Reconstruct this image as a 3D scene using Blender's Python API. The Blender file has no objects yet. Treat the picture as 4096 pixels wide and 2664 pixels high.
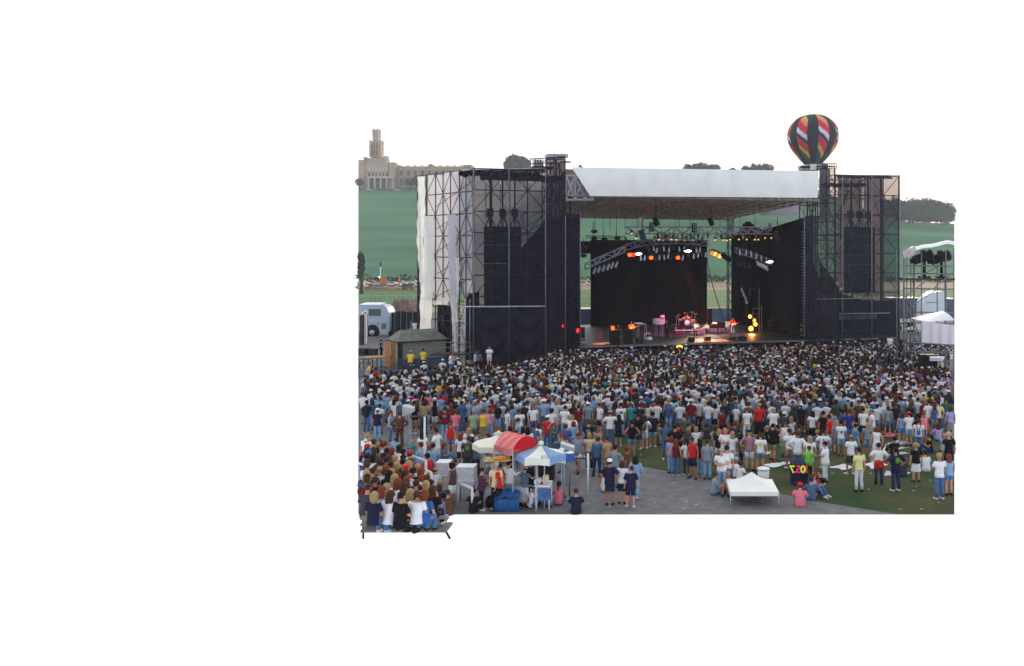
import bpy, bmesh, math, random
import numpy as np
from mathutils import Vector, Matrix, Quaternion, noise
random.seed(7)
R = math.radians
SC = bpy.context.scene
COL = SC.collection
# ------------------------------------------------------------------ camera
F = 3319.0            # focal length in photo pixels (4096 wide)
PX0, PY0, EYE = 2625.0, 1039.0, 9.4
cam_d = bpy.data.cameras.new('camera'); cam = bpy.data.objects.new('camera', cam_d); COL.objects.link(cam)
cam.location = (0, 0, EYE); cam.rotation_euler = (R(90), 0, 0)
cam_d.sensor_width = 36.0; cam_d.lens = F/4096*36
cam_d.shift_x = -(PX0-2048)/4096; cam_d.shift_y = (PY0-1332)/4096
cam_d.clip_start = 0.5; cam_d.clip_end = 5000
SC.camera = cam
# ------------------------------------------------------------------ sky and sun
SUN_EL, SUN_AZ = R(13), R(12)
w = bpy.data.worlds.new('World'); SC.world = w; w.use_nodes = True
nt = w.node_tree; nt.nodes.clear()
N = nt.nodes.new; Lk = nt.links.new
out = N('ShaderNodeOutputWorld'); bgn = N('ShaderNodeBackground'); bgn.inputs[1].default_value = 0.1
sky = N('ShaderNodeTexSky'); sky.sky_type = 'NISHITA'; sky.sun_disc = False
sky.sun_elevation = SUN_EL; sky.sun_rotation = SUN_AZ; sky.air_density = 1.5; sky.dust_density = 3.0
tc = N('ShaderNodeTexCoord'); sep = N('ShaderNodeSeparateXYZ'); Lk(tc.outputs['Generated'], sep.inputs[0])
mr = N('ShaderNodeMapRange'); mr.inputs[1].default_value = -0.35; mr.inputs[2].default_value = 0.62
mr.interpolation_type = 'SMOOTHSTEP'
Lk(sep.outputs['Y'], mr.inputs[0])
veil = N('ShaderNodeMix'); veil.data_type = 'RGBA'      # bright hazy evening sky ahead, bluer and dimmer behind
veil.inputs[6].default_value = (5.8, 6.2, 6.8, 1); veil.inputs[7].default_value = (9.6, 9.6, 9.6, 1)
Lk(mr.outputs[0], veil.inputs[0])
# warm dusk tint just over the horizon around the sun
vm = N('ShaderNodeVectorMath'); vm.operation = 'DOT_PRODUCT'
vm.inputs[1].default_value = (0.0, 1.0, 0.03)
vn = N('ShaderNodeVectorMath'); vn.operation = 'NORMALIZE'; Lk(tc.outputs['Generated'], vn.inputs[0]); Lk(vn.outputs[0], vm.inputs[0])
mr2 = N('ShaderNodeMapRange'); mr2.inputs[1].default_value = 0.935; mr2.inputs[2].default_value = 0.965; mr2.interpolation_type = 'SMOOTHSTEP'
Lk(vm.outputs['Value'], mr2.inputs[0])
mz = N('ShaderNodeMapRange'); mz.inputs[1].default_value = 0.20; mz.inputs[2].default_value = 0.06; Lk(sep.outputs['Z'], mz.inputs[0])
mm = N('ShaderNodeMath'); mm.operation = 'MULTIPLY'; Lk(mr2.outputs[0], mm.inputs[0]); Lk(mz.outputs[0], mm.inputs[1])
warm = N('ShaderNodeMix'); warm.data_type = 'RGBA'; warm.blend_type = 'MULTIPLY'; warm.inputs[7].default_value = (0.95, 0.75, 0.67, 1)
Lk(mm.outputs[0], warm.inputs[0]); Lk(veil.outputs[2], warm.inputs[6])
ad = N('ShaderNodeMix'); ad.data_type = 'RGBA'; ad.blend_type = 'ADD'; ad.inputs[0].default_value = 0.05
Lk(warm.outputs[2], ad.inputs[6]); Lk(sky.outputs[0], ad.inputs[7])
Lk(ad.outputs[2], bgn.inputs[0]); Lk(bgn.outputs[0], out.inputs[0])
sd = bpy.data.lights.new('sun', 'SUN'); sun = bpy.data.objects.new('sun', sd); COL.objects.link(sun)
sd.energy = 2.2; sd.angle = R(10); sd.color = (1.0, 0.80, 0.58)
sun.rotation_euler = Vector((math.sin(SUN_AZ)*math.cos(SUN_EL), math.cos(SUN_AZ)*math.cos(SUN_EL), math.sin(SUN_EL))).to_track_quat('Z', 'Y').to_euler()
vs = SC.view_settings; vs.view_transform = 'Standard'; vs.look = 'None'; vs.gamma = 1; vs.exposure = .5; vs.use_curve_mapping = False
SC.cycles.transparent_max_bounces = 14; SC.cycles.max_bounces = 6; SC.cycles.volume_bounces = 0
SC.cycles.use_denoising = True
# ------------------------------------------------------------------ helpers
def lin(c):
    return tuple(((v/255)/12.92 if v/255 <= .04045 else (((v/255)+.055)/1.055)**2.4) for v in c)
_M = {}
def mat(name, rgb, rough=.8, var=.12, scale=8.0, metal=0.0, spec=.12, emit=None, es=0.0, stretch=None, rgb2=None, bump=0.0, alpha=1.0):
    """procedural principled material; rgb is 0-255 sRGB of the real base colour, var = noise variation"""
    if name in _M: return _M[name]
    m = bpy.data.materials.new(name); m.use_nodes = True; n = m.node_tree
    b = n.nodes['Principled BSDF']; o = n.nodes['Material Output']
    b.inputs['Roughness'].default_value = rough; b.inputs['Metallic'].default_value = metal
    b.inputs['Specular IOR Level'].default_value = spec
    c = lin(rgb)
    t = n.nodes.new('ShaderNodeTexCoord'); no = n.nodes.new('ShaderNodeTexNoise'); no.inputs['Scale'].default_value = scale; no.inputs['Detail'].default_value = 5
    src = t.outputs['Object']
    if stretch:
        mp = n.nodes.new('ShaderNodeMapping'); mp.inputs['Scale'].default_value = stretch; n.links.new(src, mp.inputs[0]); src = mp.outputs[0]
    n.links.new(src, no.inputs['Vector'])
    mx = n.nodes.new('ShaderNodeMix'); mx.data_type = 'RGBA'
    c2 = lin(rgb2) if rgb2 else tuple(min(1, v*(1+var)) for v in c)
    c1 = c if rgb2 else tuple(v*(1-var) for v in c)
    mx.inputs[6].default_value = (*c1, 1); mx.inputs[7].default_value = (*c2, 1)
    ra = n.nodes.new('ShaderNodeMapRange'); ra.inputs[1].default_value = .35; ra.inputs[2].default_value = .65
    n.links.new(no.outputs['Fac'], ra.inputs[0]); n.links.new(ra.outputs[0], mx.inputs[0]); n.links.new(mx.outputs[2], b.inputs['Base Color'])
    if bump:
        bp = n.nodes.new('ShaderNodeBump'); bp.inputs['Strength'].default_value = bump; n.links.new(no.outputs['Fac'], bp.inputs['Height']); n.links.new(bp.outputs[0], b.inputs['Normal'])
    if emit:
        b.inputs['Emission Color'].default_value = (*lin(emit), 1); b.inputs['Emission Strength'].default_value = es
    if alpha < 1: b.inputs['Alpha'].default_value = alpha
    m.diffuse_color = (*c, 1)
    _M[name] = m; return m
class MB:
    def __init__(s): s.v = []; s.f = []; s.m = []; s.sm = []
    def add(s, vs_, fs, mi=0, smooth=False):
        k = len(s.v); s.v += [tuple(p) for p in vs_]
        for f in fs: s.f.append(tuple(i+k for i in f)); s.m.append(mi); s.sm.append(smooth)
    def box(s, c, d, rz=0, mi=0, M=None):
        x, y, z = d[0]/2, d[1]/2, d[2]/2; q = []
        cr, sr = math.cos(rz), math.sin(rz)
        for sx, sy, sz in ((-1,-1,-1),(1,-1,-1),(1,1,-1),(-1,1,-1),(-1,-1,1),(1,-1,1),(1,1,1),(-1,1,1)):
            p = Vector((sx*x, sy*y, sz*z))
            if M is not None: p = M @ p
            q.append((c[0]+p.x*cr-p.y*sr, c[1]+p.x*sr+p.y*cr, c[2]+p.z))
        s.add(q, [(0,3,2,1),(4,5,6,7),(0,1,5,4),(1,2,6,5),(2,3,7,6),(3,0,4,7)], mi)
    def bar(s, a, b, r=.03, n=4, mi=0, r2=None):
        a = Vector(a); b = Vector(b); d = (b-a)
        if d.length < 1e-6: return
        d.normalize(); r2 = r if r2 is None else r2
        u = d.orthogonal().normalized(); v = d.cross(u)
        q = []
        for p, rr in ((a, r), (b, r2)):
            for i in range(n):
                t = 2*math.pi*i/n+.785; q.append(p+(u*math.cos(t)+v*math.sin(t))*rr)
        fs = [(i, (i+1) % n, n+(i+1) % n, n+i) for i in range(n)]+[tuple(range(n))[::-1], tuple(range(n, 2*n))]
        s.add(q, fs, mi, n > 5)
    def path(s, pts, r=.03, n=5, mi=0):
        for a, b in zip(pts, pts[1:]): s.bar(a, b, r, n, mi)
    def lathe(s, c, prof, n=12, mi=0, smooth=True, M=None, cap=True):
        q = []
        for r, z in prof:
            for i in range(n):
                t = 2*math.pi*i/n; p = Vector((r*math.cos(t), r*math.sin(t), z))
                if M is not None: p = M @ p
                q.append((c[0]+p.x, c[1]+p.y, c[2]+p.z))
        fs = []
        for j in range(len(prof)-1):
            for i in range(n): fs.append((j*n+i, j*n+(i+1) % n, (j+1)*n+(i+1) % n, (j+1)*n+i))
        s.add(q, fs, mi, smooth)
        if cap:
            k = len(s.v)-len(q); s.f.append(tuple(k+i for i in range(n))[::-1]); s.m.append(mi); s.sm.append(False)
            s.f.append(tuple(k+(len(prof)-1)*n+i for i in range(n))); s.m.append(mi); s.sm.append(False)
    def poly(s, pts, mi=0, thick=None):
        n = len(pts)
        if thick is None: s.add(pts, [tuple(range(n))], mi); return
        t = Vector(thick); q = [Vector(p) for p in pts]; q2 = [p+t for p in q]
        s.add(q+q2, [tuple(range(n))[::-1], tuple(range(n, 2*n))]+[(i, (i+1) % n, n+(i+1) % n, n+i) for i in range(n)], mi)
    def sheet(s, fn, nu, nv, mi=0, smooth=True):
        q = [fn(i/nu, j/nv) for j in range(nv+1) for i in range(nu+1)]
        s.add(q, [(j*(nu+1)+i, j*(nu+1)+i+1, (j+1)*(nu+1)+i+1, (j+1)*(nu+1)+i) for j in range(nv) for i in range(nu)], mi, smooth)
    def ell(s, c, r, mi=0, n=10, m=7, M=None):
        prof = [(math.sin(math.pi*j/m) if 0 < j < m else .02, -math.cos(math.pi*j/m)) for j in range(m+1)]
        S_ = Matrix.Diagonal((r[0], r[1], r[2])); s.lathe(c, prof, n, mi, True, (M @ S_) if M is not None else S_)
    def mesh(s, name, mats):
        me = bpy.data.meshes.new(name); me.from_pydata(s.v, [], s.f)
        for m_ in (mats if isinstance(mats, (list, tuple)) else [mats]): me.materials.append(m_)
        me.polygons.foreach_set('material_index', s.m); me.polygons.foreach_set('use_smooth', s.sm); me.update()
        return me
    def build(s, name, mats, parent=None, **kw):
        o = bpy.data.objects.new(name, s.mesh(name, mats)); COL.objects.link(o)
        if parent is not None: o.parent = parent; o.matrix_parent_inverse = parent_inv(parent)
        for k, v in kw.items(): o[k] = v
        return o
def parent_inv(p):
    M = Matrix.Identity(4); q = p; chain = []
    while q is not None: chain.append(q); q = q.parent
    for q in reversed(chain): M = M @ (q.matrix_parent_inverse @ Matrix.LocRotScale(q.location, q.rotation_euler, q.scale))
    return M.inverted()
def empty(name, loc, label, cat, group=None):
    o = bpy.data.objects.new(name, None); COL.objects.link(o); o.location = loc; o.empty_display_size = .2
    o['label'] = label; o['category'] = cat
    if group: o['group'] = group
    return o
def tag(o, label=None, cat=None, group=None, kind=None):
    for k, v in (('label', label), ('category', cat), ('group', group), ('kind', kind)):
        if v: o[k] = v
    return o
def X(px, Y): return (px-PX0)/F*Y
def Z(py, Y): return EYE-(py-PY0)/F*Y
def P(px, py, Y): return Vector((X(px, Y), Y, Z(py, Y)))
def G(px, py, z=0.0):
    Y = F*(EYE-z)/(py-PY0); return Vector((X(px, Y), Y, z))
# stage frame: t along the front edge to the right, d into the stage
TH = R(15.7); U = Vector((math.cos(TH), math.sin(TH), 0)); W = Vector((-math.sin(TH), math.cos(TH), 0)); S0 = Vector((-15.4, 70.7, 0))
def S(t, d=0, z=0): return S0+U*t+W*d+Vector((0, 0, z))
def T(px, d=0):
    a = (px-PX0)/F; o = S0+W*d
    return (a*o.y-o.x)/(U.x-a*U.y)
def SP(px, py, d=0):       # point of the vertical plane d metres behind the stage front
    t = T(px, d); p = S(t, d); return Vector((p.x, p.y, Z(py, p.y)))
# ------------------------------------------------------------------ materials
M_steel = mat('galvanised_tube', (120,124,132), .5, .2, 3, metal=.4)
M_dksteel = mat('dull_dark_tube', (62,56,62), .6, .2, 3, metal=.3)
M_alu = mat('bright_aluminium', (185,192,205), .4, .1, 5, metal=.3)
M_black = mat('black_paint', (22,21,24), .6, .2, 6)
M_cloth_k = mat('black_cloth', (17,10,21), .95, .2, 1.2)
M_white = mat('white_paint', (222,224,228), .5, .04, 3)
M_tarp = mat('white_tarpaulin', (226,230,238), .6, .05, 1.5, bump=.15)
M_tarp2 = mat('grey_white_tarpaulin', (176,176,188), .7, .08, 1.2, bump=.15)
M_wood = mat('plywood', (150,110,75), .7, .2, 4)
M_brick = mat('tan_brick', (164,144,126), .9, .1, .4)
M_brick2 = mat('pale_limestone', (196,176,166), .9, .08, .5)
M_glassd = mat('dark_window_glass', (58,60,70), .15, .1, 2, spec=.6)
M_skin = mat('skin_light', (205,150,125), .6, .06, 9)
M_skin2 = mat('skin_tan', (172,118,94), .6, .06, 9)
M_skin3 = mat('skin_brown', (112,74,58), .6, .06, 9)
M_rubber = mat('rubber', (25,25,27), .8, .1, 5)
M_asph = mat('asphalt', (112,111,113), .95, .16, 2.2, bump=.3)
def cloth_thin(name, rgb, tr=.5):
    m = mat(name, rgb, .85, .07, .8, bump=.1); n = m.node_tree; o = n.nodes['Material Output']; b = n.nodes['Principled BSDF']; t = n.nodes.new('ShaderNodeBsdfTranslucent'); t.inputs[0].default_value = (*lin(rgb),1); mx = n.nodes.new('ShaderNodeMixShader'); mx.inputs[0].default_value = tr
    n.links.new(b.outputs[0], mx.inputs[1]); n.links.new(t.outputs[0], mx.inputs[2]); n.links.new(mx.outputs[0], o.inputs[0]); return m
def scrim_mat(name, rgb, op):
    m = bpy.data.materials.new(name); m.use_nodes = True; n = m.node_tree; n.nodes.clear()
    o = n.nodes.new('ShaderNodeOutputMaterial'); mx = n.nodes.new('ShaderNodeMixShader'); tr = n.nodes.new('ShaderNodeBsdfTransparent'); d = n.nodes.new('ShaderNodeBsdfDiffuse')
    d.inputs[0].default_value = (*lin(rgb), 1)
    t = n.nodes.new('ShaderNodeTexCoord'); no = n.nodes.new('ShaderNodeTexNoise'); no.inputs['Scale'].default_value = .35; no.inputs['Detail'].default_value = 3
    n.links.new(t.outputs['Object'], no.inputs['Vector'])
    ra = n.nodes.new('ShaderNodeMapRange'); ra.inputs[1].default_value = .3; ra.inputs[2].default_value = .7; ra.inputs[3].default_value = op-.06; ra.inputs[4].default_value = min(1, op+.06)
    n.links.new(no.outputs['Fac'], ra.inputs[0]); n.links.new(ra.outputs[0], mx.inputs[0]); n.links.new(tr.outputs[0], mx.inputs[1]); n.links.new(d.outputs[0], mx.inputs[2]); n.links.new(mx.outputs[0], o.inputs[0])
    return m
M_scrim = scrim_mat('dark_mesh_netting', (36,34,46), .64)
M_scrimd = scrim_mat('doubled_dark_netting', (34,27,42), .93)
M_scrimr = scrim_mat('dark_blue_mesh_netting', (46,48,58), .70)
M_chain = scrim_mat('chain_link_mesh', (120,150,150), .16)
# ------------------------------------------------------------------ ground
M_grass = mat('meadow_grass', (54,92,42), .95, .2, .05, rgb2=(72,106,54), stretch=(.3,1,1))
M_lawn = mat('trodden_lawn', (44,68,36), .95, .2, .45, rgb2=(82,78,54), bump=.2)
YN = 30.6; EL, ER = (1433-PX0)/F, (3818-PX0)/F
def quadgrid(name, y0, y1, z, m, x0=None, x1=None, kind='structure', nu=1, nv=1):
    b = MB()
    def fn(u, v):
        y = y0+(y1-y0)*v; a = EL*y if x0 is None else x0; c = ER*y if x1 is None else x1
        return (a+(c-a)*u, y, z)
    b.sheet(fn, nu, nv, smooth=False); return tag(b.build(name, m), kind=kind)
quadgrid('ground', YN, 435, 0, M_grass)
quadgrid('lawn', YN, 62, .004, M_lawn)
quadgrid('backstage_yard', 62, 150, .004, mat('worn_tarmac', (92,94,100), .95, .15, .3))
b = MB(); b.poly([(EL*YN,YN,.008),(8.9,YN,.008),(6.5,32.1,.008),(3.1,34.8,.008),(-.75,37.8,.008),(-2.4,41.5,.008),(-5,52,.008),(-9,61.9,.008),(EL*61.9,61.9,.008)])
tag(b.build('path', M_asph), kind='structure')
quadgrid('parking_lot', 258, 345, .01, mat('dusty_lot', (146,124,104), .95, .2, .06, rgb2=(112,110,92), stretch=(.25,1,1)))
quadgrid('dirt_track', 150, 163, .01, mat('bare_earth', (150,124,108), .95, .2, .2))
# hill
crest = [(1400,748),(1700,748),(2100,733),(2600,705),(2900,700),(3100,712),(3300,770),(3530,868),(3640,888),(3840,896)]
def crest_y(px):
    for (a, ya), (c, yc) in zip(crest, crest[1:]):
        if px <= c: return ya+(yc-ya)*max(0, (px-a))/(c-a)
    return crest[-1][1]
def hill_z(px, Y):
    zc = Z(crest_y(px), 650); k = (Y-420)/230
    if Y <= 650: return zc*(k**1.12)+.0
    return zc*max(-.02, 1-((Y-650)/95)**1.6)
b = MB()
def fh(u, v):
    px = 1433+(3818-1433)*u; Y = 420+330*v; z = hill_z(px, Y)+(.8*math.sin(Y*.11+px*.002)+.5*math.sin(px*.013+Y*.05))*min(1, v*4)*(1 if Y < 640 else 0)
    return (X(px, Y), Y, z+.05)
b.sheet(fh, 60, 66)
M_hill = mat('mown_hill_grass', (52,98,70), .95, .2, .035, rgb2=(76,122,86), stretch=(.12,1,.8))
tag(b.build('hill', M_hill), kind='structure')
# ------------------------------------------------------------------ trees
M_bark = mat('bark', (70,56,46), .9, .2, 3)
def leaf_mat(name, a, c): return mat(name, a, .8, .2, .5, rgb2=c)
M_leaf = leaf_mat('dark_foliage', (40,58,34), (62,80,44)); M_leaf2 = leaf_mat('hazy_foliage', (28,46,34), (44,66,46))
def crown_mb(rx, rz, n, sz, lobes=7, seed=1, flat=.8):
    rnd = random.Random(seed); b = MB()
    L = []
    for _ in range(lobes):
        q = Vector((rnd.gauss(0,1), rnd.gauss(0,1), rnd.gauss(0,1))).normalized()*rnd.uniform(.25,.68); L.append((Vector((q.x*rx, q.y*rx*.8, q.z*rz)), rnd.uniform(.26,.44)))
    for i in range(n):
        c, k = rnd.choice(L) if rnd.random() > .4 else (Vector((0,0,0)), .8); d = Vector((rnd.gauss(0,1), rnd.gauss(0,1), rnd.gauss(0,1))).normalized()*(rnd.random()**.35)
        p = c+Vector((d.x*rx*k, d.y*rx*k, d.z*rz*k*flat)); q = Quaternion((rnd.gauss(0,1),rnd.gauss(0,1),rnd.gauss(0,1),rnd.gauss(0,1))).normalized()
        s = sz*rnd.uniform(.6,1.4); b.add([p+q@Vector((-s,0,0)), p+q@Vector((0,-s*.7,0)), p+q@Vector((s,0,0)), p+q@Vector((0,s*.7,0))], [(0,1,2,3)])
    return b
def tree(px, pytop, Y, w, zb, label, m=M_leaf, seed=1, n=1500, group=None, lobes=7):
    x = X(px, Y); zt = Z(pytop, Y); h = zt-zb
    o = empty('tree', (x, Y, zb), label, 'tree', group)
    b = MB(); b.bar((x,Y,zb-.3), (x,Y,zb+h*.55), h*.03+.15, 7, r2=h*.012+.08)
    rnd = random.Random(seed)
    for i in range(5):
        a = rnd.uniform(0, 6.28); b.bar((x,Y,zb+h*(.3+.06*i)), (x+math.cos(a)*w*.3, Y+math.sin(a)*w*.3, zb+h*(.55+.07*i)), h*.012+.05, 5, r2=.04)
    b.build('trunk', M_bark, o)
    c = crown_mb(w/2/.95, h*.36/.8, n, h*.035+.12, lobes, seed)
    c.v = [(p[0]+x, p[1]+Y, p[2]+zb+h*.62) for p in c.v]; c.build('crown', m, o)
    return o
def hz(px, Y): return hill_z(px, Y)
tree(2067, 610, 648, 25, hz(2067,648), 'big round dark tree on the skyline above the left speaker tower', M_leaf2, 3, 4200, lobes=16)
tree(2322, 654, 646, 5, hz(2322,646), 'small tree top peeping over the left end of the roof', M_leaf2, 4, 500)
for i,(px,py,wd,lb) in enumerate([(2752,652,7,'small skyline tree at the left end of the row over the roof'),(2790,648,8,'second skyline tree from the left over the white roof'),(2822,650,9,'rounded skyline tree in the middle of the left clump over the roof'),(2856,652,9,'wide skyline tree ending the left clump over the roof'),(2930,668,5,'low lone shrub-like tree between the two clumps over the roof'),
    (2986,660,7,'dark skyline tree starting the right clump over the roof'),(3020,652,7,'narrow skyline tree in the right clump over the roof'),(3062,646,11,'spreading open-branched tree at the right end over the roof')]):
    tree(px, py, 649-i*.6, wd*1.5, hz(px,648)-1, lb, M_leaf2, 10+i, 1300, lobes=11, group= 'skyline trees over the roof')
tree(1437, 708, 640, 8, hz(1437,640), 'dark bush tree at the left end before the academy building', M_leaf, 31, 700)
tree(1640, 706, 640, 12, hz(1640,640), 'broad dark green tree before the long academy wing', M_leaf, 32, 900)
tree(1666, 696, 641, 6, hz(1666,641), 'slim tall conifer-like tree by the scaffold edge on the hill', M_leaf, 33, 600)
tree(1446, 992, 230, 1.9, 0, 'feathery bare-sided pine at the left edge above the car park', M_leaf, 34, 500)
# far-off wood on the right, one mass
b = MB(); rnd = random.Random(5)
for i in range(84):
    px = 3470+355*((i*37) % 84)/84+rnd.uniform(-6,6)
    if px > 3796: continue
    Y = 652-rnd.random()*14; top = 798+rnd.uniform(-14,16)+(10 if px > 3770 else 0); zb = hz(px, Y); zt = Z(top, Y); h = zt-zb
    if h < 3: continue
    c = crown_mb(h*.42, h*.55, 560, .8, 6, 100+i, 1.0); x = X(px, Y)
    b.add([(p[0]+x, p[1]+Y, p[2]+zb+h*.5) for p in c.v], c.f)
tag(b.build('woods', M_leaf2), 'dark wood along the hilltop at the right', 'woods', kind='stuff')
b = MB(); 
for i in range(70):
    px = 1462+(3782-1462)*i/69; Y = 352+rnd.uniform(-5,5); h = rnd.uniform(2,4.2); c = crown_mb(6, h*.6, 60, .55, 5, 300+i); x = X(px, Y)
    b.add([(p[0]+x, p[1]+Y, p[2]+h*.4) for p in c.v], c.f)
tag(b.build('hedgerow', M_leaf), 'dark hedge strip at the foot of the hill behind the parked cars', 'hedge', kind='stuff')
# ------------------------------------------------------------------ academy building on the hill
YB = 655.0; SB = F/YB
def bz(py): return Z(py, YB)
acad = empty('academy_building', (X(1500,YB), YB, bz(752)), 'tan stone academy building with stepped central tower on the hilltop', 'building')
def bbox(b, x0, x1, yt, yb, y0, y1, mi=0):
    a, c = X(x0, y0), X(x1, y0); zt, zb = Z(yt, y0), Z(yb, y0)-(.5 if yb > 745 else 0); b.box(((a+c)/2, (y0+y1)/2, (zt+zb)/2), (c-a, y1-y0, zt-zb), mi=mi)
b = MB()
for a in [(1490,1510,540,566),(1477,1522,564,628)]: bbox(b, *a, YB-4, YB+4)
bbox(b,1489,1493,514,541,YB-4,YB+4); bbox(b,1506,1511,514,541,YB-4,YB+4); bbox(b,1493,1506,523,541,YB-3.5,YB+3.5)
bbox(b,1476.5,1482,561,565,YB-4.4,YB+4.4); bbox(b,1517,1522.6,561,565,YB-4.4,YB+4.4)
for k in range(4): bbox(b,1481+k*10,1484+k*10,580,626,YB-5.2,YB-4)
tw = b.build('tower', M_brick, acad)
for k in range(3):
    for (yt,yb_) in ((570,592),(600,622)):
        w_ = MB(); bbox(w_,1486+k*10,1489.5+k*10,yt,yb_,YB-4.25,YB-3.9); w_.build('window', M_glassd, tw)
b = MB()
bbox(b,1467,1533,632,652,YB-8,YB+8); bbox(b,1455,1545,642,652,YB-9,YB+9); bbox(b,1536,1545,623,652,YB-9.2,YB-2); bbox(b,1454,1462,627,652,YB-9.2,YB-2)
bbox(b,1447,1553,652,752,YB-11,YB+10); bbox(b,1556,1580,653,752,YB-12,YB+6); bbox(b,1566,1579,649,654,YB-12.1,YB-6)
bbox(b,1433,1456,642,752,YB-12,YB+6)
for k in range(8): bbox(b,1433+k*3.2,1434.6+k*3.2,639,642.4,YB-11.9,YB-10)
bbox(b,1466,1471,690,752,YB-13,YB-11); bbox(b,1572,1577,712,752,YB-14,YB-12)
cb = b.build('centre_block', M_brick, acad)
b = MB(); bbox(b,1472,1572,706,712,YB-15,YB-11)
for k in range(5): bbox(b,1473+k*24,1476.5+k*24,712,752,YB-14.8,YB-13.6)
b.build('portico', M_brick2, acad)
b = MB()
for k in range(4): bbox(b,1479+k*24,1494+k*24,713,750,YB-11.3,YB-11.03)
b.build('doorway', M_glassd, acad)
for r_, (yt, yb_) in enumerate(((668,682),(690,704))):
    for k in range(7):
        w_ = MB(); bbox(w_,1474+k*14,1480+k*14,yt,yb_,YB-11.3,YB-11.02); w_.build('window', M_glassd if r_ else M_brick2, cb)
b = MB(); bbox(b,1580,1884,666,752,YB-6,YB+8)
for k in range(23): bbox(b,1583+k*13,1588+k*13,663,666.3,YB-5.9,YB-5)
for px in (1628,1656,1684,1758,1786,1814,1842): bbox(b,px,px+5,660,664,YB-6.2,YB-4)
b.poly([P(1708,664,YB-6.1),P(1736,664,YB-6.1),P(1727,656,YB-6.1),P(1719,655,YB-6.1)], 0, (0,4,0))
bbox(b,1852,1884,659,667,YB-7,YB+6)
for k in range(11): bbox(b,1590+k*28,1593+k*28,668,752,YB-6.9,YB-6)
wing = b.build('wing', M_brick, acad)
for k in range(10):
    for (yt, yb_) in ((682,702),(712,740)):
        w_ = MB(); bbox(w_,1600+k*28,1611+k*28,yt,yb_,YB-6.25,YB-6.02); w_.build('window', M_glassd, wing)
def BL(b, name, mats, parent, **kw):     # child built in its parent's own coordinates
    o = bpy.data.objects.new(name, b.mesh(name, mats)); COL.objects.link(o); o.parent = parent
    for k, v in kw.items(): o[k] = v
    return o
def copy_tree(o, parent=None):
    c = o.copy(); COL.objects.link(c)
    if parent is not None: c.parent = parent
    for ch in list(o.children): copy_tree(ch, c)
    return c
# ------------------------------------------------------------------ parked cars
CARC = {'white': (215,215,215), 'silver': (165,168,172), 'cream': (205,190,165), 'maroon': (110,40,45), 'red': (170,45,40), 'blue': (50,70,120), 'black': (30,30,34), 'brown': (120,85,60), 'grey': (110,112,118)}
def make_car(kind):
    e = bpy.data.objects.new('parked_car', None); COL.objects.link(e)
    van = kind == 'van'; L_ = 4.6 if not van else 5.0; H = 1.0 if not van else 1.05
    b = MB(); pr = [(-L_/2,.35),(-L_/2,.8),(-L_/2+.3,.92),(L_/2-.9,.95),(L_/2-.1,.75),(L_/2,.35)]
    b.poly([(x,-.85,z) for x, z in pr], 0, (0,1.7,0)); BL(b, 'body', mat('car_paint_white', CARC['white'], .3, .03, 2, spec=.6), e)
    if van: cp = [(-2.4,.9),(-2.4,1.95),(1.3,1.95),(1.9,.95)]
    else: cp = [(-1.75,.9),(-1.35,1.38),(.45,1.42),(1.25,.92)]
    b = MB(); b.poly([(x,-.72,z) for x, z in cp], 0, (0,1.44,0)); BL(b, 'cabin', mat('car_paint_white', (0,0,0)), e)
    cc = [(x*.9+.02, (z-.95)*.8+1.0) for x, z in cp]
    for yy in (-.74,.72): b = MB(); b.poly([(x,yy,z) for x, z in cc], 0, (0,.02,0)); BL(b, 'side_window', M_glassd, e)
    for sx in (-1.4, 1.4):
        for sy in (-.82, .82):
            b = MB(); b.bar((sx,sy-.1,.33),(sx,sy+.1,.33),.33,12); b.bar((sx,sy-.11,.33),(sx,sy+.11,.33),.16,8,1); BL(b, 'wheel', [M_rubber, M_alu], e)
    return e
protoc, protov = make_car('car'), make_car('van')
def place_car(px, py, kind, colr, label, rz=0.0, yoff=None):
    if kind == 'van': g = protov
    else: g = protoc
    first = not g.get('used'); g['used'] = 1
    o = g if first else copy_tree(g)
    m = mat('car_paint_'+colr, CARC[colr], .3, .03, 2, spec=.6)
    for ch in o.children:
        if ch.name.startswith(('body', 'cabin')):
            ch.data = ch.data if ch.data.users == 1 else ch.data
            ch.material_slots[0].link = 'OBJECT'; ch.material_slots[0].material = m
    o.location = G(px, py) if yoff is None else yoff; o.rotation_euler = (0, 0, rz)
    o['label'] = label; o['category'] = 'van' if kind == 'van' else 'car'; o['group'] = 'vehicles in the far car park'
    if 'used' in o and not first: del o['used']
    return o
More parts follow.
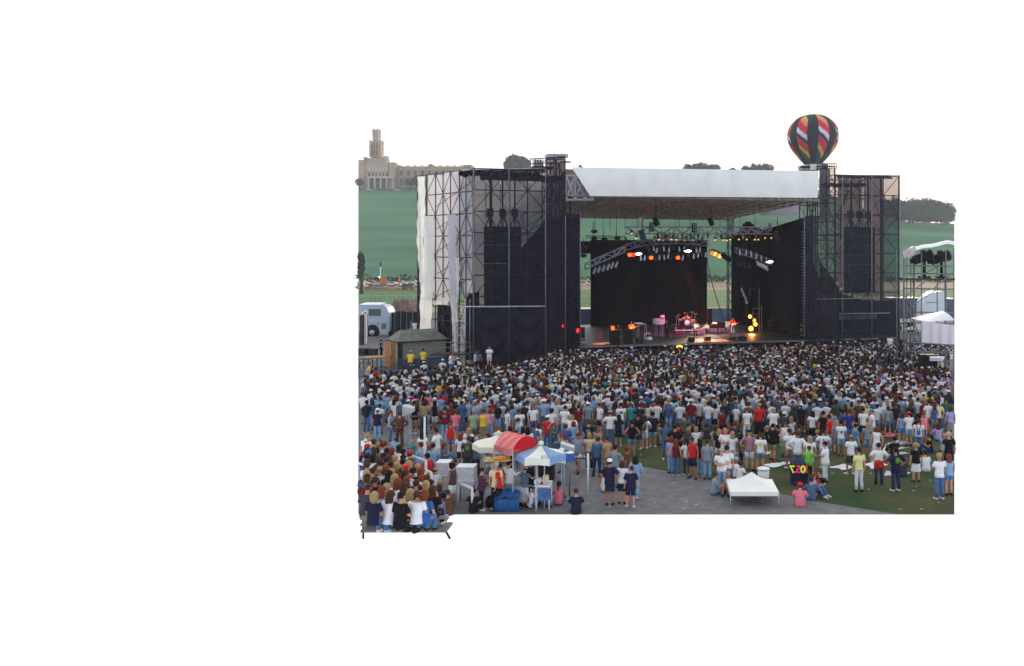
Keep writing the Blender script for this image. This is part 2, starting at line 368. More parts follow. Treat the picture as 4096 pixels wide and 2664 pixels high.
cars = [(1505,1124,'van','white','white van with dark side beyond the post in the far car park',0),
 (1590,1126,'car','maroon','maroon car with pale roof standing right of the white van',0),
 (1560,1122,'car','white','white car tucked between the van and the maroon car',.1),
 (1632,1160,'van','black','black van standing alone at the near edge of the car park',1.4),
 (1452,1138,'car','cream','cream car at the left edge of the back row of the car park',0),(1450,1156,'car','silver','silver car at the left end of the front row of the car park',0),
 (1476,1150,'car','white','white car second from the left in the car park front row',.5),(1496,1156,'car','brown','brown car beside the white one in the front row',0),
 (1484,1134,'car','red','small red car in the back row by the light post',0),(1520,1140,'car','cream','cream car right of the light post in the middle row',.2),
 (1516,1157,'car','silver','silver car right of the brown car in the front row',.3),(1545,1152,'car','brown','brown car under the orange sign board',0),
 (1540,1136,'car','grey','grey car behind the orange sign board',0),(1572,1142,'car','white','white car right of the orange sign board',0),
 (1566,1157,'car','cream','cream car in the front row right of the sign board',.4),(1594,1153,'car','silver','silver car left of the orange post',0),
 (1604,1138,'car','cream','cream car in the back row by the orange post',0),(1612,1158,'car','white','white car just left of the black van',.3),
 (1652,1150,'car','silver','silver car right of the black van',0),(1655,1134,'car','white','white car at the scaffold end of the back row',0),
 (2338,1143,'car','white','white car seen through the gap beside the left stage column',0),(2344,1128,'car','cream','cream car behind the one in the left stage gap',0),
 (2922,1132,'car','white','white car seen through the gap right of the backdrop',0)]
for c in cars: place_car(*c)
for (px,lb) in ((1475,'white car parked left of the academy doors on the hill'),(1530,'dark blue car parked before the academy doors'),(1563,'red car parked right of the academy doors'),(1588,'white car parked right of the red one on the hill')):
    Y=638; place_car(0,0,'car',{'w':'white','d':'blue','r':'red'}[lb[0]],lb,0,Vector((X(px,Y),Y,hill_z(px,Y))))
# posts, sign board, fences
b = MB(); b.bar(G(1522,1150), G(1522,1150)+Vector((0,0,7.0)), .16, 8); t_ = b.build('pole', M_white); 
e = empty('lamp_post', G(1522,1150), 'white light post with dark lamp head in the far car park', 'lamp post'); t_.parent = e; t_.matrix_parent_inverse = parent_inv(e)
b = MB(); b.lathe(G(1522,1150)+Vector((0,0,7.0)), [(.2,0),(.35,.5),(.3,1.3),(.1,1.6)], 8); b.build('lamp_head', M_black, e)
M_or = mat('orange_board', (190,120,60), .7, .1, 2)
e = empty('sign_board', G(1533,1154), 'orange board on two legs among the parked cars', 'sign'); g = G(1533,1154)
b = MB(); b.box(g+Vector((0,0,2.3)), (2.6,.12,2.3)); b.build('board', M_or, e)
for s in (-1, 1):
    b = MB(); b.bar(g+Vector((s,0,0)), g+Vector((s,0,1.3)), .12); b.build('leg', M_wood, e)
b = MB(); g = G(1597,1158); b.bar(g, g+Vector((0,0,4.2)), .28, 6); tag(b.build('post', M_or), 'thick orange post at the near edge of the car park', 'post')
def fence(p0, p1, h, nposts, label, m_rail, r=.05, mesh=None, cat='fence', kids=True, rails=(1.0,)):
    p0, p1 = Vector(p0), Vector(p1); e = empty('fence', (p0+p1)/2, label, cat); e.location.z = 0
    for i in range(nposts+1):
        q = p0.lerp(p1, i/nposts); b = MB(); b.bar(q, q+Vector((0,0,h)), r, 5); b.build('post', m_rail, e)
    for k in rails:
        b = MB(); b.bar(p0+Vector((0,0,h*k)), p1+Vector((0,0,h*k)), r*.8, 5); b.build('rail', m_rail, e)
    if mesh:
        b = MB(); n = (p1-p0).cross(Vector((0,0,1))).normalized()*.03
        b.poly([p0+n, p1+n, p1+n+Vector((0,0,h)), p0+n+Vector((0,0,h))]); b.build('mesh', mesh, e)
    return e
M_fen = mat('pale_galvanised_fence', (150,190,195), .5, .1, 2)
fence(G(1434,1222), G(1690,1214), 1.9, 7, 'pale chain-link fence across the grass behind the coach', M_fen, .07, M_chain)
fence(G(2310,1216), G(2960,1210), 1.7, 8, 'chain-link fence seen through the stage behind the backdrop', M_fen, .06, M_chain)
b = MB()
for i in range(75):
    q = G(1434,1165).lerp(G(1700,1163), i/75); b.bar(q, q+Vector((0,0,1.3)), .06); 
b.bar(G(1434,1165)+Vector((0,0,1.3)), G(1700,1163)+Vector((0,0,1.3)), .05)
tag(b.build('picket_fence', mat('orange_snow_fence', (160,118,90), .8, .15, 1)), 'orange slatted snow fence in front of the parked cars', 'fence')
b = MB()
for i in range(60):
    q = G(2300,1150).lerp(G(2960,1150), i/60); b.bar(q, q+Vector((0,0,1.6)), .09)
b.bar(G(2300,1150)+Vector((0,0,1.5)), G(2960,1150)+Vector((0,0,1.5)), .07)
tag(b.build('picket_fence', mat('orange_snow_fence', (0,0,0))), 'snow fence far behind the stage backdrop', 'fence')
# earth mound with rock, privacy fence
def mound(u, v):
    px = 1550+150*u; Y = 128+22*v; h = max(0,math.sin(math.pi*min(1,.12+v*.88)))**.7*(.75+.25*math.sin(.6+u*2.4))*(min(1,u*5+.05)*min(1,(1-u)*4+.3)); return (X(px,Y), Y, 2.9*h*(1+.05*math.sin(u*21+v*9)+.04*math.sin(u*47)))
b = MB(); b.sheet(mound, 24, 12); tag(b.build('mound', mat('bare_mound_earth', (92,74,70), .95, .25, .5, bump=.4)), kind='structure')
rk = MB(); rk.ell(P(1637,1242,137), (1.5,1.0,.75), 0, 9, 6)
rnd = random.Random(3); rk.v = [tuple(Vector(p)+Vector((rnd.uniform(-.2,.2),)*3)) for p in rk.v]
tag(rk.build('rock', mat('pale_rock', (190,185,190), .9, .1, 1)), 'pale rock lying on the earth mound behind the privacy fence', 'rock')
q0, q1 = G(1556,1342), G(1700,1340); e = empty('privacy_fence', (q0+q1)/2, 'tall dark green screened fence before the earth mound', 'fence')
b = MB(); n_=46
b.sheet(lambda u,v: tuple(q0.lerp(q1,u)+Vector((0,.12*math.sin(u*90),2.9*v-.1*math.sin(u*13)*v))), 60, 4); b.build('screen', mat('dark_green_screen', (34,50,54), .9, .25, 1.5), e)
for i in range(7):
    b = MB(); p = q0.lerp(q1, i/6); b.bar(p+Vector((0,-.15,0)), p+Vector((0,-.15,3.0)), .06); b.build('post', M_steel, e)
# motor coach (rear end), cut off where the picture ends
YC = 102.0; xr = X(1556, YC); xl = X(1434, YC-.1)
e = empty('coach', ((xr+xl)/2, YC, 0), 'pale silver motor coach with rounded rear and dark window', 'coach')
M_coach = mat('silver_coach_paint', (166,180,198), .5, .06, .6, spec=.1)
pr = [(xl,.55),(xr-.05,.55),(xr,1.2),(xr,2.9),(xr-.3,3.55),(xr-.8,3.85),(xl,3.9)]
b = MB(); b.poly([(x,YC,z) for x, z in pr], 0, (0,2.5,0)); body = b.build('body', M_coach, e)
b = MB(); b.poly([(xl,YC-.03,3.84),(xr-1.1,YC-.03,3.84),(xr-1.1,YC+2.4,3.98),(xl,YC+2.4,3.98)], 0, (0,0,.05)); b.build('roof_panel', M_white, e)
def cz(px, py): return Vector((X(px,YC), YC-.02, Z(py,YC)))
b = MB(); b.poly([cz(1475,1264),cz(1523,1264),cz(1523,1236),cz(1475,1236)], 0, (0,.03,0)); w_ = b.build('window', M_glassd, e)
b = MB()
for k in ((1434,1269.5,1556,1270.5),(1434,1291,1556,1292)): b.poly([cz(k[0],k[3]),cz(k[2],k[3]),cz(k[2],k[1]),cz(k[0],k[1])], 0, (0,.02,0))
b.build('trim_strip', mat('dull_trim', (120,130,142), .4), e)
b = MB(); b.poly([cz(1526,1316),cz(1545,1316),cz(1545,1294),cz(1526,1294)], 0, (0,.02,0)); b.build('vent', mat('grey_grille', (96,106,120), .6, .3, 12), e)
b = MB(); b.poly([cz(1508,1299),cz(1516,1299),cz(1516,1295),cz(1508,1295)], 0, (0,.01,0)); b.build('marker_light', mat('red_lens', (170,60,60), .3), e)
c = cz(1490,1326); b = MB(); b.bar(c+Vector((0,-.03,.05)), c+Vector((0,.4,.05)), .82, 18); b.build('wheel_arch', M_black, e)
b = MB(); b.bar(c+Vector((0,-.1,-.12)), c+Vector((0,.3,-.12)), .56, 20); wh = b.build('wheel', M_rubber, e)
b = MB(); b.bar(c+Vector((0,-.14,-.12)), c+Vector((0,.3,-.12)), .32, 14); b.bar(c+Vector((0,-.2,-.12)), c+Vector((0,0,-.12)), .12, 8); b.build('hub', M_alu, wh)
# box trailer end at the far left
Yt = 86.0; x0, x1 = X(1434,Yt), X(1454,Yt)
e = empty('trailer', ((x0+x1)/2, Yt, 0), 'end of a white box trailer with dark inside at the left edge', 'trailer')
b = MB(); b.box(((x1-.12), Yt+1, (Z(1253,Yt)+.4)/2+.2), (.22, .3, Z(1253,Yt)-.4)); b.box(((x0+x1)/2, Yt+1, Z(1254,Yt)), (x1-x0, .3, .14)); b.build('frame', M_white, e)
b = MB(); b.box(((x0+x1)/2-.12, Yt+1.2, (Z(1262,Yt)+.5)/2), (x1-x0-.3, 1.9, Z(1262,Yt)-.5)); b.build('cargo_wall', mat('reddish_brown_panel', (70,52,52), .8, .2, 1), e)
# trucks and trailers behind on the right
def trailer(px0, px1, pt, pb, Y, label, m=None, seed=0):
    a, c = X(px0,Y), X(px1,Y); zt, zb = Z(pt,Y), Z(pb,Y)
    e = empty('trailer', ((a+c)/2, Y, 0), label, 'trailer')
    b = MB(); b.box(((a+c)/2, Y+1.25, (zt+zb)/2), (c-a, 2.5, zt-zb)); b.build('box_body', m or mat('slate_trailer_side', (78,88,104), .5, .1, .4), e)
    b = MB(); b.box(((a+c)/2, Y+1.25, zt+.05), (c-a+.1, 2.6, .1)); b.build('roof_panel', M_white, e)
    b = MB(); b.box(((a+c)/2, Y+1.25, zb/2+.2), (c-a-.6, 1.4, .2)); 
    for s in (() if px1-px0 < 40 else (.15,.3,.85)): b.bar((a+(c-a)*s,Y+.2,.5),(a+(c-a)*s,Y+2.3,.5),.5,12)
    b.build('running_gear', M_rubber, e)
trailer(3560, 3674, 1194, 1275, 108, 'dark slate box trailer with white roof left of the lamp scaffold')
trailer(3796, 3818, 1197, 1275, 108, 'end of a dark trailer at the right edge beside the white truck')
trailer(2290, 2372, 1238, 1300, 104, 'dark box trailer with white roof seen in the left stage gap', mat('blue_grey_trailer', (70,84,106), .5, .1, .4))
YT = 104.0
e = empty('truck', (X(3740,YT),YT,0), 'white truck with tall curved wind fairing behind the lamp scaffold', 'truck')
b = MB(); out_ = [(3690,1262),(3690,1210),(3698,1196),(3712,1182),(3732,1170),(3752,1166),(3768,1165),(3785,1168),(3785,1262)]
b.poly([P(x,y,YT) for x,y in out_], 0, (0,2.4,0)); b.build('fairing', mat('cool_white_fibreglass', (214,222,230), .4, .04, .6), e)
b = MB(); b.box(P(3738,1284,YT)+Vector((0,1.2,0)), (3.2,2.4,1.5)); b.build('cab', M_white, e)
b = MB(); b.poly([P(3705,1212,YT-.03),P(3755,1210,YT-.03),P(3755,1208,YT-.03),P(3705,1209,YT-.03)],0,(0,.02,0)); b.build('stripe', M_steel, e)
b = MB(); b.box(P(3716,1271,YT)+Vector((0,-.03,0)), (1.0,.05,.6)); b.build('window', M_glassd, e)
for px in (3715,3765):
    b = MB(); c=Vector((X(px,YT),YT,.55)); b.bar(c+Vector((0,-.05,0)),c+Vector((0,.4,0)),.55,14); b.build('wheel', M_rubber, e)
b = MB(); b.bar(P(3686,1290,YT),P(3686,1200,YT),.12,8); b.build('exhaust', M_alu, e)
# barriers seen behind the backdrop
fence(G(2310,1292)+Vector((0,0,0)), G(2950,1290), 2.1, 14, 'blue-grey screened barrier line behind the stage', M_steel, .06, mat('blue_grey_screen', (84,108,128), .8, .2, 1))
# ------------------------------------------------------------------ hot-air balloon
YBL = 250.0; sc = YBL/F; cx = X(3252,YBL)
prof_px = [(458,2),(462,34),(470,55),(482,72),(500,88),(520,97),(540,101.5),(560,100),(580,93),(600,82),(620,67),(640,50),(655,36)]
def pr_at(v):
    s = v*(len(prof_px)-1); i = min(int(s), len(prof_px)-2); f = s-i
    ps = [prof_px[max(0,min(len(prof_px)-1,i+k))] for k in (-1,0,1,2)]
    def cr(a,b_,c_,d_): return .5*((2*b_)+(-a+c_)*f+(2*a-5*b_+4*c_-d_)*f*f+(-a+3*b_-3*c_+d_)*f**3)
    return cr(*[p[0] for p in ps]), cr(*[p[1] for p in ps])
BC = [('navy_black_nylon',(34,32,46)),('green_nylon',(40,84,78)),('gold_nylon',(205,165,70)),('salmon_nylon',(225,125,105)),('red_nylon',(200,45,55)),('white_nylon',(205,205,220)),('blue_nylon',(34,44,92))]
BM = [mat(n, c, .6, .05, .5) for n, c in BC]
bal = empty('hot_air_balloon', (cx,YBL,Z(660,YBL)), 'black hot-air balloon with diagonal rainbow gores floating above the roof', 'balloon')
b = MB(); NG, SUBD, NV = 14, 12, 90
def col_at(g, u, y):
    if g % 2: return 0
    q = (y-458)-u*38+19     # stripes run down to the right
    for lim, c_ in ((14,1),(30,2),(46,3),(78,4),(98,5),(114,6),(146,4),(164,2),(999,1)):
        if q < lim: return c_
def emblem(g, u, y): return 0
off = R(-90+2)     # gore boundary near the middle of the camera-facing side
for j in range(NV):
    for i in range(NG*SUBD):
        g, u = i//SUBD, (i % SUBD+.5)/SUBD
        q = []
        for (ii, jj) in ((i,j),(i+1,j),(i+1,j+1),(i,j+1)):
            y, r = pr_at(jj/NV); a = off+2*math.pi*ii/(NG*SUBD); uu = (ii % SUBD)/SUBD; r *= 1+.025*math.sin(math.pi*uu)
            q.append((cx+r*sc*math.cos(a), YBL+r*sc*math.sin(a), Z(y,YBL)))
        y = pr_at((j+.5)/NV)[0]; c_ = col_at(g, u, y)
        if g in (2,3) and 516 < y < 574:          # dark patch with a pale capital letter near the right rim
            v_ = (i-2*SUBD+.5)/SUBD
            if v_ > .05: c_ = 0
            if .2 < v_ < .42 and 526 < y < 566 or .4 < v_ < .8 and (526 < y < 533 or 542 < y < 549 or 559 < y < 566): c_ = 5
            elif v_ > 1.0: c_ = 2 if not 543 < y < 556 else 4
        b.add(q, [(0,3,2,1)], c_, True)
b.build('envelope', BM, bal)
y_, r_ = pr_at(1); b = MB(); b.lathe((cx,YBL,Z(664,YBL)), [(26*sc,0),(34*sc,10*sc)], 20, cap=False); b.build('scoop', BM[1], bal)
b = MB(); b.box((cx,YBL,Z(690,YBL)), (1.5,1.5,1.2)); b.build('basket', mat('wicker', (120,85,55), .8, .3, 8), bal)
b = MB()
for s in (-1,1):
    for q in (-1,1): b.bar((cx+s*.7,YBL+q*.7,Z(690,YBL)+.6), (cx+s*1.6,YBL+q*1.4,Z(664,YBL)), .04)
b.build('suspension_cable', M_dksteel, bal)
# ------------------------------------------------------------------ stage deck
Dk = 24.0
M_deck = mat('stage_deck', (36,27,32), .5, .15, .8, spec=.5)
st = empty('stage', S(20,0,0), 'long black concert stage deck with dark skirting at the back of the crowd', 'stage')
b = MB()
tl, tr = 8.2, 41
p = [S(tl,0,1.62), S(tr,0,1.62), S(tr,Dk,1.62), S(tl,Dk,1.62)]; b.poly(p, 0, (0,0,.13)); b.build('deck', M_deck, st)
b = MB(); b.poly([S(tl,-.06,1.63),S(tr,-.06,1.63),S(tr,-.02,1.63),S(tl,-.02,1.63)],0,(0,0,.14)); b.build('edge_strip', M_steel, st)
b = MB(); b.poly([S(tl,.1,0),S(tr,.1,0),S(tr,.1,1.6),S(tl,.1,1.6)],0,tuple(W*.1)); b.build('skirt', M_cloth_k, st)
# ------------------------------------------------------------------ roof
rf = empty('stage_roof', S(20,10,15), 'white fronted stage roof on a tan timber and steel truss underside', 'roof')
def SZ(t, d, z): return S(t, d, z)
ft = [SP(2285,669,-.15), SP(3275,684,-.15), SP(3270,791,-.15), SP(2360,784,-.15)]
b = MB()
def fas(u, v):
    l = ft[3].lerp(ft[0], v); r_ = ft[2].lerp(ft[1], v); p = l.lerp(r_, u); return p-W*(.12*math.sin(v*math.pi)+.03*math.sin(u*60))
b.sheet(fas, 80, 6); b.build('front_tarp', mat('white_fascia_tarp', (240,240,238), .65, .04, .8, bump=.1), rf)
t0, t1 = T(2262,0), T(3272,0); zt0 = SP(2285,676,0).z
def zb_(d): return 15.15-.028*d
def ztp(d): return zt0-.075*d
b = MB(); b.poly([SZ(t0,0,ztp(0)-.1), SZ(t1,0,ztp(0)-.1), SZ(t1,Dk,ztp(Dk)-.1), SZ(t0,Dk,ztp(Dk)-.1)], 0, (0,0,.08)); b.build('roof_skin', cloth_thin('tan_roof_panel', (190,178,168), .55), rf)
M_tr = mat('brown_grey_truss', (140,128,124), .6, .2, 1.5, metal=.2)
nT = 14
for i in range(nT+1):
    t = t0+(t1-t0)*i/nT; b = MB(); n = 12
    b.bar(SZ(t,0,zb_(0)), SZ(t,Dk,zb_(Dk)), .09); b.bar(SZ(t,0,ztp(0)-.2), SZ(t,Dk,ztp(Dk)-.2), .06)
    for k in range(n):
        d0, d1, dm = Dk*k/n, Dk*(k+1)/n, Dk*(k+.5)/n
        b.bar(SZ(t,d0,zb_(d0)), SZ(t,dm,ztp(dm)-.2), .05); b.bar(SZ(t,dm,ztp(dm)-.2), SZ(t,d1,zb_(d1)), .05)
    b.build('roof_truss', M_tr, rf)
for k in range(13):
    d = Dk*k/12; b = MB()
    b.bar(SZ(t0,d,zb_(d)-.1), SZ(t1,d,zb_(d)-.1), .1 if k in (0,12) else .07)
    for i in range(nT*2):
        ta, tb = t0+(t1-t0)*i/(nT*2), t0+(t1-t0)*(i+1)/(nT*2); za, zb2 = (zb_(d)-.1, zb_(d)+.8) if i % 2 else (zb_(d)+.8, zb_(d)-.1)
        b.bar(SZ(ta,d,za), SZ(tb,d,zb2), .045)
    b.build('purlin', M_tr, rf)
# slatted battens give the underside its tan stripes
b = MB()
for k in range(46):
    d = .3+Dk*k/46
    for i in range(nT):
        if (i*7+k*5) % 9 < 7:
            ta = t0+(t1-t0)*i/nT+.15; tb = t0+(t1-t0)*(i+1)/nT-.25; b.box((SZ((ta+tb)/2,d,ztp(d)-.55)), (tb-ta,.16,.05), TH)
b.build('batten', mat('pale_timber', (214,200,186), .8, .15, 2), rf)
# exposed X-braced end truss on the left under the tarp corner
b = MB(); xs = [(2262,2300),(2300,2340),(2340,2372)]
for a, c in xs:
    ya, yb2 = (700, 798)
    pa, pb_ = SP(a,ya,.3), SP(c,yb2,.3); pc, pd = SP(a,yb2,.3), SP(c,ya,.3)
    b.bar(pa, pb_, .09); b.bar(pc, pd, .09); b.bar(pc, pa, .08)
b.bar(SP(2262,700,.3), SP(2310,700,.3), .09); b.bar(SP(2262,800,.3), SP(2372,798,.3), .1)
b.build('end_truss', M_alu, rf)
for (t,d) in ((t0+.3,1),(t1-.2,1),(t0+.3,Dk-1),(t1-.2,Dk-1)):
    b = MB()
    for s,q in ((-.3,-.3),(.3,-.3),(.3,.3),(-.3,.3)): b.bar(S(t+s,d+q,1.75), S(t+s,d+q,zb_(d)), .06)
    for k in range(12):
        z = 1.75+1.1*k
        for (s,q),(s2,q2) in zip(((-.3,-.3),(.3,-.3),(.3,.3),(-.3,.3)),((.3,-.3),(.3,.3),(-.3,.3),(-.3,-.3))): b.bar(S(t+s,d+q,z), S(t+s2,d+q2,z+1.1), .03)
    b.build('roof_leg', M_dksteel, rf)
# ------------------------------------------------------------------ drapes
def drape(name, t0_, t1_, d, zt, zb0, label, m=M_cloth_k, folds=24, amp=.1, step=None):
    b = MB()
    def fn(u, v):
        t = t0_+(t1_-t0_)*u; z = zb0+(zt-zb0)*v
        if step and u < step[0]: z = zb0+(zt-step[1]-zb0)*v
        return S(t, d+amp*math.sin(u*folds*6.28), z)
    b.sheet(fn, folds*4, 2); return tag(b.build(name, m), label, 'curtain')
drape('backdrop', T(2362,22), T(2828,22), 22, 11.7, 1.75, 'huge black cloth backdrop at the rear of the stage', folds=40, amp=.03)
b = MB()
def sw(u, v):
    d = .6+21.4*u; zt_ = 13.7-1.9*u+(1.6*math.exp(-((u-.78)/.14)**2)); return S(31.7+.1*math.sin(u*150), d, 1.75+(zt_-1.75)*v)
b.sheet(sw, 160, 2); tag(b.build('side_curtain', mat('black_side_cloth', (19,13,23), .95, .2, 1)), 'black curtain wall closing the right side of the stage', 'curtain')
b = MB(); b.sheet(lambda u, v: S(8.6+.1*math.sin(u*90), 2+10*u, 1.75+9.5*v), 60, 2)
tag(b.build('side_curtain', mat('black_side_cloth', (0,0,0))), 'black curtain wall behind the left stage column', 'curtain')
b = MB(); b.sheet(lambda u,v: SP(3040+170*u, 800+62*(1-v)+ (12*(1-u) if v>.5 else 0), 12), 8, 3)
tag(b.build('tarpaulin', M_tarp2), 'pale tarpaulin strung high behind the right end of the roof truss', 'tarpaulin')
# ------------------------------------------------------------------ scaffold towers
def lattice(name, parent, f, us, zs, m, r=.05, brace=1, deep=None):
    """one bay of tubes per part; f(u, z, k) -> point on front (k=0) or back (k=1) face"""
    for bi, (a, c) in enumerate(zip(us, us[1:])):
        b = MB(); last = bi == len(us)-2
        for k in ((0,1) if deep else (0,)):
            b.bar(f(a,zs[0],k), f(a,zs[-1],k), r)
            if last: b.bar(f(c,zs[0],k), f(c,zs[-1],k), r)
            for zi, z in enumerate(zs):
                b.bar(f(a,z,k), f(c,z,k), r*.85)
                if brace and zi < len(zs)-1:
                    q = (zi+bi+k) % 2; b.bar(f(a if q else c,z,k), f(c if q else a,zs[zi+1],k), r*.6)
        if deep:
            for z in zs: b.bar(f(a,z,0), f(a,z,1), r*.7)
            for z0_, z1_ in zip(zs[::2], zs[1::2]): b.bar(f(a,z0_,0), f(a,z1_,1), r*.6)
        b.build(name, m, parent)
def frange(a, b_, n): return [a+(b_-a)*i/n for i in range(n+1)]
ZW = [0.2]+frange(2.6, 17.2, 8)
# left PA wing
la, lb_ = T(1894), T(2182); lc, ld = T(2262), T(2322)
lw = empty('scaffold_tower', S(3,2,0), 'left scaffold wing wrapped in dark mesh around the speaker stack', 'scaffold')
lattice('scaffold_bay', lw, lambda u,z,k: S(u, .15+5.5*k, z), frange(la, lb_, 4), ZW, M_dksteel, .055, 1, True)
b = MB()
for k in range(12):
    b.bar(S(la+.5*k, .4, 4.2+.9*k), S(la+.5*k+2.6, 5.2, 5.6+.9*k), .035)
b.build('diagonal_brace', M_dksteel, lw)
def panel(parent, px0, px1, pt0, pt1, pb, d, m, name='mesh_wrap', sag=.06, nu=20, nv=16):
    b = MB()
    def fn(u, v):
        px = px0+(px1-px0)*u; top = pt0+(pt1-pt0)*u; a = SP(px, top, d); c = SP(px, pb, d); q = c.lerp(a, v); q.z = max(q.z, .05)
        return q-W*(sag*math.sin(u*23+v*3)*math.sin(v*9+u*4))
    b.sheet(fn, nu, nv); return b.build(name, m, parent)
panel(lw, 1894, 2182, 680, 672, 1228, -.05, M_scrim)
# white panels behind, upper part
M_bkp = cloth_thin('grey_white_backing', (200,200,208), .5)
for i,(a,c,bt) in enumerate(((1896,1942,1215),(1946,2000,1060),(2004,2056,1060),(2060,2118,1060),(2122,2180,1040))):
    panel(lw, a, c, 700, 700, bt, 5.3, M_bkp, 'backing_panel', .02, 4, 4)
# dense lower backing (diagonal edge of black cloth seen through the mesh)
b = MB(); b.poly([SP(1936,1228,4.2),SP(2182,1228,4.2),SP(2182,880,4.2),SP(2090,985,4.2),SP(2080,1000,4.2),SP(1936,1190,4.2)]); b.build('backing_cloth', M_cloth_k, lw)
# swagged skirt of heavy cloth with pole rail
def swag(parent, px0, px1, pt, m):
    b = MB()
    def fn(u, v):
        px = px0+(px1-px0)*u; a = SP(px, pt, -.12); c = Vector((a.x, a.y, .05)); q = c.lerp(a, v)
        dep = .28*math.sin(math.pi*u); fold = .14*math.sin((v*9+3.2*(1-(2*u-1)**2))*2.2)*(math.sin(math.pi*u)**.5)
        return q-W*(.1+fold+dep*.2)
    b.sheet(fn, 26, 40); b.build('swagged_skirt', m, parent)
M_sk = mat('violet_black_cloth', (34,29,42), .9, .2, 1.5)
swag(lw, 1897, 2034, 1229, M_sk); swag(lw, 2038, 2180, 1227, M_sk)
b = MB(); b.bar(SP(1846,1227,-.2), SP(2182,1225,-.2), .055, 6); b.build('front_rail', M_alu, lw)
for px in (1894,2036,2182):
    b = MB(); q = SP(px,676,-.15); b.bar((q.x,q.y,0), q, .045, 6); b.build('front_pole', M_steel, lw)
# bunched dark cloth along the wing top + inner top beam
b = MB()
for k in range(26):
    px = 1848+12*k; b.ell(SP(px, 694+3*math.sin(k*1.7)+(6 if k>16 else 0), .5), (.34,.3,.22+.07*math.sin(k*2.3)), 0, 8, 5)
b.build('rolled_cloth', M_cloth_k, lw)
b = MB(); b.box(SP(2085,712,2.5), (7.2,.6,.5), TH); b.build('top_beam', M_dksteel, lw)
b = MB(); b.poly([SP(1846,680,.3),SP(2182,674,.3),SP(2182,692,4.5),SP(1850,694,4.5)],0,(0,0,.05)); b.build('top_cover', M_tarp, lw)
# tall inner tower
lt = empty('scaffold_tower', S((lb_+lc)/2,2,0), 'tall narrow scaffold tower joining the left wing to the roof', 'scaffold')
ZT = [0.2]+frange(2.4, 18.2, 9)
lattice('scaffold_bay', lt, lambda u,z,k: S(u, .2+3*k, z), frange(lb_+.15, lc, 2), ZT, M_dksteel, .055, 1, True)
panel(lt, 2184, 2262, 630, 624, 1425, -.1, scrim_mat('tower_mesh_netting', (40,35,48), .84))
b = MB()
for k in range(10): b.box(SP(2190+8*k, 626-3*(k%2), .2), (.42,.5,.3), TH)
b.build('crest_cloth', M_tarp2, lt)
panel(lt, 2210, 2258, 648, 648, 760, 3.3, M_bkp, 'backing_panel', .02, 4, 4)
b = MB(); b.poly([SP(2186,1425,3.4),SP(2262,1425,3.4),SP(2262,860,3.4),SP(2186,880,3.4)]); b.build('backing_cloth', M_cloth_k, lt)
# small platform left of the tall tower top
lp = empty('scaffold_platform', S(4.5,2,16), 'small railed scaffold platform on the left wing top beside the tall tower', 'platform')
b = MB(); b.box(SP(2168,672,1.2), (1.9,1.6,.12), TH); b.build('platform_deck', M_dksteel, lp)
b = MB()
for px in (2122,2132,2142,2152,2162,2172,2182,2200,2214): b.bar(SP(px,690,1.0), SP(px,633,1.0), .035)
b.bar(SP(2122,636,1), SP(2216,630,1), .04); b.bar(SP(2122,655,1), SP(2216,650,1), .04); b.build('guard_rail', M_dksteel, lp)
b = MB(); b.box(SP(2152,655,1.6), (.75,.1,.7), TH); b.box(SP(2262,648,1.2), (.9,.5,.12), TH); b.build('cover_sheet', M_tarp2, lp)
# black column right of the tall tower
lk = empty('scaffold_tower', S((lc+ld)/2,2,0), 'black draped column at the left edge of the stage opening', 'scaffold')
lattice('scaffold_bay', lk, lambda u,z,k: S(u, .2+3*k, z), [lc+.05, ld], [0.2]+frange(2.4, 13.2, 6), M_dksteel, .05, 1, True)
panel(lk, 2263, 2321, 852, 856, 1425, -.1, M_scrimd)
b = MB(); b.poly([S(lc+.1,3.3,.1),S(ld,3.3,.1),S(ld,3.3,13.2),S(lc+.1,3.3,13.2)]); b.poly([S(ld,.1,.1),S(ld,3.3,.1),S(ld,3.3,13.2),S(ld,.1,13.2)]); b.build('backing_cloth', M_cloth_k, lk)
b = MB(); q = SP(2262,860,-.2); b.bar((q.x,q.y,0), q, .04, 6); q = SP(2321,852,-.15); b.bar((q.x,q.y,0), q, .045, 6); b.build('front_pole', M_steel, lk)
# left return: angled side face hung with white sheets
A0, A1 = Vector((-15.62,70.75,0)), Vector((-22.75,79.0,0)); DV = (A1-A0)
def LP(px, py, off=0.0):
    a = (px-PX0)/F; k = (a*A0.y-A0.x)/(DV.x-a*DV.y); q = A0+DV*k; nrm = Vector((-DV.y, DV.x, 0)).normalized(); nrm = nrm if nrm.y < 0 else -nrm
    q = q+nrm*off; return Vector((q.x, q.y, Z(py, q.y)))
ls = empty('scaffold_tower', (-19.5,75,0), 'angled left scaffold side hung with long white sheets', 'scaffold')
pxs = [1674,1706,1742,1772,1802,1838,1864,1892]
def lf(px, z, k):
    q = LP(px, 1000, -2.2*k if k else 0); topz = Z(704-(px-1671)*.13, q.y); return Vector((q.x, q.y, .1+(topz-.1)*z))
lattice('scaffold_bay', ls, lf, pxs, frange(0, 1, 9), M_dksteel, .05, 1, False)
b = MB()
for k in range(6): b.bar(lf(1740,.22+.12*k,0), lf(1890,.34+.12*k,0), .035)
b.bar(lf(1674,0,0), lf(1674,1,0), .14, 6); b.bar(lf(1690,.4,0), lf(1678,.97,0),.1); b.build('diagonal_brace', M_dksteel, ls)
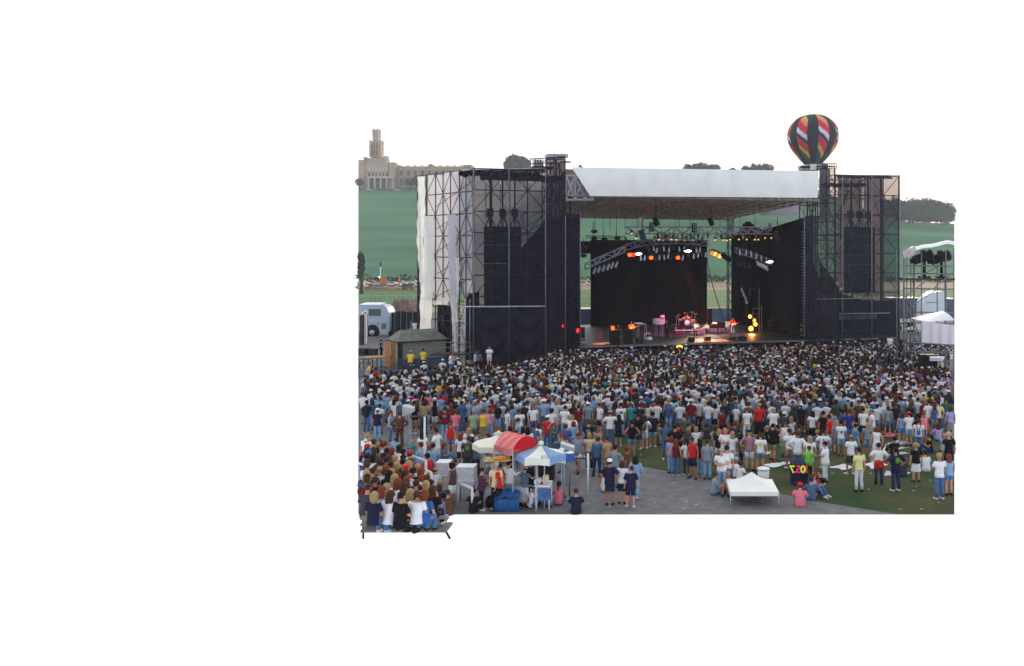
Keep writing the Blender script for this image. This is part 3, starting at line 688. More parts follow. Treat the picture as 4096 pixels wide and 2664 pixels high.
def sheetL(px0, px1, y0, y1, off, m, name, tip=0, wave=.12, botx=None, nu=8, nv=30):
    b = MB()
    def fn(u, v):
        top = y0; y = y1+(top-y1)*v; c0, c1 = px0, px1
        if botx:
            k = (1-v)**1.3; c0 = px0+(botx[0]-px0)*k; c1 = px1+(botx[1]-px1)*k
        px = c0+(c1-c0)*u+1.6*math.sin(v*11+u*2)*(1-v)
        yy = y+tip*(1-v)*(u-.5)
        return LP(px, yy, off+wave*math.sin(u*7+v*5)+.05*math.sin(v*37+u*11))
    b.sheet(fn, nu, nv); b.build(name, m, ls)
M_sh = cloth_thin('hanging_white_sheet', (236,236,230), .35)
sheetL(1673,1704,706,1132,.2,M_sh,'hanging_sheet', botx=(1688,1704), tip=14)
sheetL(1704,1744,864,1440,.35,M_sh,'hanging_sheet', botx=(1698,1748), wave=.16)
sheetL(1802,1836,858,1405,.4,cloth_thin('hanging_grey_sheet', (206,200,214), .4),'hanging_sheet', botx=(1838,1844), wave=.1)
sheetL(1836,1846,1030,1290,.3,M_sh,'hanging_sheet')
M_pn = cloth_thin('lilac_white_panel', (208,207,216), .55)
for (a,c,t_,bt) in ((1706,1771,700,1195),(1770,1812,690,1195),(1810,1852,686,1180),(1851,1893,682,1170)): sheetL(a,c,t_,bt,-.12,M_pn,'backing_panel', wave=.02, nu=3, nv=4)
b = MB(); b.poly([LP(1741,1218,-.2),LP(1800,1224,-.2),LP(1800,1430,-.2),LP(1741,1430,-.2)]); b.build('opening_shade', M_cloth_k, ls)  # black sheet stands in for the shade inside the doorway
sheetL(1740,1800,1192,1219,.1,M_sh,'hanging_sheet', wave=.15, nu=12, nv=5)
b = MB(); b.poly([LP(1846,1180,-.6),LP(1892,1165,-.6),LP(1892,1440,-.6),LP(1836,1440,-.6),LP(1836,1230,-.6)]); b.build('backing_cloth', M_cloth_k, ls)
for px in (1846,1874,1892):
    b = MB(); b.bar(LP(px,1440,.3), LP(px,1195,.3), .05, 6); b.build('front_pole', M_alu if px == 1874 else M_steel, ls)
b = MB()
for k in range(8): b.bar(LP(1846,1225+29*k,.3), LP(1874,1227+29*k,.3), .045)
b.build('ladder', M_alu, ls)
# ------------------------------------------------------------------ right wing
M_pk = cloth_thin('pinkish_backing', (170,148,148), .4)
ra, rb = T(3346), T(3598); rc = T(3275)
rw = empty('scaffold_tower', S(37,2,0), 'right scaffold wing wrapped in blue-black mesh around the speaker stack', 'scaffold')
lattice('scaffold_bay', rw, lambda u,z,k: S(u, .15+5*k, z), frange(ra, rb, 4), [0.2]+frange(2.4, 17.6, 8), M_dksteel, .055, 1, True)
panel(rw, 3346, 3598, 701, 698, 1420, -.05, M_scrimr)
for (a,c,t_,bt,d) in ((3352,3398,705,1150,4.8),(3402,3450,705,1180,4.8),(3454,3524,705,1185,4.8)): panel(rw, a, c, t_, t_, bt, d, M_pk, 'backing_panel', .02, 4, 4)
b = MB(); b.poly([SP(3346,700,.3),SP(3560,704,.3),SP(3572,716,.3),SP(3350,712,4)],0,(0,0,.05)); b.build('top_cover', M_tarp2, rw)
b = MB()
for k in range(14): b.ell(SP(3302+11.5*k, 740+2*math.sin(k*1.9), 2.2), (.36,.3,.2), 0, 8, 5)
b.build('rolled_cloth', M_cloth_k, rw)
b = MB(); b.poly([SP(3350,1425,4.4),SP(3597,1425,4.4),SP(3597,1204,4.4),SP(3450,1200,4.4),SP(3350,1170,4.4)]); b.build('backing_cloth', M_cloth_k, rw)
for i,px in enumerate((3370,3487,3525,3598)):
    b = MB(); q = SP(px,702,-.12 if i != 2 else 4.5); b.bar((q.x,q.y,0), q, .055 if i != 2 else .12, 6); b.build('front_pole', M_steel if i != 2 else M_black, rw)
b = MB(); b.bar(SP(3268,1197,-.1), SP(3500,1192,-.1), .05, 6); b.bar(SP(3356,1256,-.1), SP(3560,1252,-.1), .06, 6); b.build('front_rail', M_steel, rw)
b = MB(); b.poly([SP(3358,1262,1),SP(3510,1258,1),SP(3506,1276,1),SP(3356,1280,1)],0,(0,.05,0)); b.build('banner_strip', M_tarp2, rw)
b = MB()
for k in range(9): b.bar(S(ra+.7*k, .4, 3+1.5*k), S(ra+.7*k+2, 4.6, 5+1.5*k), .04)
b.bar(SP(3395,760,2), SP(3365,830,2), .09); b.bar(SP(3365,830,2), SP(3362,960,2), .07); b.build('diagonal_brace', M_dksteel, rw)
rt = empty('scaffold_tower', S(33,2,0), 'tall scaffold tower at the right end of the white roof', 'scaffold')
lattice('scaffold_bay', rt, lambda u,z,k: S(u, .2+4*k, z), frange(rc, ra-.1, 2), [0.2]+frange(2.4, 18.4, 9), M_dksteel, .055, 1, True)
panel(rt, 3277, 3345, 672, 672, 1420, -.1, scrim_mat('right_tower_netting', (56,52,62), .62))
panel(rt, 3278, 3320, 672, 672, 880, 2.2, M_tarp2, 'backing_panel', .02, 4, 4)
b = MB(); b.poly([SP(3277,1425,3.4),SP(3356,1425,3.4),SP(3356,1150,3.4),SP(3277,1040,3.4)]); b.build('backing_cloth', M_cloth_k, rt)  # black cloth, widened past the tower to cover the bright gap
b = MB()
for k in range(9): b.bar(SP(3290+7*k,676,.4), SP(3290+7*k,655,.4), .035)
b.bar(SP(3288,655,.4), SP(3346,654,.4), .04); b.bar(SP(3288,668,.4), SP(3346,667,.4), .035); b.build('guard_rail', M_dksteel, rt)
rp = empty('scaffold_platform', S(31,1,18), 'railed platform with pale boxes above the right roof corner under the balloon', 'platform')
b = MB(); b.box(SP(3242,671,1.2), (2.0,1.4,.4), TH); b.box(SP(3280,668,1.2), (1.0,1.4,.5), TH); b.build('platform_deck', M_tarp2, rp)
b = MB(); b.bar(SP(3203,669,.5), SP(3240,668,.5), .12); b.bar(SP(3212,656,.5), SP(3300,654,.5), .04); b.build('guard_rail', M_dksteel, rp)
for k in range(4):
    b = MB(); b.box(SP(3243+6*k,668,.4), (.1,.1,.55), TH); b.build('white_tube', M_white, rp)
b = MB(); b.poly([S(30.9,1.2,.1),S(34.2,1.2,.1),S(34.2,1.2,4.6),S(32.2,1.2,9.0),S(30.9,1.2,13)]); leak_block = b  # black cloth added behind the netted bay to block bright leaks
# mesh panel + ladder pole closing the stage opening on the right
rl = empty('scaffold_tower', S(31,.5,0), 'netted scaffold bay right of the stage opening with a ladder of white rungs', 'scaffold')
leak_block.build('backing_cloth', M_cloth_k, rl)
panel(rl, 3219, 3275, 862, 866, 1420, -.1, scrim_mat('bay_netting', (48,46,58), .72))
lattice('scaffold_bay', rl, lambda u,z,k: S(u, .1, z), [T(3219), T(3272)], [0.2]+frange(2.4, 14.6, 7), M_dksteel, .045, 1, False)
b = MB(); b.bar(SP(3218,1352,-.2), SP(3218,800,-.2), .05, 6)
for k in range(34): b.bar(SP(3207,1340-12.5*k,-.2), SP(3218,1340-12.5*k,-.2), .035)
b.build('ladder', M_steel, rl)
# ------------------------------------------------------------------ hung speaker stacks
M_cab = mat('speaker_cabinet_black', (26,21,32), .8, .15, 3)
def pa(px0, px1, pt, pb, d, nx, nz, label):
    a, c = SP(px0,pt,d), SP(px1,pb,d); e = empty('speaker_array', (a+c)/2, label, 'speaker stack')
    L_ = (Vector((c.x,c.y,0))-Vector((a.x,a.y,0))).length; dx = L_/nx; dz = (a.z-c.z)/nz
    for i in range(nx):
        for j in range(nz):
            b = MB(); q = a+U*(dx*(i+.5)); q.z = c.z+dz*(j+.5); b.box(q, (dx-.03,.9,dz-.03), TH)
            b.bar(q-W*.47+Vector((0,0,-.1)), q-W*.44+Vector((0,0,-.1)), min(dx,dz)*.33, 10); b.build('speaker_cabinet', M_cab, e)
    for i in range(nx):
        b = MB(); q = a+U*(dx*(i+.5)); b.box(q+Vector((0,0,1.2)), (.55,.4,.7), TH); b.bar(q, q+Vector((0,0,4.6)), .07); b.bar(q-U*.4, q+Vector((0,0,1)), .05); b.bar(q+U*.4, q+Vector((0,0,1)), .05); b.build('chain_hoist', M_black, e)
pa(1936, 2084, 905, 1200, 1.6, 3, 8, 'tall black hung speaker stack behind the mesh of the left wing')
pa(3384, 3491, 907, 1168, 1.6, 3, 7, 'tall black hung speaker stack behind the mesh of the right wing')
# ------------------------------------------------------------------ lighting trusses
def box_truss(name, pts, h, label, m=M_alu, r=.058, seg=.9, nside=4):
    e = empty(name, sum(pts, Vector())/len(pts), label, 'truss')
    for a, c in zip(pts, pts[1:]):
        b = MB(); dv = c-a; L_ = dv.length; n = max(1, int(L_/seg)); up = Vector((0,0,h)); bk = W*h*.8
        for o in (Vector(), up, bk, up+bk): b.bar(a+o, c+o, r)
        for k in range(n+1):
            q = a.lerp(c, k/n); b.bar(q, q+up, r*.7); b.bar(q+bk, q+bk+up, r*.7); b.bar(q+up, q+up+bk, r*.7)
            if k < n:
                q2 = a.lerp(c, (k+1)/n); s, t = ((q, q2+up) if k % 2 else (q+up, q2)); b.bar(s, t, r*.7); b.bar(s+bk, t+bk, r*.6)
        b.build('truss_section', m, e)
    return e
DA = 10
ta = box_truss('lighting_truss', [SP(px, 935, DA) for px in (2505,2600,2700,2800,2900,3000,3144)], .72, 'straight silver front lighting truss hung below the roof')
DBT = 6
Bp = [SP(*q, DBT) for q in ((2343,1078),(2420,1042),(2500,1008))]
tb1 = box_truss('lighting_truss', Bp, .55, 'left arm of the arched lighting truss sloping down to the left', mat('dull_aluminium', (160,164,182), .45, .1, 4, metal=.3))
tb2 = box_truss('lighting_truss', [SP(*q, DBT) for q in ((2505,1000),(2580,982),(2660,975),(2740,975),(2832,985))], .55, 'dark middle section of the arched lighting truss', mat('dark_aluminium', (120,118,134), .5, .1, 4, metal=.3))
tb3 = box_truss('lighting_truss', [SP(*q, DBT) for q in ((2945,1010),(3010,1030),(3085,1060))], .5, 'right arm of the arched lighting truss sloping down to the right', mat('dark_aluminium', (0,0,0)))
tb4 = box_truss('lighting_truss', [SP(*q, 14) for q in ((2345,952),(2500,954),(2510,975))], .25, 'thin dark truss pipe at the upper left of the stage opening', M_dksteel, .03)
b = MB(); b.box(SP(2445,990,21), (8.5,.3,1.4), TH); tag(b.build('border_curtain', M_cloth_k), 'black border cloth hung above the left half of the backdrop', 'curtain')
b = MB()
for px in (2380,2412,2440,2466,2500,2548,2640,2700,2716,2760,2850,2880,2960,3020,3110):
    b.bar(SP(px,862,DA), SP(px,915,DA), .025)
tag(b.build('hoist_chain', M_dksteel), 'thin dark hoist chains hanging from the roof to the front truss', 'chain')
# lamps
def glow(name, rgb, es): return mat(name, rgb, .4, .02, 4, emit=rgb, es=es)
G_am = glow('amber_lamp_glow', (255,178,96), 1.6); G_or = glow('orange_lamp_glow', (255,84,24), 2.2); G_hot = glow('hot_orange_glow', (255,158,58), 3.6); G_wh = glow('white_lamp_glow', (255,250,250), 4.0); G_rd = glow('red_lamp_glow', (255,40,20), 1.6)
M_lens = mat('unlit_lens', (60,60,70), .2, .1, 4)
def lamp(px, py, d, tilt, lens, canm, label, group, r=.13, L_=.42, yaw=0.0):
    """par can: short barrel on a yoke; tilt from straight down, yaw about z"""
    q = SP(px, py, d); e = bpy.data.objects.new('stage_lamp', None); COL.objects.link(e); e.location = q; tag(e, label, 'stage lamp', group)
    M = Matrix.Rotation(yaw, 4, 'Z') @ Matrix.Rotation(tilt, 4, 'X')
    b = MB(); b.lathe((0,0,0), [(r*.55,L_*.5),(r*.75,L_*.35),(r,-L_*.2),(r*1.02,-L_*.5)], 10, M=M, cap=False); BL(b, 'barrel', canm, e)
    b = MB(); b.lathe((0,0,0), [(r*.96,-L_*.47),(.01,-L_*.49)], 10, M=M, cap=False); BL(b, 'lens', lens, e)
    b = MB(); b.bar((-r*1.15,0,0), (-r*1.15,0,L_*.6)); b.bar((r*1.15,0,0),(r*1.15,0,L_*.6)); b.bar((-r*1.15,0,L_*.6),(r*1.15,0,L_*.6)); b.bar((0,0,L_*.6),(0,0,L_)); b.v = [tuple(Vector(p)) for p in b.v]
    for i in range(len(b.v)): pass
    BL(b, 'yoke', M_black, e); return e
def z2(x, y): return 2320+x*.3529, 860+y*.3529
for (x,y) in ((640,255),(845,270),(893,272),(940,275),(975,258),(990,270),(1042,270),(1092,274),(1192,278),(1205,274),(1285,274),(1383,276),(1530,276),(1620,278),(1666,280),(1706,272),(1797,270),(1884,270),(1980,272),(2022,272),(2092,254),(2172,254),(583,202)):
    px, py = z2(x, y); lamp(px, py-2, DA-.3, R(-38), G_am, M_dksteel, 'lit warm amber lamp in the row under the straight front truss', 'lit amber lamps under the front truss', .10, .34, R(random.uniform(-30,30)))
for (x,y) in ((165,630),(215,615),(268,602),(320,588),(365,570),(415,560)):
    px, py = z2(x, y); lamp(px, py, DBT-.2, R(24), M_lens, M_alu, 'unlit silver lamp in the row of six under the left truss arm', 'six silver lamps under the left truss arm', .12, .62, R(60))
for (x,y) in ((2010,545),(2032,556),(2053,566),(2074,578),(2095,590),(2117,602)):
    px, py = z2(x, y); lamp(px, py, DBT-.2, R(24), M_lens, M_alu, 'unlit silver lamp in the tight row under the right truss arm', 'silver lamps under the right truss arm', .1, .55, R(-60))
for i,(x,y) in enumerate(((780,385),(835,378),(870,400),(905,385),(950,382),(1010,395),(1060,370),(1125,385),(1180,380),(1260,385),(1320,395),(1360,390),(920,460),(955,480),(1000,465),(1035,485),(690,488),(735,485),(860,490),(900,480),(1165,485),(1230,450),(1290,465),(1340,455),(1380,440),(1425,450))):
    px, py = z2(x, y); lamp(px, py, DBT-.2, R((-1)**i*14), M_lens, M_alu if i % 3 else M_dksteel, 'unlit lamp among the crowd of lamps under the middle truss', 'unlit lamps under the middle truss', .09, .5, R(40*math.sin(i)))
for (x,y,l,t_) in ((565,440,G_or,'orange lit lamp pair outermost at the left of the middle truss'),(605,440,G_rd,'red lit lamp beside the orange pair under the middle truss'),(806,474,G_or,'lone orange lit lamp low under the middle truss, left one'),(1110,474,G_or,'lone orange lit lamp low under the middle truss, right one'),
    (1500,420,G_or,'uppermost of the orange lamps on the steep bar over the field gap'),(1530,432,G_hot,'second orange lamp down the steep bar over the field gap'),(1555,445,G_or,'third orange lamp down the steep bar over the field gap'),(1580,456,G_hot,'lowest orange lamp on the steep bar over the field gap')):
    px, py = z2(x, y); lamp(px, py, DBT-.5, R(-60), l, M_black, t_, None, .22, .4)
for (x,y,t_) in ((660,440,'bright white flat lamp at the left of the middle truss'),(1222,408,'bright white flat lamp at the middle of the arched truss'),(2150,530,'bright white flat lamp at the end of the right truss arm')):
    px, py = z2(x, y); e = empty('stage_lamp', SP(px,py,DBT-.5), t_, 'stage lamp'); b = MB(); b.ell(SP(px,py,DBT-.6), (.36,.2,.13), 0, 12, 7); b.build('lens', G_wh, e); b = MB(); b.box(SP(px,py-5,DBT-.5), (1.0,.4,.16), TH); b.build('housing', M_black, e)
for i,(x,y,dx,dy,r_) in enumerate(((860,70,34,80,.26),(1482,70,34,80,.26),(705,225,36,110,.3),(2238,235,30,90,.26))):
    a = SP(*z2(x-dx/2,y-dy/2), 7); c = SP(*z2(x+dx/2,y+dy/2), 7); e = empty('spotlight', (a+c)/2, ['leftmost black barrel spotlight tilting under the roof edge','second black barrel spotlight tilting under the roof edge','blue-grey barrel spotlight hanging before the straight truss at left','dark barrel spotlight hanging at the right end of the straight truss'][i], 'spotlight')
    mm_ = M_black if i < 2 else mat('blue_grey_housing', (50,66,88), .5)
    b = MB(); b.bar(a, c, r_, 10); b.build('barrel', mm_, e); b = MB(); dd = (c-a).normalized(); b.bar(c, c+dd*.08, r_*.9, 10, r2=r_*.8); b.build('lens', M_lens, e)
    b = MB(); b.bar((a+c)/2, (a+c)/2+Vector((0,0,1.6)), .05); b.build('hanger', M_dksteel, e)
a, c = SP(*z2(1610,440),5), SP(*z2(1700,515),5); e = empty('spotlight', (a+c)/2, 'thick black barrel spotlight slanting down over the field gap', 'spotlight'); b = MB(); b.bar(a, c, .28, 10); b.build('barrel', M_black, e); b = MB(); b.bar(c, c+(c-a).normalized()*.1, .24, 10); b.build('lens', M_lens, e)
for i,(x,y) in enumerate(((815,135),(1295,145),(1718,138),(2154,140))):
    q = SP(*z2(x,y), DA-.3); e = empty('lamp_bank', q, ['leftmost','second','third','rightmost'][i]+' upright bank of eight round lamps clamped on the straight truss', 'lamp bank', 'lamp banks on the straight truss')
    b = MB(); b.box(q, (.42,.16,.85) if i > 1 else (.5,.16,.95), TH); b.build('housing', M_black if i < 2 else M_steel, e)
    for u_ in (-.1,.1):
        for v_ in (-.3,-.1,.1,.3):
            b = MB(); c = q+U*u_+Vector((0,0,v_))-W*.1; b.bar(c, c-W*.02, .075, 8); b.build('bulb', M_alu, e)
for i,(x,y) in enumerate(((1812,420),(1884,425),(1940,440),(1998,462),(2056,488),(2110,510),(1790,540),(1825,548),(1870,562),(1925,575))):
    lamp(*z2(x, y), DBT-.3, R(10*(-1)**i), M_lens, M_alu if i < 6 else M_dksteel, 'unlit upright lamp along the right truss arm', 'lamps along the right truss arm', .1, .6, R(-50))
for i,x in enumerate((880,925,965,1010,1060,1110,1160,1215,1255,1300,1340,1400,1450,1560,1600,1650,1740,1850,1920,1990,2050)):
    lamp(*z2(x, 238+4*(i%3)), DA, R(-20+12*(i%3)), M_lens, M_alu if i%2 else M_dksteel, 'unlit lamp between the amber ones under the straight front truss', 'unlit lamps under the front truss', .1, .5, R(30*math.sin(i*2)))
# small dark fixtures hanging on the thin pipe, and one white bell lamp
for (x,y,lb) in ((150,185,'small dark twin-headed fixture on the thin pipe at upper left'),(150,262,'dark fixture directly below the twin-headed one'),(266,272,'dark rounded fixture in the middle of the thin pipe'),(412,262,'dark fixture at the right end of the thin pipe'),(38,380,'dark fixture on the left column arm'),(28,460,'dark box fixture low on the left column arm')):
    q = SP(*z2(x,y), 8); e = empty('stage_lamp', q, lb, 'stage lamp'); b = MB(); b.ell(q+U*.1, (.34,.25,.2), 0, 8, 6); b.build('housing', M_black, e); b = MB(); b.bar(q, q+Vector((0,0,.9)), .04); b.build('hanger', M_dksteel, e)
q = SP(*z2(690,70), 8); e = empty('bell_lamp', q, 'white bell-shaped lamp hanging high under the roof edge', 'stage lamp'); b = MB(); b.lathe(q-Vector((0,0,.35)), [(.34,0),(.28,.5),(.12,.75)], 12); b.build('shade', M_white, e); b = MB(); b.bar(q+Vector((0,0,.3)), q+Vector((0,0,.9)), .03); b.build('hanger', M_dksteel, e)
b = MB(); prev = None
for k in range(16):
    u_ = k/15; q = SP(2828+66*u_, 1030+245*(u_**.75), 9); 
    if prev: b.bar(prev, q, .05, 5)
    prev = q
tag(b.build('cable', M_dksteel), 'dark slack cable curving down in the field gap', 'cable')
# ------------------------------------------------------------------ stage gear
def BOXP(px0, px1, pt, pb, d, dep=.6):
    a, c = SP(px0,pt,d), SP(px1,pb,d); m = (a+c)/2; L_ = math.hypot(c.x-a.x, c.y-a.y); return m+W*(dep/2), (L_, dep, a.z-c.z)
def g1(x, y): return 2300+x*.2101, 1220+y*.2101
def g2(x, y): return 2780+x*.2101, 1120+y*.2101
M_amp = mat('brown_tolex', (70,44,38), .8, .15, 4); M_lav = mat('lavender_grille', (120,96,130), .7, .1, 10); M_case = mat('flight_case_edge', (170,165,180), .4, .1, 5)
def cab(gf, x0, x1, y0, y1, d, label, body=M_cab, face=None, dep=.6, edge=False, cat='amplifier', name='amplifier'):
    (a, t_), (c, bt) = gf(x0,y0), gf(x1,y1); q, dm = BOXP(a, c, t_, bt, d, dep); e = empty(name, (q.x,q.y,q.z-dm[2]/2), label, cat)
    b = MB(); b.box(q, dm, TH); b.build('cabinet', body, e)
    if face:
        b = MB(); b.box(q-W*(dep/2+.01), (dm[0]*.84,.02,dm[2]*.86), TH); b.build('grille', face, e)
    if edge:
        b = MB()
        for s in (-1,1):
            b.box(q-W*(dep/2+.005)+U*(s*dm[0]/2), (.07,.05,dm[2]+.04), TH); b.box(q-W*(dep/2+.005)+Vector((0,0,s*dm[2]/2)), (dm[0]+.07,.05,.07), TH)
        b.build('edge_trim', M_case, e)
    return e
cab(g1,690,860,485,738,1.2,'left one of the two big black cabinets at the stage front', M_black, None, .8)
cab(g1,950,1100,472,740,1.2,'right one of the two big black cabinets at the stage front', M_black, None, .8)
cab(g1,430,520,535,665,3,'pinkish upright slab standing on the left of the stage', mat('pink_panel',(150,80,100),.7), None, .15)
cab(g1,105,190,430,640,3,'dark brown tall case beside the left stage column', M_amp, None, .6)
cab(g1,105,205,640,690,2.4,'low red and white edged case beside the left column', mat('red_case',(120,40,45),.6), None, .6, True, 'case', 'flight_case')
cab(g1,1925,2075,500,590,8,'brown amplifier on top of the white edged case', M_amp)
cab(g1,1920,2070,595,672,8,'white edged low case left of the singer', M_lav, None, .6, True, 'case', 'flight_case')
cab(g1,2080,2260,625,690,9,'white edged case behind the front monitor by the singer', M_amp, None, .6, True, 'case', 'flight_case')
cab(g2,62,178,950,1040,9,'lavender amplifier right behind the singer, upper of the pair', M_lav, None, .6, True)
cab(g2,62,180,1052,1130,8.6,'lavender amplifier right behind the singer, lower of the pair', M_lav, None, .6, True)
cab(g2,185,262,930,1095,10,'brown amplifier between the lavender ones and the tall pair', M_amp, None)
for i,(x0,x1) in enumerate(((305,425),(455,580))):
    w_ = ('first','second')[i]
    cab(g2,x0,x1,845-45*i,925,11,w_+' brown amplifier head from the singer stacked on a lavender cabinet', M_amp, mat('dark_brown_grille',(48,30,32),.8))
    cab(g2,x0,x1-18,930,1092,10.8,w_+' tall lavender grilled cabinet right of the singer', M_black, M_lav, .6, True)
cab(g2,605,665,920,1085,11,'narrow lavender cabinet just left of the red-shirted guitarist', M_black, M_lav, .6, True)
cab(g2,262,325,545,860,14,'tall thin black speaker column before the field gap', M_black, None, .5)
cab(g2,1240,1345,560,1090,10,'tall dark case tower right of the orange lamps', M_black, None, .8)
for i,(x0,x1,y0,y1,gf,lb) in enumerate(((1170,1290,650,725,g1,'black wedge monitor in front of the keyboard table'),(2180,2280,640,715,g1,'black wedge monitor left of the singer'),(205,305,1100,1182,g2,'black wedge monitor right of the singer'),(642,770,1068,1122,g2,'black wedge monitor before the red-shirted guitarist'),(852,980,1060,1122,g2,'black wedge monitor left of the lamp glow'))):
    (a, t_), (c, bt) = gf(x0,y0), gf(x1,y1); q, dm = BOXP(a, c, t_, bt, 1.6, .6); e = empty('stage_monitor', (q.x,q.y,1.75), lb, 'monitor', 'wedge monitors along the stage front')
    h = dm[2]; b = MB(); l = q-U*dm[0]/2; l.z = 1.75
    b.poly([l-W*.3, l-W*.3+Vector((0,0,h)), l+W*.1+Vector((0,0,h)), l+W*.35], 0, tuple(U*dm[0])); b.build('cabinet', M_black, e)
    b = MB(); q2 = q-W*.32; q2.z = 1.75+h/2; b.box(q2, (dm[0]*.3,.02,.06), TH); b.build('handle', M_steel, e)
# keyboard table, racks, stands
def stand(gf, x0, x1, y0, y1, d, label, cat, name, top=True, dep=.7, m=M_case, shelf=None):
    (a, t_), (c, bt) = gf(x0,y0), gf(x1,y1); q, dm = BOXP(a, c, t_, bt, d, dep); zb0 = max(1.75, q.z-dm[2]/2); zt = q.z+dm[2]/2
    e = empty(name, (q.x,q.y,zb0), label, cat)
    for s in (-1,1):
        for k in (-1,1):
            b = MB(); p_ = q+U*(s*dm[0]/2)+W*(k*dep/2); b.bar((p_.x,p_.y,zb0),(p_.x,p_.y,zt),.03); b.build('leg', m, e)
    if top: b = MB(); b.box((q.x,q.y,zt),(dm[0]+.1,dep+.1,.06),TH); b.build('top', m, e)
    for z in (shelf or []):
        b = MB(); b.box((q.x,q.y,zb0+(zt-zb0)*z),(dm[0],dep,.05),TH); b.build('shelf', m, e)
    return q, zt
q, zt = stand(g1,1215,1358,372,645,6,'tall open table frame with white cloth beside the orange-sleeved guitarist','table','table_frame')
b = MB(); b.ell((q.x-.3,q.y,zt+.08),(.5,.3,.1)); tag(b.build('cloth', M_white),'white cloth bundled on the tall table frame','cloth')
q, zt = stand(g1,1560,1670,372,660,7,'tall rack stand with pale case at the middle of the stage','stand','rack_stand')
b = MB(); b.box((q.x,q.y,zt+.3),(1.1,.6,.5),TH); tag(b.build('flight_case', M_case),'pale case on top of the tall rack stand','case')
b = MB(); b.ell((q.x+.35,q.y-.1,zt+.72),(.25,.25,.2)); tag(b.build('bag', mat('pink_bag',(210,140,150),.7)),'small pink bundle on top of the pale case','bag')
for (x0,x1,y0,y1,lb) in ((1445,1570,770,1080,'dark wheeled rack right of the tall case tower'),(1660,1800,740,1080,'dark monitor desk at the right side of the stage'),(1850,1960,720,1085,'dark shelf rack near the right stage ladder')):
    stand(g2,x0,x1,y0,y1,9,lb,'rack','equipment_rack',m=M_dksteel,shelf=(.25,.5,.75))
cab(g2,1670,1990,880,970,8.6,'long black mixing desk at the right side of the stage', M_black, None, .8, False,'mixing desk','mixing_desk')
q = SP(*g2(1945,842),8.4); b = MB(); b.bar(q, q+Vector((0,0,.25)), .1, 8); tag(b.build('lamp', G_wh),'tiny pale lit desk lamp on the mixing desk','lamp')
q = SP(*g2(2048,1080),2.5); b = MB()
for k in range(6): b.ell(q+Vector((.06*math.sin(k*2),0,.15+.2*k)), (.2,.2,.13), 0, 8, 5)
tag(b.build('cable_coil', mat('yellow_cable',(170,150,50),.6)),'yellow coiled cable hanging by the right stage ladder','cable')
for (x,y) in ((1385,600),):
    q = SP(*g1(x,y),4); b = MB()
    for k in range(10):
        a = R(40+28*k); b.bar(q+(U*math.cos(a)+Vector((0,0,math.sin(a))))*.32, q+(U*math.cos(a+R(28))+Vector((0,0,math.sin(a+R(28)))))*.32, .07, 5)
    b.bar(q-Vector((0,0,.3)), (q.x,q.y,1.75), .04); tag(b.build('tambourine_stand', mat('pale_pink_hoop',(225,170,190),.5)),'pale open hoop on a short stand at the stage front','instrument')
q = SP(*g1(1420,655),3); b = MB(); b.ell(q+Vector((0,0,.05)), (.3,.25,.2)); b.bar((q.x,q.y,1.75), q, .05); tag(b.build('cloth', M_white),'white crumpled cloth on the stage floor below the hoop','cloth')
# drum kit on a riser
q = SP(*g1(2135,600),10); e = empty('drum_riser', (q.x,q.y,1.75), 'low riser with silver legs under the drum kit', 'riser'); zr = 2.5
b = MB(); b.box((q.x,q.y+.8,zr-.06),(2.9,2.2,.12),TH); b.build('deck', M_black, e)
for s in (-1.3,-.4,.5,1.35):
    b = MB(); p_ = q+U*s-W*.2; b.bar((p_.x,p_.y,1.75),(p_.x,p_.y,zr),.04); b.build('leg', M_case, e)
b = MB(); b.box((q.x,q.y-.32,2.1),(2.6,.05,.12),TH); b.build('rail', M_case, e)
dk = empty('drum_kit', (q.x,q.y+.5,zr), 'drum kit with cymbals on the riser behind the singer', 'drums'); M_sh2 = mat('drum_shell',(150,110,70),.35,.1,2,spec=.6); M_cy = mat('brass_cymbal',(210,180,110),.3,.05,3,metal=.7)
def drum(x, y, z, r, h, hor=False):
    c = Vector((q.x,q.y+.5,zr))+U*x+W*y+Vector((0,0,z)); b = MB(); ax = (-W*h/2, W*h/2) if hor else (Vector((0,0,-h/2)), Vector((0,0,h/2)))
    b.bar(c+ax[0], c+ax[1], r, 16); dd = b.build('drum', M_sh2, dk); b = MB(); b.bar(c+ax[0]*1.03, c+ax[0]*1.0, r*.95, 16); b.bar(c+ax[1], c+ax[1]*1.03, r*.95, 16); b.build('drum_head', M_white, dd)
drum(0,0,.3,.3,.4,True); drum(-.35,.1,.75,.16,.22); drum(.25,.1,.75,.17,.24); drum(.7,.35,.4,.24,.4); drum(-.6,.3,.6,.19,.16)
for (x,y,z) in ((-.85,.1,1.15),(-.25,-.1,1.35),(.5,-.1,1.4),(.95,.2,1.2),(-1.0,.4,.95)):
    c = Vector((q.x,q.y+.5,zr))+U*x+W*y+Vector((0,0,z)); b = MB(); b.lathe(c, [(.24,0),(.06,.03),(.01,.05)], 14, cap=False); cy = b.build('cymbal', M_cy, dk); b = MB(); b.bar((c.x,c.y,zr), c, .015); b.build('stand', M_case, cy)
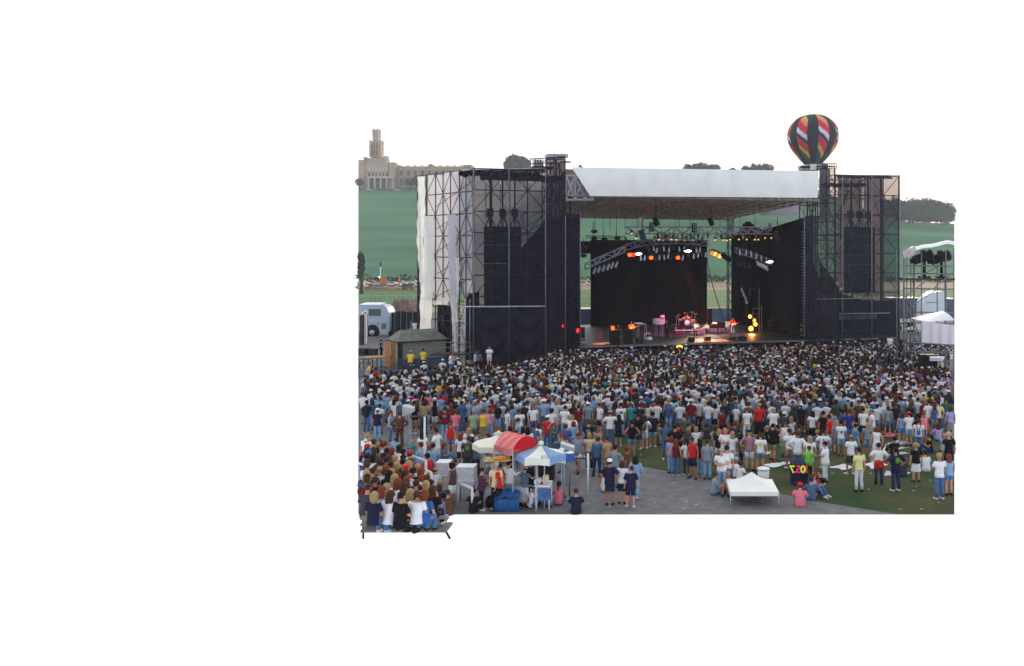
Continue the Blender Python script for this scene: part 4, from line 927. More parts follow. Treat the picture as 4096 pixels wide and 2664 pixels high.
# orange lamp stand and lamp ladder right of the guitarist
q = SP(*g2(1100,1010),9); e = empty('lamp_stand', (q.x,q.y,1.75), 'stand of four blazing orange floor lamps beside the guitarist', 'stage lamp')
b = MB(); b.bar((q.x,q.y,1.75),(q.x,q.y,SP(*g2(1100,600),9).z),.05); b.bar((q.x+.7,q.y+.2,1.75),(q.x+.7,q.y+.2,SP(*g2(1180,140),9).z),.05); b.bar((q.x+.95,q.y+.2,1.75),(q.x+.95,q.y+.2,SP(*g2(1235,480),9).z),.04)
for y in (550,640,720): b.bar(SP(*g2(1090,y),9.2), SP(*g2(1240,y-10),9.2), .04)
b.build('frame', M_steel, e)
for (x,y,r) in ((1045,695,36),(1130,768,30),(1150,842,38),(1065,925,48)):
    c = SP(*g2(x,y),8.6); rr = r*.2101*c.y/F; b = MB(); b.bar(c, c+W*.35, rr*1.15, 14, r2=rr*.6); hh = b.build('lamp_housing', M_black, e); b = MB(); b.bar(c-W*.03, c-W*.01, rr, 14); b.build('lamp_lens', G_hot, hh)
for i,(x,y) in enumerate(((895,185),(925,265),(960,335),(980,410))):
    lamp(*g2(x,y), 9, R(35), M_lens, M_alu, 'silver lamp in the slanting row of four above the orange lamps', 'slanting row of silver lamps', .12, .5, R(-30))
for i,(x,y) in enumerate(((1045,182),(1130,182),(1045,262))):
    lamp(*g2(x,y), 9.3, R(20), M_lens, M_dksteel, 'dull lamp on the tall lamp ladder above the orange lamps', 'dull lamps on the lamp ladder', .13, .36, 0)
# red small lamps at the left column, yellow lamp box on a cabinet, red lit sleeve lamp
for (px,py,r,l,lb) in ((2251,1304,.08,G_rd,'small red lamp glowing through the mesh of the tall left tower'),(2311,1322,.13,G_rd,'larger red lamp glowing through the left stage column')):
    c = SP(px,py,-.3); b = MB(); b.ell(c, (r,.12,r*1.5)); tag(b.build('warning_lamp', l), lb, 'lamp')
c = SP(*g1(712,440),2); e = empty('orange_lamp', c, 'square orange lit lamp box on the left front cabinet', 'stage lamp'); b = MB(); b.box(c,(.36,.3,.42),TH); b.build('housing', M_black, e); b = MB(); b.box(c-W*.16,(.3,.02,.34),TH); b.build('lens', G_or, e)
c = SP(2718,1387,-.3); b = MB(); b.ell(c, (.3,.15,.12)); tag(b.build('footlight', G_hot), 'small blazing yellow footlight below the stage edge by the singer', 'lamp')
# coloured light of the stage lamps
def spot(px, py, d, to, col, en, size, name='spot'):
    l = bpy.data.lights.new(name, 'SPOT'); o = bpy.data.objects.new(name, l); COL.objects.link(o); l.energy = en; l.color = col; l.spot_size = R(size); l.spot_blend = .6; l.shadow_soft_size = .2
    p_ = SP(px, py, d)-W*1.6-Vector((0,0,.7)); o.location = p_; l.energy = en*3.2; o.rotation_euler = (Vector(to)-p_).to_track_quat('-Z','Y').to_euler()
spot(2604,1027,DBT-.6, S(T(2780,3),3.5,2.4), (1,.30,.10), 7000, 16)
spot(2712,1027,DBT-.6, S(T(2860,2),2.2,1.8), (1,.26,.07), 26000, 22)
spot(2850,1008,DBT-.6, S(T(2930,6),6.5,2.6), (1,.22,.12), 5200, 15)
spot(2520,1015,DBT-.6, S(T(2524,5),5,2.6), (1,.40,.15), 3000, 15)
spot(2870,1015,DBT-.6, S(T(2800,3.5),2.5,1.8), (1,.26,.08), 22000, 20)
spot(2533,1015,DBT-.6, S(T(2420,2),2,1.8), (1,.32,.10), 13000, 15)
spot(2740,1004,DBT-.6, S(T(2780,4),4,3.2), (1,.72,.80), 3000, 8)
spot(2700,1010,DBT-.6, S(T(2690,12),12,1.8), (.85,.22,.36), 2600, 60)
c = SP(*g2(1080,940),8.0); l = bpy.data.lights.new('lamp_stand_light','POINT'); o = bpy.data.objects.new('lamp_stand_light', l); COL.objects.link(o); o.location = c; l.energy = 130; l.color = (1,.4,.12); l.shadow_soft_size = .25
# ------------------------------------------------------------------ left yard: shed, platforms, rails
a35 = R(35); c0 = Vector((X(1594,72),72,0)); fu = Vector((math.cos(a35),math.sin(a35),0)); fw = Vector((-math.sin(a35),math.cos(a35),0))
sh = empty('shed', c0+fu*2, 'grey wooden shed with hipped shingle roof at the left of the crowd', 'shed')
Ls, Ds, ez, rz_ = 4.25, 2.3, 2.3, 3.1
M_shed = mat('grey_green_clapboard', (140,142,130), .85, .1, .8, stretch=(.3,.3,9)); M_shin = mat('grey_shingles', (118,120,112), .9, .25, 2.2)
b = MB(); b.poly([c0, c0+fu*Ls, c0+fu*Ls+fw*Ds, c0+fw*Ds], 0, (0,0,ez)); b.build('wall', M_shed, sh)
def sp_(u, w_, z): return c0+fu*u+fw*w_+Vector((0,0,z))
b = MB(); o_ = .2
A = [sp_(-o_,-o_,ez),sp_(Ls+o_,-o_,ez),sp_(Ls+o_,Ds+o_,ez),sp_(-o_,Ds+o_,ez)]; B_ = [sp_(.35,.55,rz_-.15),sp_(Ls-.5,.55,rz_-.15),sp_(Ls-.5,Ds-.5,rz_-.15),sp_(.35,Ds-.5,rz_-.15)]; C_ = [sp_(.5,Ds/2,rz_+.1),sp_(Ls-.65,Ds/2,rz_+.1)]
b.add(A+B_+C_, [(3,2,1,0),(0,1,5,4),(1,2,6,5),(2,3,7,6),(3,0,4,7),(4,5,9,8),(5,6,9),(6,7,8,9),(7,4,8)]); b.build('roof', M_shin, sh)
b = MB(); b.bar(sp_(-o_,-o_-.02,ez-.05), sp_(Ls+o_,-o_-.02,ez-.05), .06); b.bar(sp_(-o_-.02,-o_,ez-.05), sp_(-o_-.02,Ds+o_,ez-.05), .06); b.build('fascia_board', mat('dark_brown_trim',(70,52,50),.8), sh)
b = MB(); q = P(1558,1413,71.0); b.box((q.x-.15,q.y,1.05+.25), (.42,.09,2.1)); tag(b.build('door_leaf', mat('orange_pine',(196,122,70),.7,.15,2,stretch=(6,6,.4))), 'orange pine door leaf standing open at the shed gable', 'door')
b = MB(); b.box((q.x+.3,q.y+.1,1.2), (.36,.06,2.1)); tag(b.build('wood_panel', mat('ochre_panel',(140,104,58),.8,.2,2)), 'ochre panel between the orange door and the shed', 'panel')
b = MB(); b.box((q.x+.75,q.y+.5,1.1), (.4,.08,2.2)); tag(b.build('wood_panel', mat('dark_recess_panel',(40,34,44),.8)), 'dark panel against the shed gable', 'panel')
# teal-grey rails and low platforms along the left front of the crowd
M_rail = mat('teal_grey_rail', (88,112,126), .5, .1, 3, metal=.2)
def barrier(px0, py0, px1, py1, h, n, label, solid=False, m=M_rail):
    p0, p1 = G(px0,py0), G(px1,py1); e = empty('barrier', (p0+p1)/2, label, 'barrier', None); r = .035
    b = MB()
    for z in ((h, h*.5, .15) if not solid else (h, .1)): b.bar(p0+Vector((0,0,z)), p1+Vector((0,0,z)), r)
    b.build('rail', m, e)
    for i in range(n+1):
        b = MB(); q = p0.lerp(p1, i/n); b.bar(q, q+Vector((0,0,h)), r); b.bar(q, q+Vector((0,.6,.0)), r); b.build('post', m, e)
    if solid:
        b = MB(); b.poly([p0+Vector((0,.05,.1)),p1+Vector((0,.05,.1)),p1+Vector((0,.05,h)),p0+Vector((0,.05,h))]); b.build('infill_panel', mat('slate_barrier_panel',(62,74,88),.7,.15,1), e)
    return e
barrier(1434,1512,1560,1502,1.15,4,'teal-grey rail barrier at the far left of the crowd')
barrier(1588,1497,1700,1485,1.15,4,'slate panelled barrier that the two yellow-shirted guards sit on', True)
barrier(1706,1486,1800,1478,1.15,3,'slate panelled barrier right of the yellow-shirted guards', True)
barrier(1434,1446,1520,1440,1.0,3,'thin rail barrier behind the left platform')
b0 = G(1434,1475); b1 = G(1556,1470); e = empty('platform', (b0+b1)/2, 'low wooden platform with trestle legs at the left edge', 'platform')
b = MB(); b.poly([b0+Vector((0,0,.8)),b1+Vector((0,0,.8)),b1+Vector((0,1.8,.8)),b0+Vector((0,1.8,.8))],0,(0,0,.1)); b.build('platform_deck', M_wood, e)
for i in range(7):
    b = MB(); q = b0.lerp(b1, (i+.2)/7); b.bar(q+Vector((0,0,0)), q+Vector((0,0,.8)), .05); b.build('leg', M_dksteel, e)
for (px,py,w_,h_,lb) in ((1458,1407,.8,.55,'dark crate on the left platform under the trailer'),(1486,1408,.9,.5,'long dark case on the left platform beside the crate')):
    q = P(px,py,69); b = MB(); b.box(q,(w_,.6,h_)); b.box(q+Vector((0,0,h_/2)),(w_+.06,.66,.05)); tag(b.build('crate', mat('dark_crate',(44,40,54),.7)), lb, 'crate')
# black metal stair platform below the angled scaffold
q = G(1800,1476); e = empty('stair_platform', q, 'black metal stair platform at the foot of the white sheets', 'platform')
b = MB(); b.box(q+Vector((.3,0,1.3)), (3.4,1.4,.12)); b.build('platform_deck', M_dksteel, e)
for s in (-1.2,.2,1.9):
    b = MB(); b.bar(q+Vector((s,-.5,0)), q+Vector((s,-.5,2.4)), .04); b.build('post', M_steel, e)
b = MB(); b.bar(q+Vector((-1.2,-.5,2.35)), q+Vector((1.9,-.5,2.35)), .035); b.bar(q+Vector((-1.2,-.5,1.9)), q+Vector((1.9,-.5,1.9)), .03); b.build('rail', M_steel, e)
b = MB()
for k in range(5): b.box(q+Vector((-1.6-.25*k,0,1.2-.24*k)), (.3,1.0,.05))
b.build('step', M_dksteel, e)
# ------------------------------------------------------------------ right lamp scaffold and tents
YS = 64.0
def RP(px, py, dy=0): return P(px, py, YS+dy)
e = empty('lamp_scaffold', (X(3730,YS),YS,0), 'open scaffold tower carrying big followspots under a white canopy at the right edge', 'scaffold')
for px in (3617,3643,3657,3686,3784,3816):
    b = MB(); dy = 2.2 if px in (3643,3657) else 0; t_ = RP(px, 1000, dy); b.bar((t_.x,t_.y,0), t_, .05, 6); b.bar((t_.x,t_.y+2,0), t_+Vector((0,2,0)), .045, 6); b.build('standard', M_steel, e)
for py, r in ((1062,.05),(1093,.05),(1154,.05),(1248,.05),(1290,.05),(1330,.045),(1369,.05),(1404,.05),(1440,.05),(1466,.05)):
    b = MB(); b.bar(RP(3617,py), RP(3818,py+3 if py<1300 else py+10), r); b.bar(RP(3617,py,2), RP(3818,py+2,2), r*.7); b.build('ledger', M_steel, e)
for (a,ya,c,yc) in ((3623,1216,3680,1345),(3620,1187,3700,1125),(3730,1158,3818,1085),(3660,1215,3760,1150),(3684,1408,3722,1480),(3620,1185,3665,1250),(3690,1100,3760,1060)):
    b = MB(); b.bar(RP(a,ya,-.1), RP(c,yc,-.1), .045); b.build('brace', M_steel, e)
b = MB(); b.box(((X(3622,YS)+X(3816,YS))/2, YS+1, RP(3700,1116).z), (X(3816,YS)-X(3622,YS), 2.2, .14)); b.build('work_deck', M_dksteel, e)
cn = empty('canopy', RP(3720,985), 'white canopy sheet sagging over the followspots at the right edge', 'canopy')
b = MB(); tp = [(3613,1003),(3640,990),(3652,984),(3675,985),(3720,975),(3785,963),(3817,964)]
def cf(u, v):
    s = u*(len(tp)-1); i = min(int(s), len(tp)-2); f_ = s-i; px = tp[i][0]*(1-f_)+tp[i+1][0]*f_; py = tp[i][1]*(1-f_)+tp[i+1][1]*f_
    return RP(px, py+ (0 if v > .3 else 14*(1-v/.3)) + 2*math.sin(u*20), -.2+2.6*v)
b.sheet(cf, 40, 8); b.build('roof_sheet', M_tarp, cn)
b = MB(); b.sheet(lambda u,v: RP(3614+44*u+6*math.sin(v*4)*u, 1002+(-15*u)+ (30+8*u)*v+2*math.sin(u*12), -.25+.08*math.sin(u*15+v*4)), 12, 12); b.build('corner_flap', mat('stained_flap',(205,190,190),.7,.12,1.2), cn)
for i,(px,py) in enumerate(((3697,1028),(3766,1030),(3822,1032))):
    if i == 2: continue
    c = RP(px,py,.8); e = empty('followspot', RP(px,1112,.8), ('first big black followspot','second big black followspot')[i]+' from the left under the white canopy', 'followspot')
    dr = Vector((-1,-.1,-.32)).normalized(); b = MB(); b.bar(c-dr*.55, c+dr*.75, .42, 16, r2=.34); bd = b.build('lamp_body', M_black, e)
    b = MB(); b.bar(c-dr*.62, c-dr*.5, .46, 16); b.bar(c+dr*.75, c+dr*.85, .36, 14); b.build('rim', M_dksteel, bd)
    b = MB(); b.bar(c+dr*.85+Vector((-.02,0,0)), c+dr*1.15, .2, 10); b.build('lens_barrel', M_black, e)
    b = MB(); b.ell(c+Vector((-.1,0,.42)), (.24,.2,.16)); b.build('top_vent', M_dksteel, e)
    b = MB(); z0 = RP(px,1112).z; b.bar((c.x,c.y,z0), (c.x,c.y,c.z-.3), .14, 10, r2=.1); b.bar((c.x,c.y,z0), (c.x,c.y,z0+.12), .5, 10); b.build('pedestal', M_black, e)
tn = empty('mixing_tent', (X(3755,60),60,0), 'white walled tent on scaffold over the crowd at the right edge', 'tent')
YT2 = 60.0
b = MB(); tr_ = [(3686,1283),(3700,1279),(3760,1265),(3818,1253)]
b.sheet(lambda u,v: (lambda k,f_: Vector((X(tr_[k][0]*(1-f_)+tr_[k+1][0]*f_,YT2), YT2+2.6*v, Z(tr_[k][1]*(1-f_)+tr_[k+1][1]*f_,YT2)-.5*(1-v)**2*u)))(min(int(u*3),2), u*3-min(int(u*3),2)), 24, 6); b.build('roof_sheet', M_tarp, tn)
b = MB(); b.sheet(lambda u,v: P(3686+132*u, 1370+8*u-(88-12*u)*v, YT2-.05-.06*math.sin(u*22)*(1+.3*math.sin(v*5))), 44, 6); b.build('side_wall', mat('pale_tent_wall',(214,206,216),.8,.05,.8), tn)
b = MB(); b.box((X(3710,61),61,1.35), (1.15,.9,2.2)); tag(b.build('equipment_case', M_black), 'tall black case under the white tent beside the scaffold pole', 'case')
b = MB(); b.box((X(3738,60.6),60.6,.85), (1.5,.8,1.5)); tag(b.build('equipment_case', M_black), 'squat black case in front under the white tent', 'case')
b = MB(); b.box((X(3748,60),60,Z(1430,60)), (1.0,.3,.09)); b.box((X(3748,60),60.2,Z(1438,60)), (.9,.1,.25)); tag(b.build('shelf', M_white), 'thin white shelf above the squat black case', 'shelf')
e = empty('tent', (X(3655,88),88,0), 'low white tent roof peeping left of the walled tent', 'tent')
b = MB(); b.add([P(3621,1312,88),P(3690,1293,88),P(3690,1318,88),P(3625,1320,88),P(3690,1293,92),P(3640,1308,92)], [(0,3,2,1),(0,1,4,5)]); b.build('roof_sheet', M_tarp, e)
b = MB()
for px in (3628,3660,3688): b.bar(P(px,1318,88), (X(px,88),88,0), .04)
b.build('frame', M_steel, e)
# ------------------------------------------------------------------ people
def V(*a): return Vector(a)
def base_pose():
    J = dict(pel=V(0,0,.95), wst=V(0,.01,1.10), chs=V(0,.0,1.29), nkb=V(0,-.01,1.45), hb=V(0,.015,1.555), hd=V(0,.03,1.645))
    for s, n in ((-1,'L'),(1,'R')):
        J['sh'+n] = V(.175*s,-.01,1.41); J['el'+n] = V(.235*s,-.03,1.13); J['wr'+n] = V(.25*s,.04,.89); J['hn'+n] = V(.25*s,.07,.80)
        J['hp'+n] = V(.09*s,0,.88); J['kn'+n] = V(.105*s,.02,.48); J['an'+n] = V(.12*s,-.01,.07); J['to'+n] = V(.135*s,.14,.03)
    return J
def shift(J, d, keys=None):
    for k in (keys or J): J[k] = J[k]+d
UP = ['wst','chs','nkb','hb','hd','shL','shR','elL','elR','wrL','wrR','hnL','hnR','pel']
def arm(J, n, el, wr, hn): J['el'+n] = V(*el); J['wr'+n] = V(*wr); J['hn'+n] = V(*hn)
def poses():
    D = {}
    D['s'] = base_pose()
    J = base_pose(); J['knL'] += V(-.03,.05,0); J['anL'] += V(-.05,.04,0); J['toL'] += V(-.09,.03,0); J['hd'] += V(.03,.02,-.01); J['elR'] += V(.04,-.05,0); D['t'] = J
    J = base_pose(); arm(J,'L',(-.25,.05,1.16),(-.02,.22,1.17),(.07,.22,1.20)); arm(J,'R',(.25,.05,1.16),(.04,.25,1.13),(-.06,.24,1.15)); D['x'] = J
    J = base_pose(); arm(J,'L',(-.38,-.06,1.17),(-.20,.04,1.02),(-.15,.10,.99)); arm(J,'R',(.38,-.06,1.17),(.20,.04,1.02),(.15,.10,.99)); D['h'] = J
    J = base_pose(); arm(J,'R',(.30,.16,1.50),(.16,.14,1.68),(.10,.10,1.74)); D['a'] = J
    J = base_pose(); arm(J,'R',(.26,.10,1.62),(.27,.16,1.86),(.27,.19,1.94)); arm(J,'L',(-.26,.10,1.62),(-.25,.16,1.86),(-.25,.19,1.94)); D['u'] = J
    J = base_pose(); J['knL'] = V(-.10,.22,.50); J['anL'] = V(-.11,.30,.09); J['toL'] = V(-.12,.45,.06); J['knR'] = V(.10,.0,.47); J['anR'] = V(.10,-.28,.12); J['toR'] = V(.11,-.16,.03)
    arm(J,'L',(-.24,-.12,1.14),(-.24,-.12,.92),(-.24,-.10,.84)); arm(J,'R',(.24,.05,1.13),(.22,.24,.98),(.21,.30,.92)); D['w'] = J
    J = base_pose(); arm(J,'R',(.26,.14,1.22),(.20,.42,1.22),(.19,.50,1.21)); J['hd'] += V(0,.02,-.02); D['r'] = J     # reaching forward
    # seated on the ground, knees up
    J = base_pose(); shift(J, V(0,0,-.82)); 
    for s, n in ((-1,'L'),(1,'R')):
        J['hp'+n] = V(.1*s,.03,.12); J['kn'+n] = V(.15*s,.40,.42); J['an'+n] = V(.13*s,.62,.08); J['to'+n] = V(.14*s,.76,.04)
        J['el'+n] = V(.26*s,.10,.36); J['wr'+n] = V(.17*s,.34,.42); J['hn'+n] = V(.10*s,.40,.42)
    for k in ('chs','nkb','hb','hd','shL','shR'): J[k] += V(0,.05,-.02)
    J['pel'] = V(0,0,.14); D['g'] = J
    J = {k: v.copy() for k, v in J.items()}    # leaning back on the hands
    for s, n in ((-1,'L'),(1,'R')):
        J['kn'+n] = V(.13*s,.45,.26); J['an'+n] = V(.12*s,.86,.08); J['to'+n] = V(.15*s,.92,.18); J['el'+n] = V(.27*s,-.20,.32); J['wr'+n] = V(.29*s,-.32,.08); J['hn'+n] = V(.30*s,-.38,.04)
    for k in ('chs','nkb','hb','hd','shL','shR'): J[k] += V(0,-.16,-.03)
    D['l'] = J
    # seated on a bench
    J = base_pose(); shift(J, V(0,0,-.47))
    for s, n in ((-1,'L'),(1,'R')):
        J['hp'+n] = V(.1*s,.05,.46); J['kn'+n] = V(.13*s,.44,.47); J['an'+n] = V(.12*s,.46,.08); J['to'+n] = V(.13*s,.60,.04)
        J['el'+n] = V(.25*s,.06,.66); J['wr'+n] = V(.17*s,.28,.58); J['hn'+n] = V(.12*s,.35,.56)
    for k in ('chs','nkb','hb','hd','shL','shR'): J[k] += V(0,.04,-.01)
    D['b'] = J
    J = base_pose(); arm(J,'L',(-.30,.10,1.20),(-.42,.30,1.22),(-.45,.37,1.24)); arm(J,'R',(.26,.02,1.14),(.10,.20,1.02),(.03,.22,1.0)); D['m'] = J   # playing a guitar
    return D
HAND = {'n': 0}
def skinned(nodes, edges, root, sub=1, flat=None):
    names = list(nodes); idx = {k: i for i, k in enumerate(names)}
    me = bpy.data.meshes.new('tmp'); me.from_pydata([nodes[k][0] for k in names], [(idx[a], idx[c]) for a, c in edges], [])
    o = bpy.data.objects.new('tmp', me); COL.objects.link(o)
    sk = o.modifiers.new('s', 'SKIN'); sk.use_smooth_shade = True; sk.branch_smoothing = .6
    ss = o.modifiers.new('d', 'SUBSURF'); ss.levels = sub; ss.render_levels = sub
    if not me.skin_vertices: me.attributes  # layer made by the modifier below
    bm = bmesh.new(); bm.from_mesh(me); lay = bm.verts.layers.skin.verify(); bm.verts.ensure_lookup_table()
    for k in names:
        v = bm.verts[idx[k]]; r = nodes[k][1]; v[lay].radius = (r, r); v[lay].use_root = (k == root)
    bm.to_mesh(me); bm.free()
    dg = bpy.context.evaluated_depsgraph_get(); ev = o.evaluated_get(dg); m2 = bpy.data.meshes.new_from_object(ev)
    vs_ = [v.co.copy() for v in m2.vertices]; fs = [tuple(p.vertices) for p in m2.polygons]
    bpy.data.objects.remove(o); bpy.data.meshes.remove(me); bpy.data.meshes.remove(m2)
    if flat: vs_ = [flat(p) for p in vs_]
    b = MB(); b.add(vs_, fs, 0, True); return b
def flattener(J, k=.74):
    z0 = J['pel'].z-.06; z1 = J['nkb'].z-.02; xm = .165
    ax0, ax1 = J['pel'], J['chs']
    def f(p):
        if z0 < p.z < z1 and abs(p.x) < .21:
            t = min(1, max(0, (p.z-ax0.z)/max(.01,(ax1.z-ax0.z)))); yc = ax0.y+(ax1.y-ax0.y)*t
            if abs(p.y-yc) < .2:
                w_ = min(1, (.21-abs(p.x))/.05)*min(1, (p.z-z0)/.05, (z1-p.z)/.05); return V(p.x*(1+.10*w_), yc+(p.y-yc)*(1-(1-k)*w_), p.z)
        return p
    return f
def fingers(b, wr, hn):
    d = (hn-wr).normalized(); side = d.orthogonal().normalized(); 
    if abs(side.z) > .8: side = d.cross(side)
    nrm = d.cross(side)
    for i, (o_, L_) in enumerate(((-.030,.058),(-.010,.068),(.010,.064),(.030,.050))):
        a = hn+side*o_*.9-d*.01; m_ = a+d*L_*.55+nrm*.008; e_ = m_+d*L_*.35+nrm*.026
        b.bar(a, m_, .0095, 5, 0, .0085); b.bar(m_, e_, .0085, 5, 0, .006)
    a = wr+(hn-wr)*.45+side*.030; m_ = a+side*.022+d*.03+nrm*.006; b.bar(a, m_, .012, 5, 0, .010); b.bar(m_, m_+d*.03+nrm*.008, .010, 5, 0, .007)
def tube(b, pts, rad, n=10, mi=0):
    pts = [Vector(p) for p in pts]; q = []
    for i, (p, r) in enumerate(zip(pts, rad)):
        d = (pts[min(i+1,len(pts)-1)]-pts[max(i-1,0)]).normalized(); ref = V(1,0,0) if abs(d.x) < .8 else V(0,0,1)
        x = (ref-d*ref.dot(d)).normalized(); y = d.cross(x)
        for k in range(n):
            a = 6.28318*k/n; q.append(p+x*(r[0]*math.cos(a))+y*(r[1]*math.sin(a)))
    m = len(pts); b.add(q, [(j*n+k, j*n+(k+1)%n, (j+1)*n+(k+1)%n, (j+1)*n+k) for j in range(m-1) for k in range(n)]+[tuple(range(n))[::-1], tuple(range((m-1)*n, m*n))], mi, True)
def build_pose(J):
    q = {}; f1 = flattener(J); rd = dict(pel=.125, wst=.112, chs=.13, nkb=.058, hb=.066, hd=.094)
    n = {k: (J[k], r) for k, r in rd.items()}
    n['top'] = (J['hd']+V(0,-.01,.055), .075); n['nose'] = (J['hd']+V(0,.092,-.012), .014)
    e = [('pel','wst'),('wst','chs'),('chs','nkb'),('nkb','hb'),('hb','hd'),('hd','top'),('hd','nose')]
    for s in 'LR':
        for k, r in (('sh',.058),('el',.040),('wr',.027),('hn',.034),('hp',.090),('kn',.056),('an',.038),('to',.036)): n[k+s] = (J[k+s], r)
        n['ua'+s] = (J['sh'+s].lerp(J['el'+s],.45), .049); n['cf'+s] = (J['kn'+s].lerp(J['an'+s],.35), .058); n['th'+s] = (J['hp'+s].lerp(J['kn'+s],.45), .078); n['fa'+s] = (J['el'+s].lerp(J['wr'+s],.3), .040)
        sg = -1 if s == 'L' else 1; n['ear'+s] = (J['hd']+V(.094*sg,-.01,0), .018)
        e += [('chs','sh'+s),('sh'+s,'ua'+s),('ua'+s,'el'+s),('el'+s,'fa'+s),('fa'+s,'wr'+s),('wr'+s,'hn'+s),('pel','hp'+s),('hp'+s,'th'+s),('th'+s,'kn'+s),('kn'+s,'cf'+s),('cf'+s,'an'+s),('an'+s,'to'+s)]
    b = skinned(n, e, 'pel', 1, f1)
    for s in 'LR': 
        fingers(b, J['wr'+s], J['hn'+s]); sg = -1 if s == 'L' else 1
        b.ell(J['hd']+V(.096*sg,-.012,-.008), (.013,.022,.032), 0, 7, 5)
        b.ell(J['hd']+V(.034*sg,.086,.008), (.013,.008,.009), 1, 7, 5)
    b.ell(J['hd']+V(0,.0,.012), (.080,.098,.112), 0, 14, 10); b.ell(J['hd']+V(0,.035,-.055), (.058,.062,.06), 0, 12, 8)
    b.ell(J['hd']+V(0,.088,-.052), (.026,.008,.008), 2, 7, 5); b.ell(J['hd']+V(0,.100,-.018), (.014,.016,.02), 0, 7, 5)
    q['body'] = b
    def top(name, slv, rr=1.0, hem=.0, sl=.62, sr=.068):
        b = MB(); p, w_, c, k = J['pel'], J['wst'], J['chs'], J['nkb']; dn = (p-w_).normalized()
        tube(b, [p+dn*(.04+hem), p, w_, c, c.lerp(k,.5), c.lerp(k,.82), k+(J['hb']-k)*.05], [(.184*rr,.148*rr),(.180*rr,.144*rr),(.158*rr,.124*rr),(.176*rr,.130*rr),(.186*rr,.118),(.172,.090),(.074,.068)], 16)
        for s in 'LR':
            h, el, wr = J['sh'+s], J['el'+s], J['wr'+s]
            if slv == 0: tube(b, [c.lerp(h,.4)+V(0,0,.05), h.lerp(c,.12)+V(0,0,.012)], [(.085,.07),(.060,.058)], 9)
            elif slv == 1: dd = (el-h).normalized(); tube(b, [h-dd*.062, h-dd*.045, h-dd*.01, h.lerp(el,.25), h.lerp(el,sl)], [(.012,.012),(.045,.045),(.066,.066),(.066*rr,.066*rr),(sr*rr,sr*rr)], 12)
            else: dd = (el-h).normalized(); tube(b, [h-dd*.062, h-dd*.045, h-dd*.01, h.lerp(el,.5), el, el.lerp(wr,.5), el.lerp(wr,.95)], [(.012,.012),(.045,.045),(.066,.066),(.062,.062),(.057,.057),(.052,.052),(.040,.040)], 12)
        q[name] = b
    top('tee', 1, 1.0, .05); top('loose', 1, 1.13, .13, .78, .075); top('tank', 0, .95, .02); top('sweater', 2, 1.04, .05)
    def legs(name, frac, r1, r2, r3):
        b = MB(); p, w_ = J['pel'], J['wst']; dn = (p-w_).normalized()
        tube(b, [p.lerp(w_,.45), p, p+dn*.10], [(.140,.108),(.160,.122),(.150,.112)], 14)
        for s in 'LR':
            h, k, a = J['hp'+s], J['kn'+s], J['an'+s]; st_ = h-(k-h).normalized()*.03
            if frac <= 1: tube(b, [st_, h.lerp(k,.3), h.lerp(k,frac)], [(.092,.108),(.094,.104),(r2,r2)], 10)
            else: tube(b, [st_, h.lerp(k,.3), h.lerp(k,.6), k, k.lerp(a,.4), k.lerp(a,.93)], [(.092,.108),(.090,.102),(.080,.084),(.068,.070),(.066,.068),(r3,r3)], 10)
        q[name] = b
    legs('trousers', 2, 0, 0, .060); legs('shorts', .85, 0, .098, 0); legs('brief', .52, 0, .100, 0)
    b = MB(); s_ = J['pel']; kn = (J['knL']+J['knR'])/2
    n_ = 16; rings = []
    for t, r in ((0,.135),(.3,.175),(.7,.19),(1,.215)):
        c = (s_+V(0,0,.05)).lerp(kn+V(0,0,.02), t); rings.append((c, r))
    vv = []
    for c, r in rings:
        for i in range(n_):
            a = 6.2832*i/n_; vv.append(c+V(math.cos(a)*r, math.sin(a)*r*.82*(1+.06*math.sin(5*a)), 0))
    b.add(vv, [(j*n_+i, j*n_+(i+1)%n_, (j+1)*n_+(i+1)%n_, (j+1)*n_+i) for j in range(3) for i in range(n_)], 0, True); q['skirt'] = b
    for s in 'LR':
        b = MB(); a, t = J['an'+s], J['to'+s]; d = (t-a).normalized()
        b.bar(a-d*.05+V(0,0,-.025), a.lerp(t,.5)+V(0,0,-.01), .052, 8, 0, .05); b.bar(a.lerp(t,.5)+V(0,0,-.01), t+d*.05, .05, 8, 0, .034); q['shoe'+s] = b
    return q
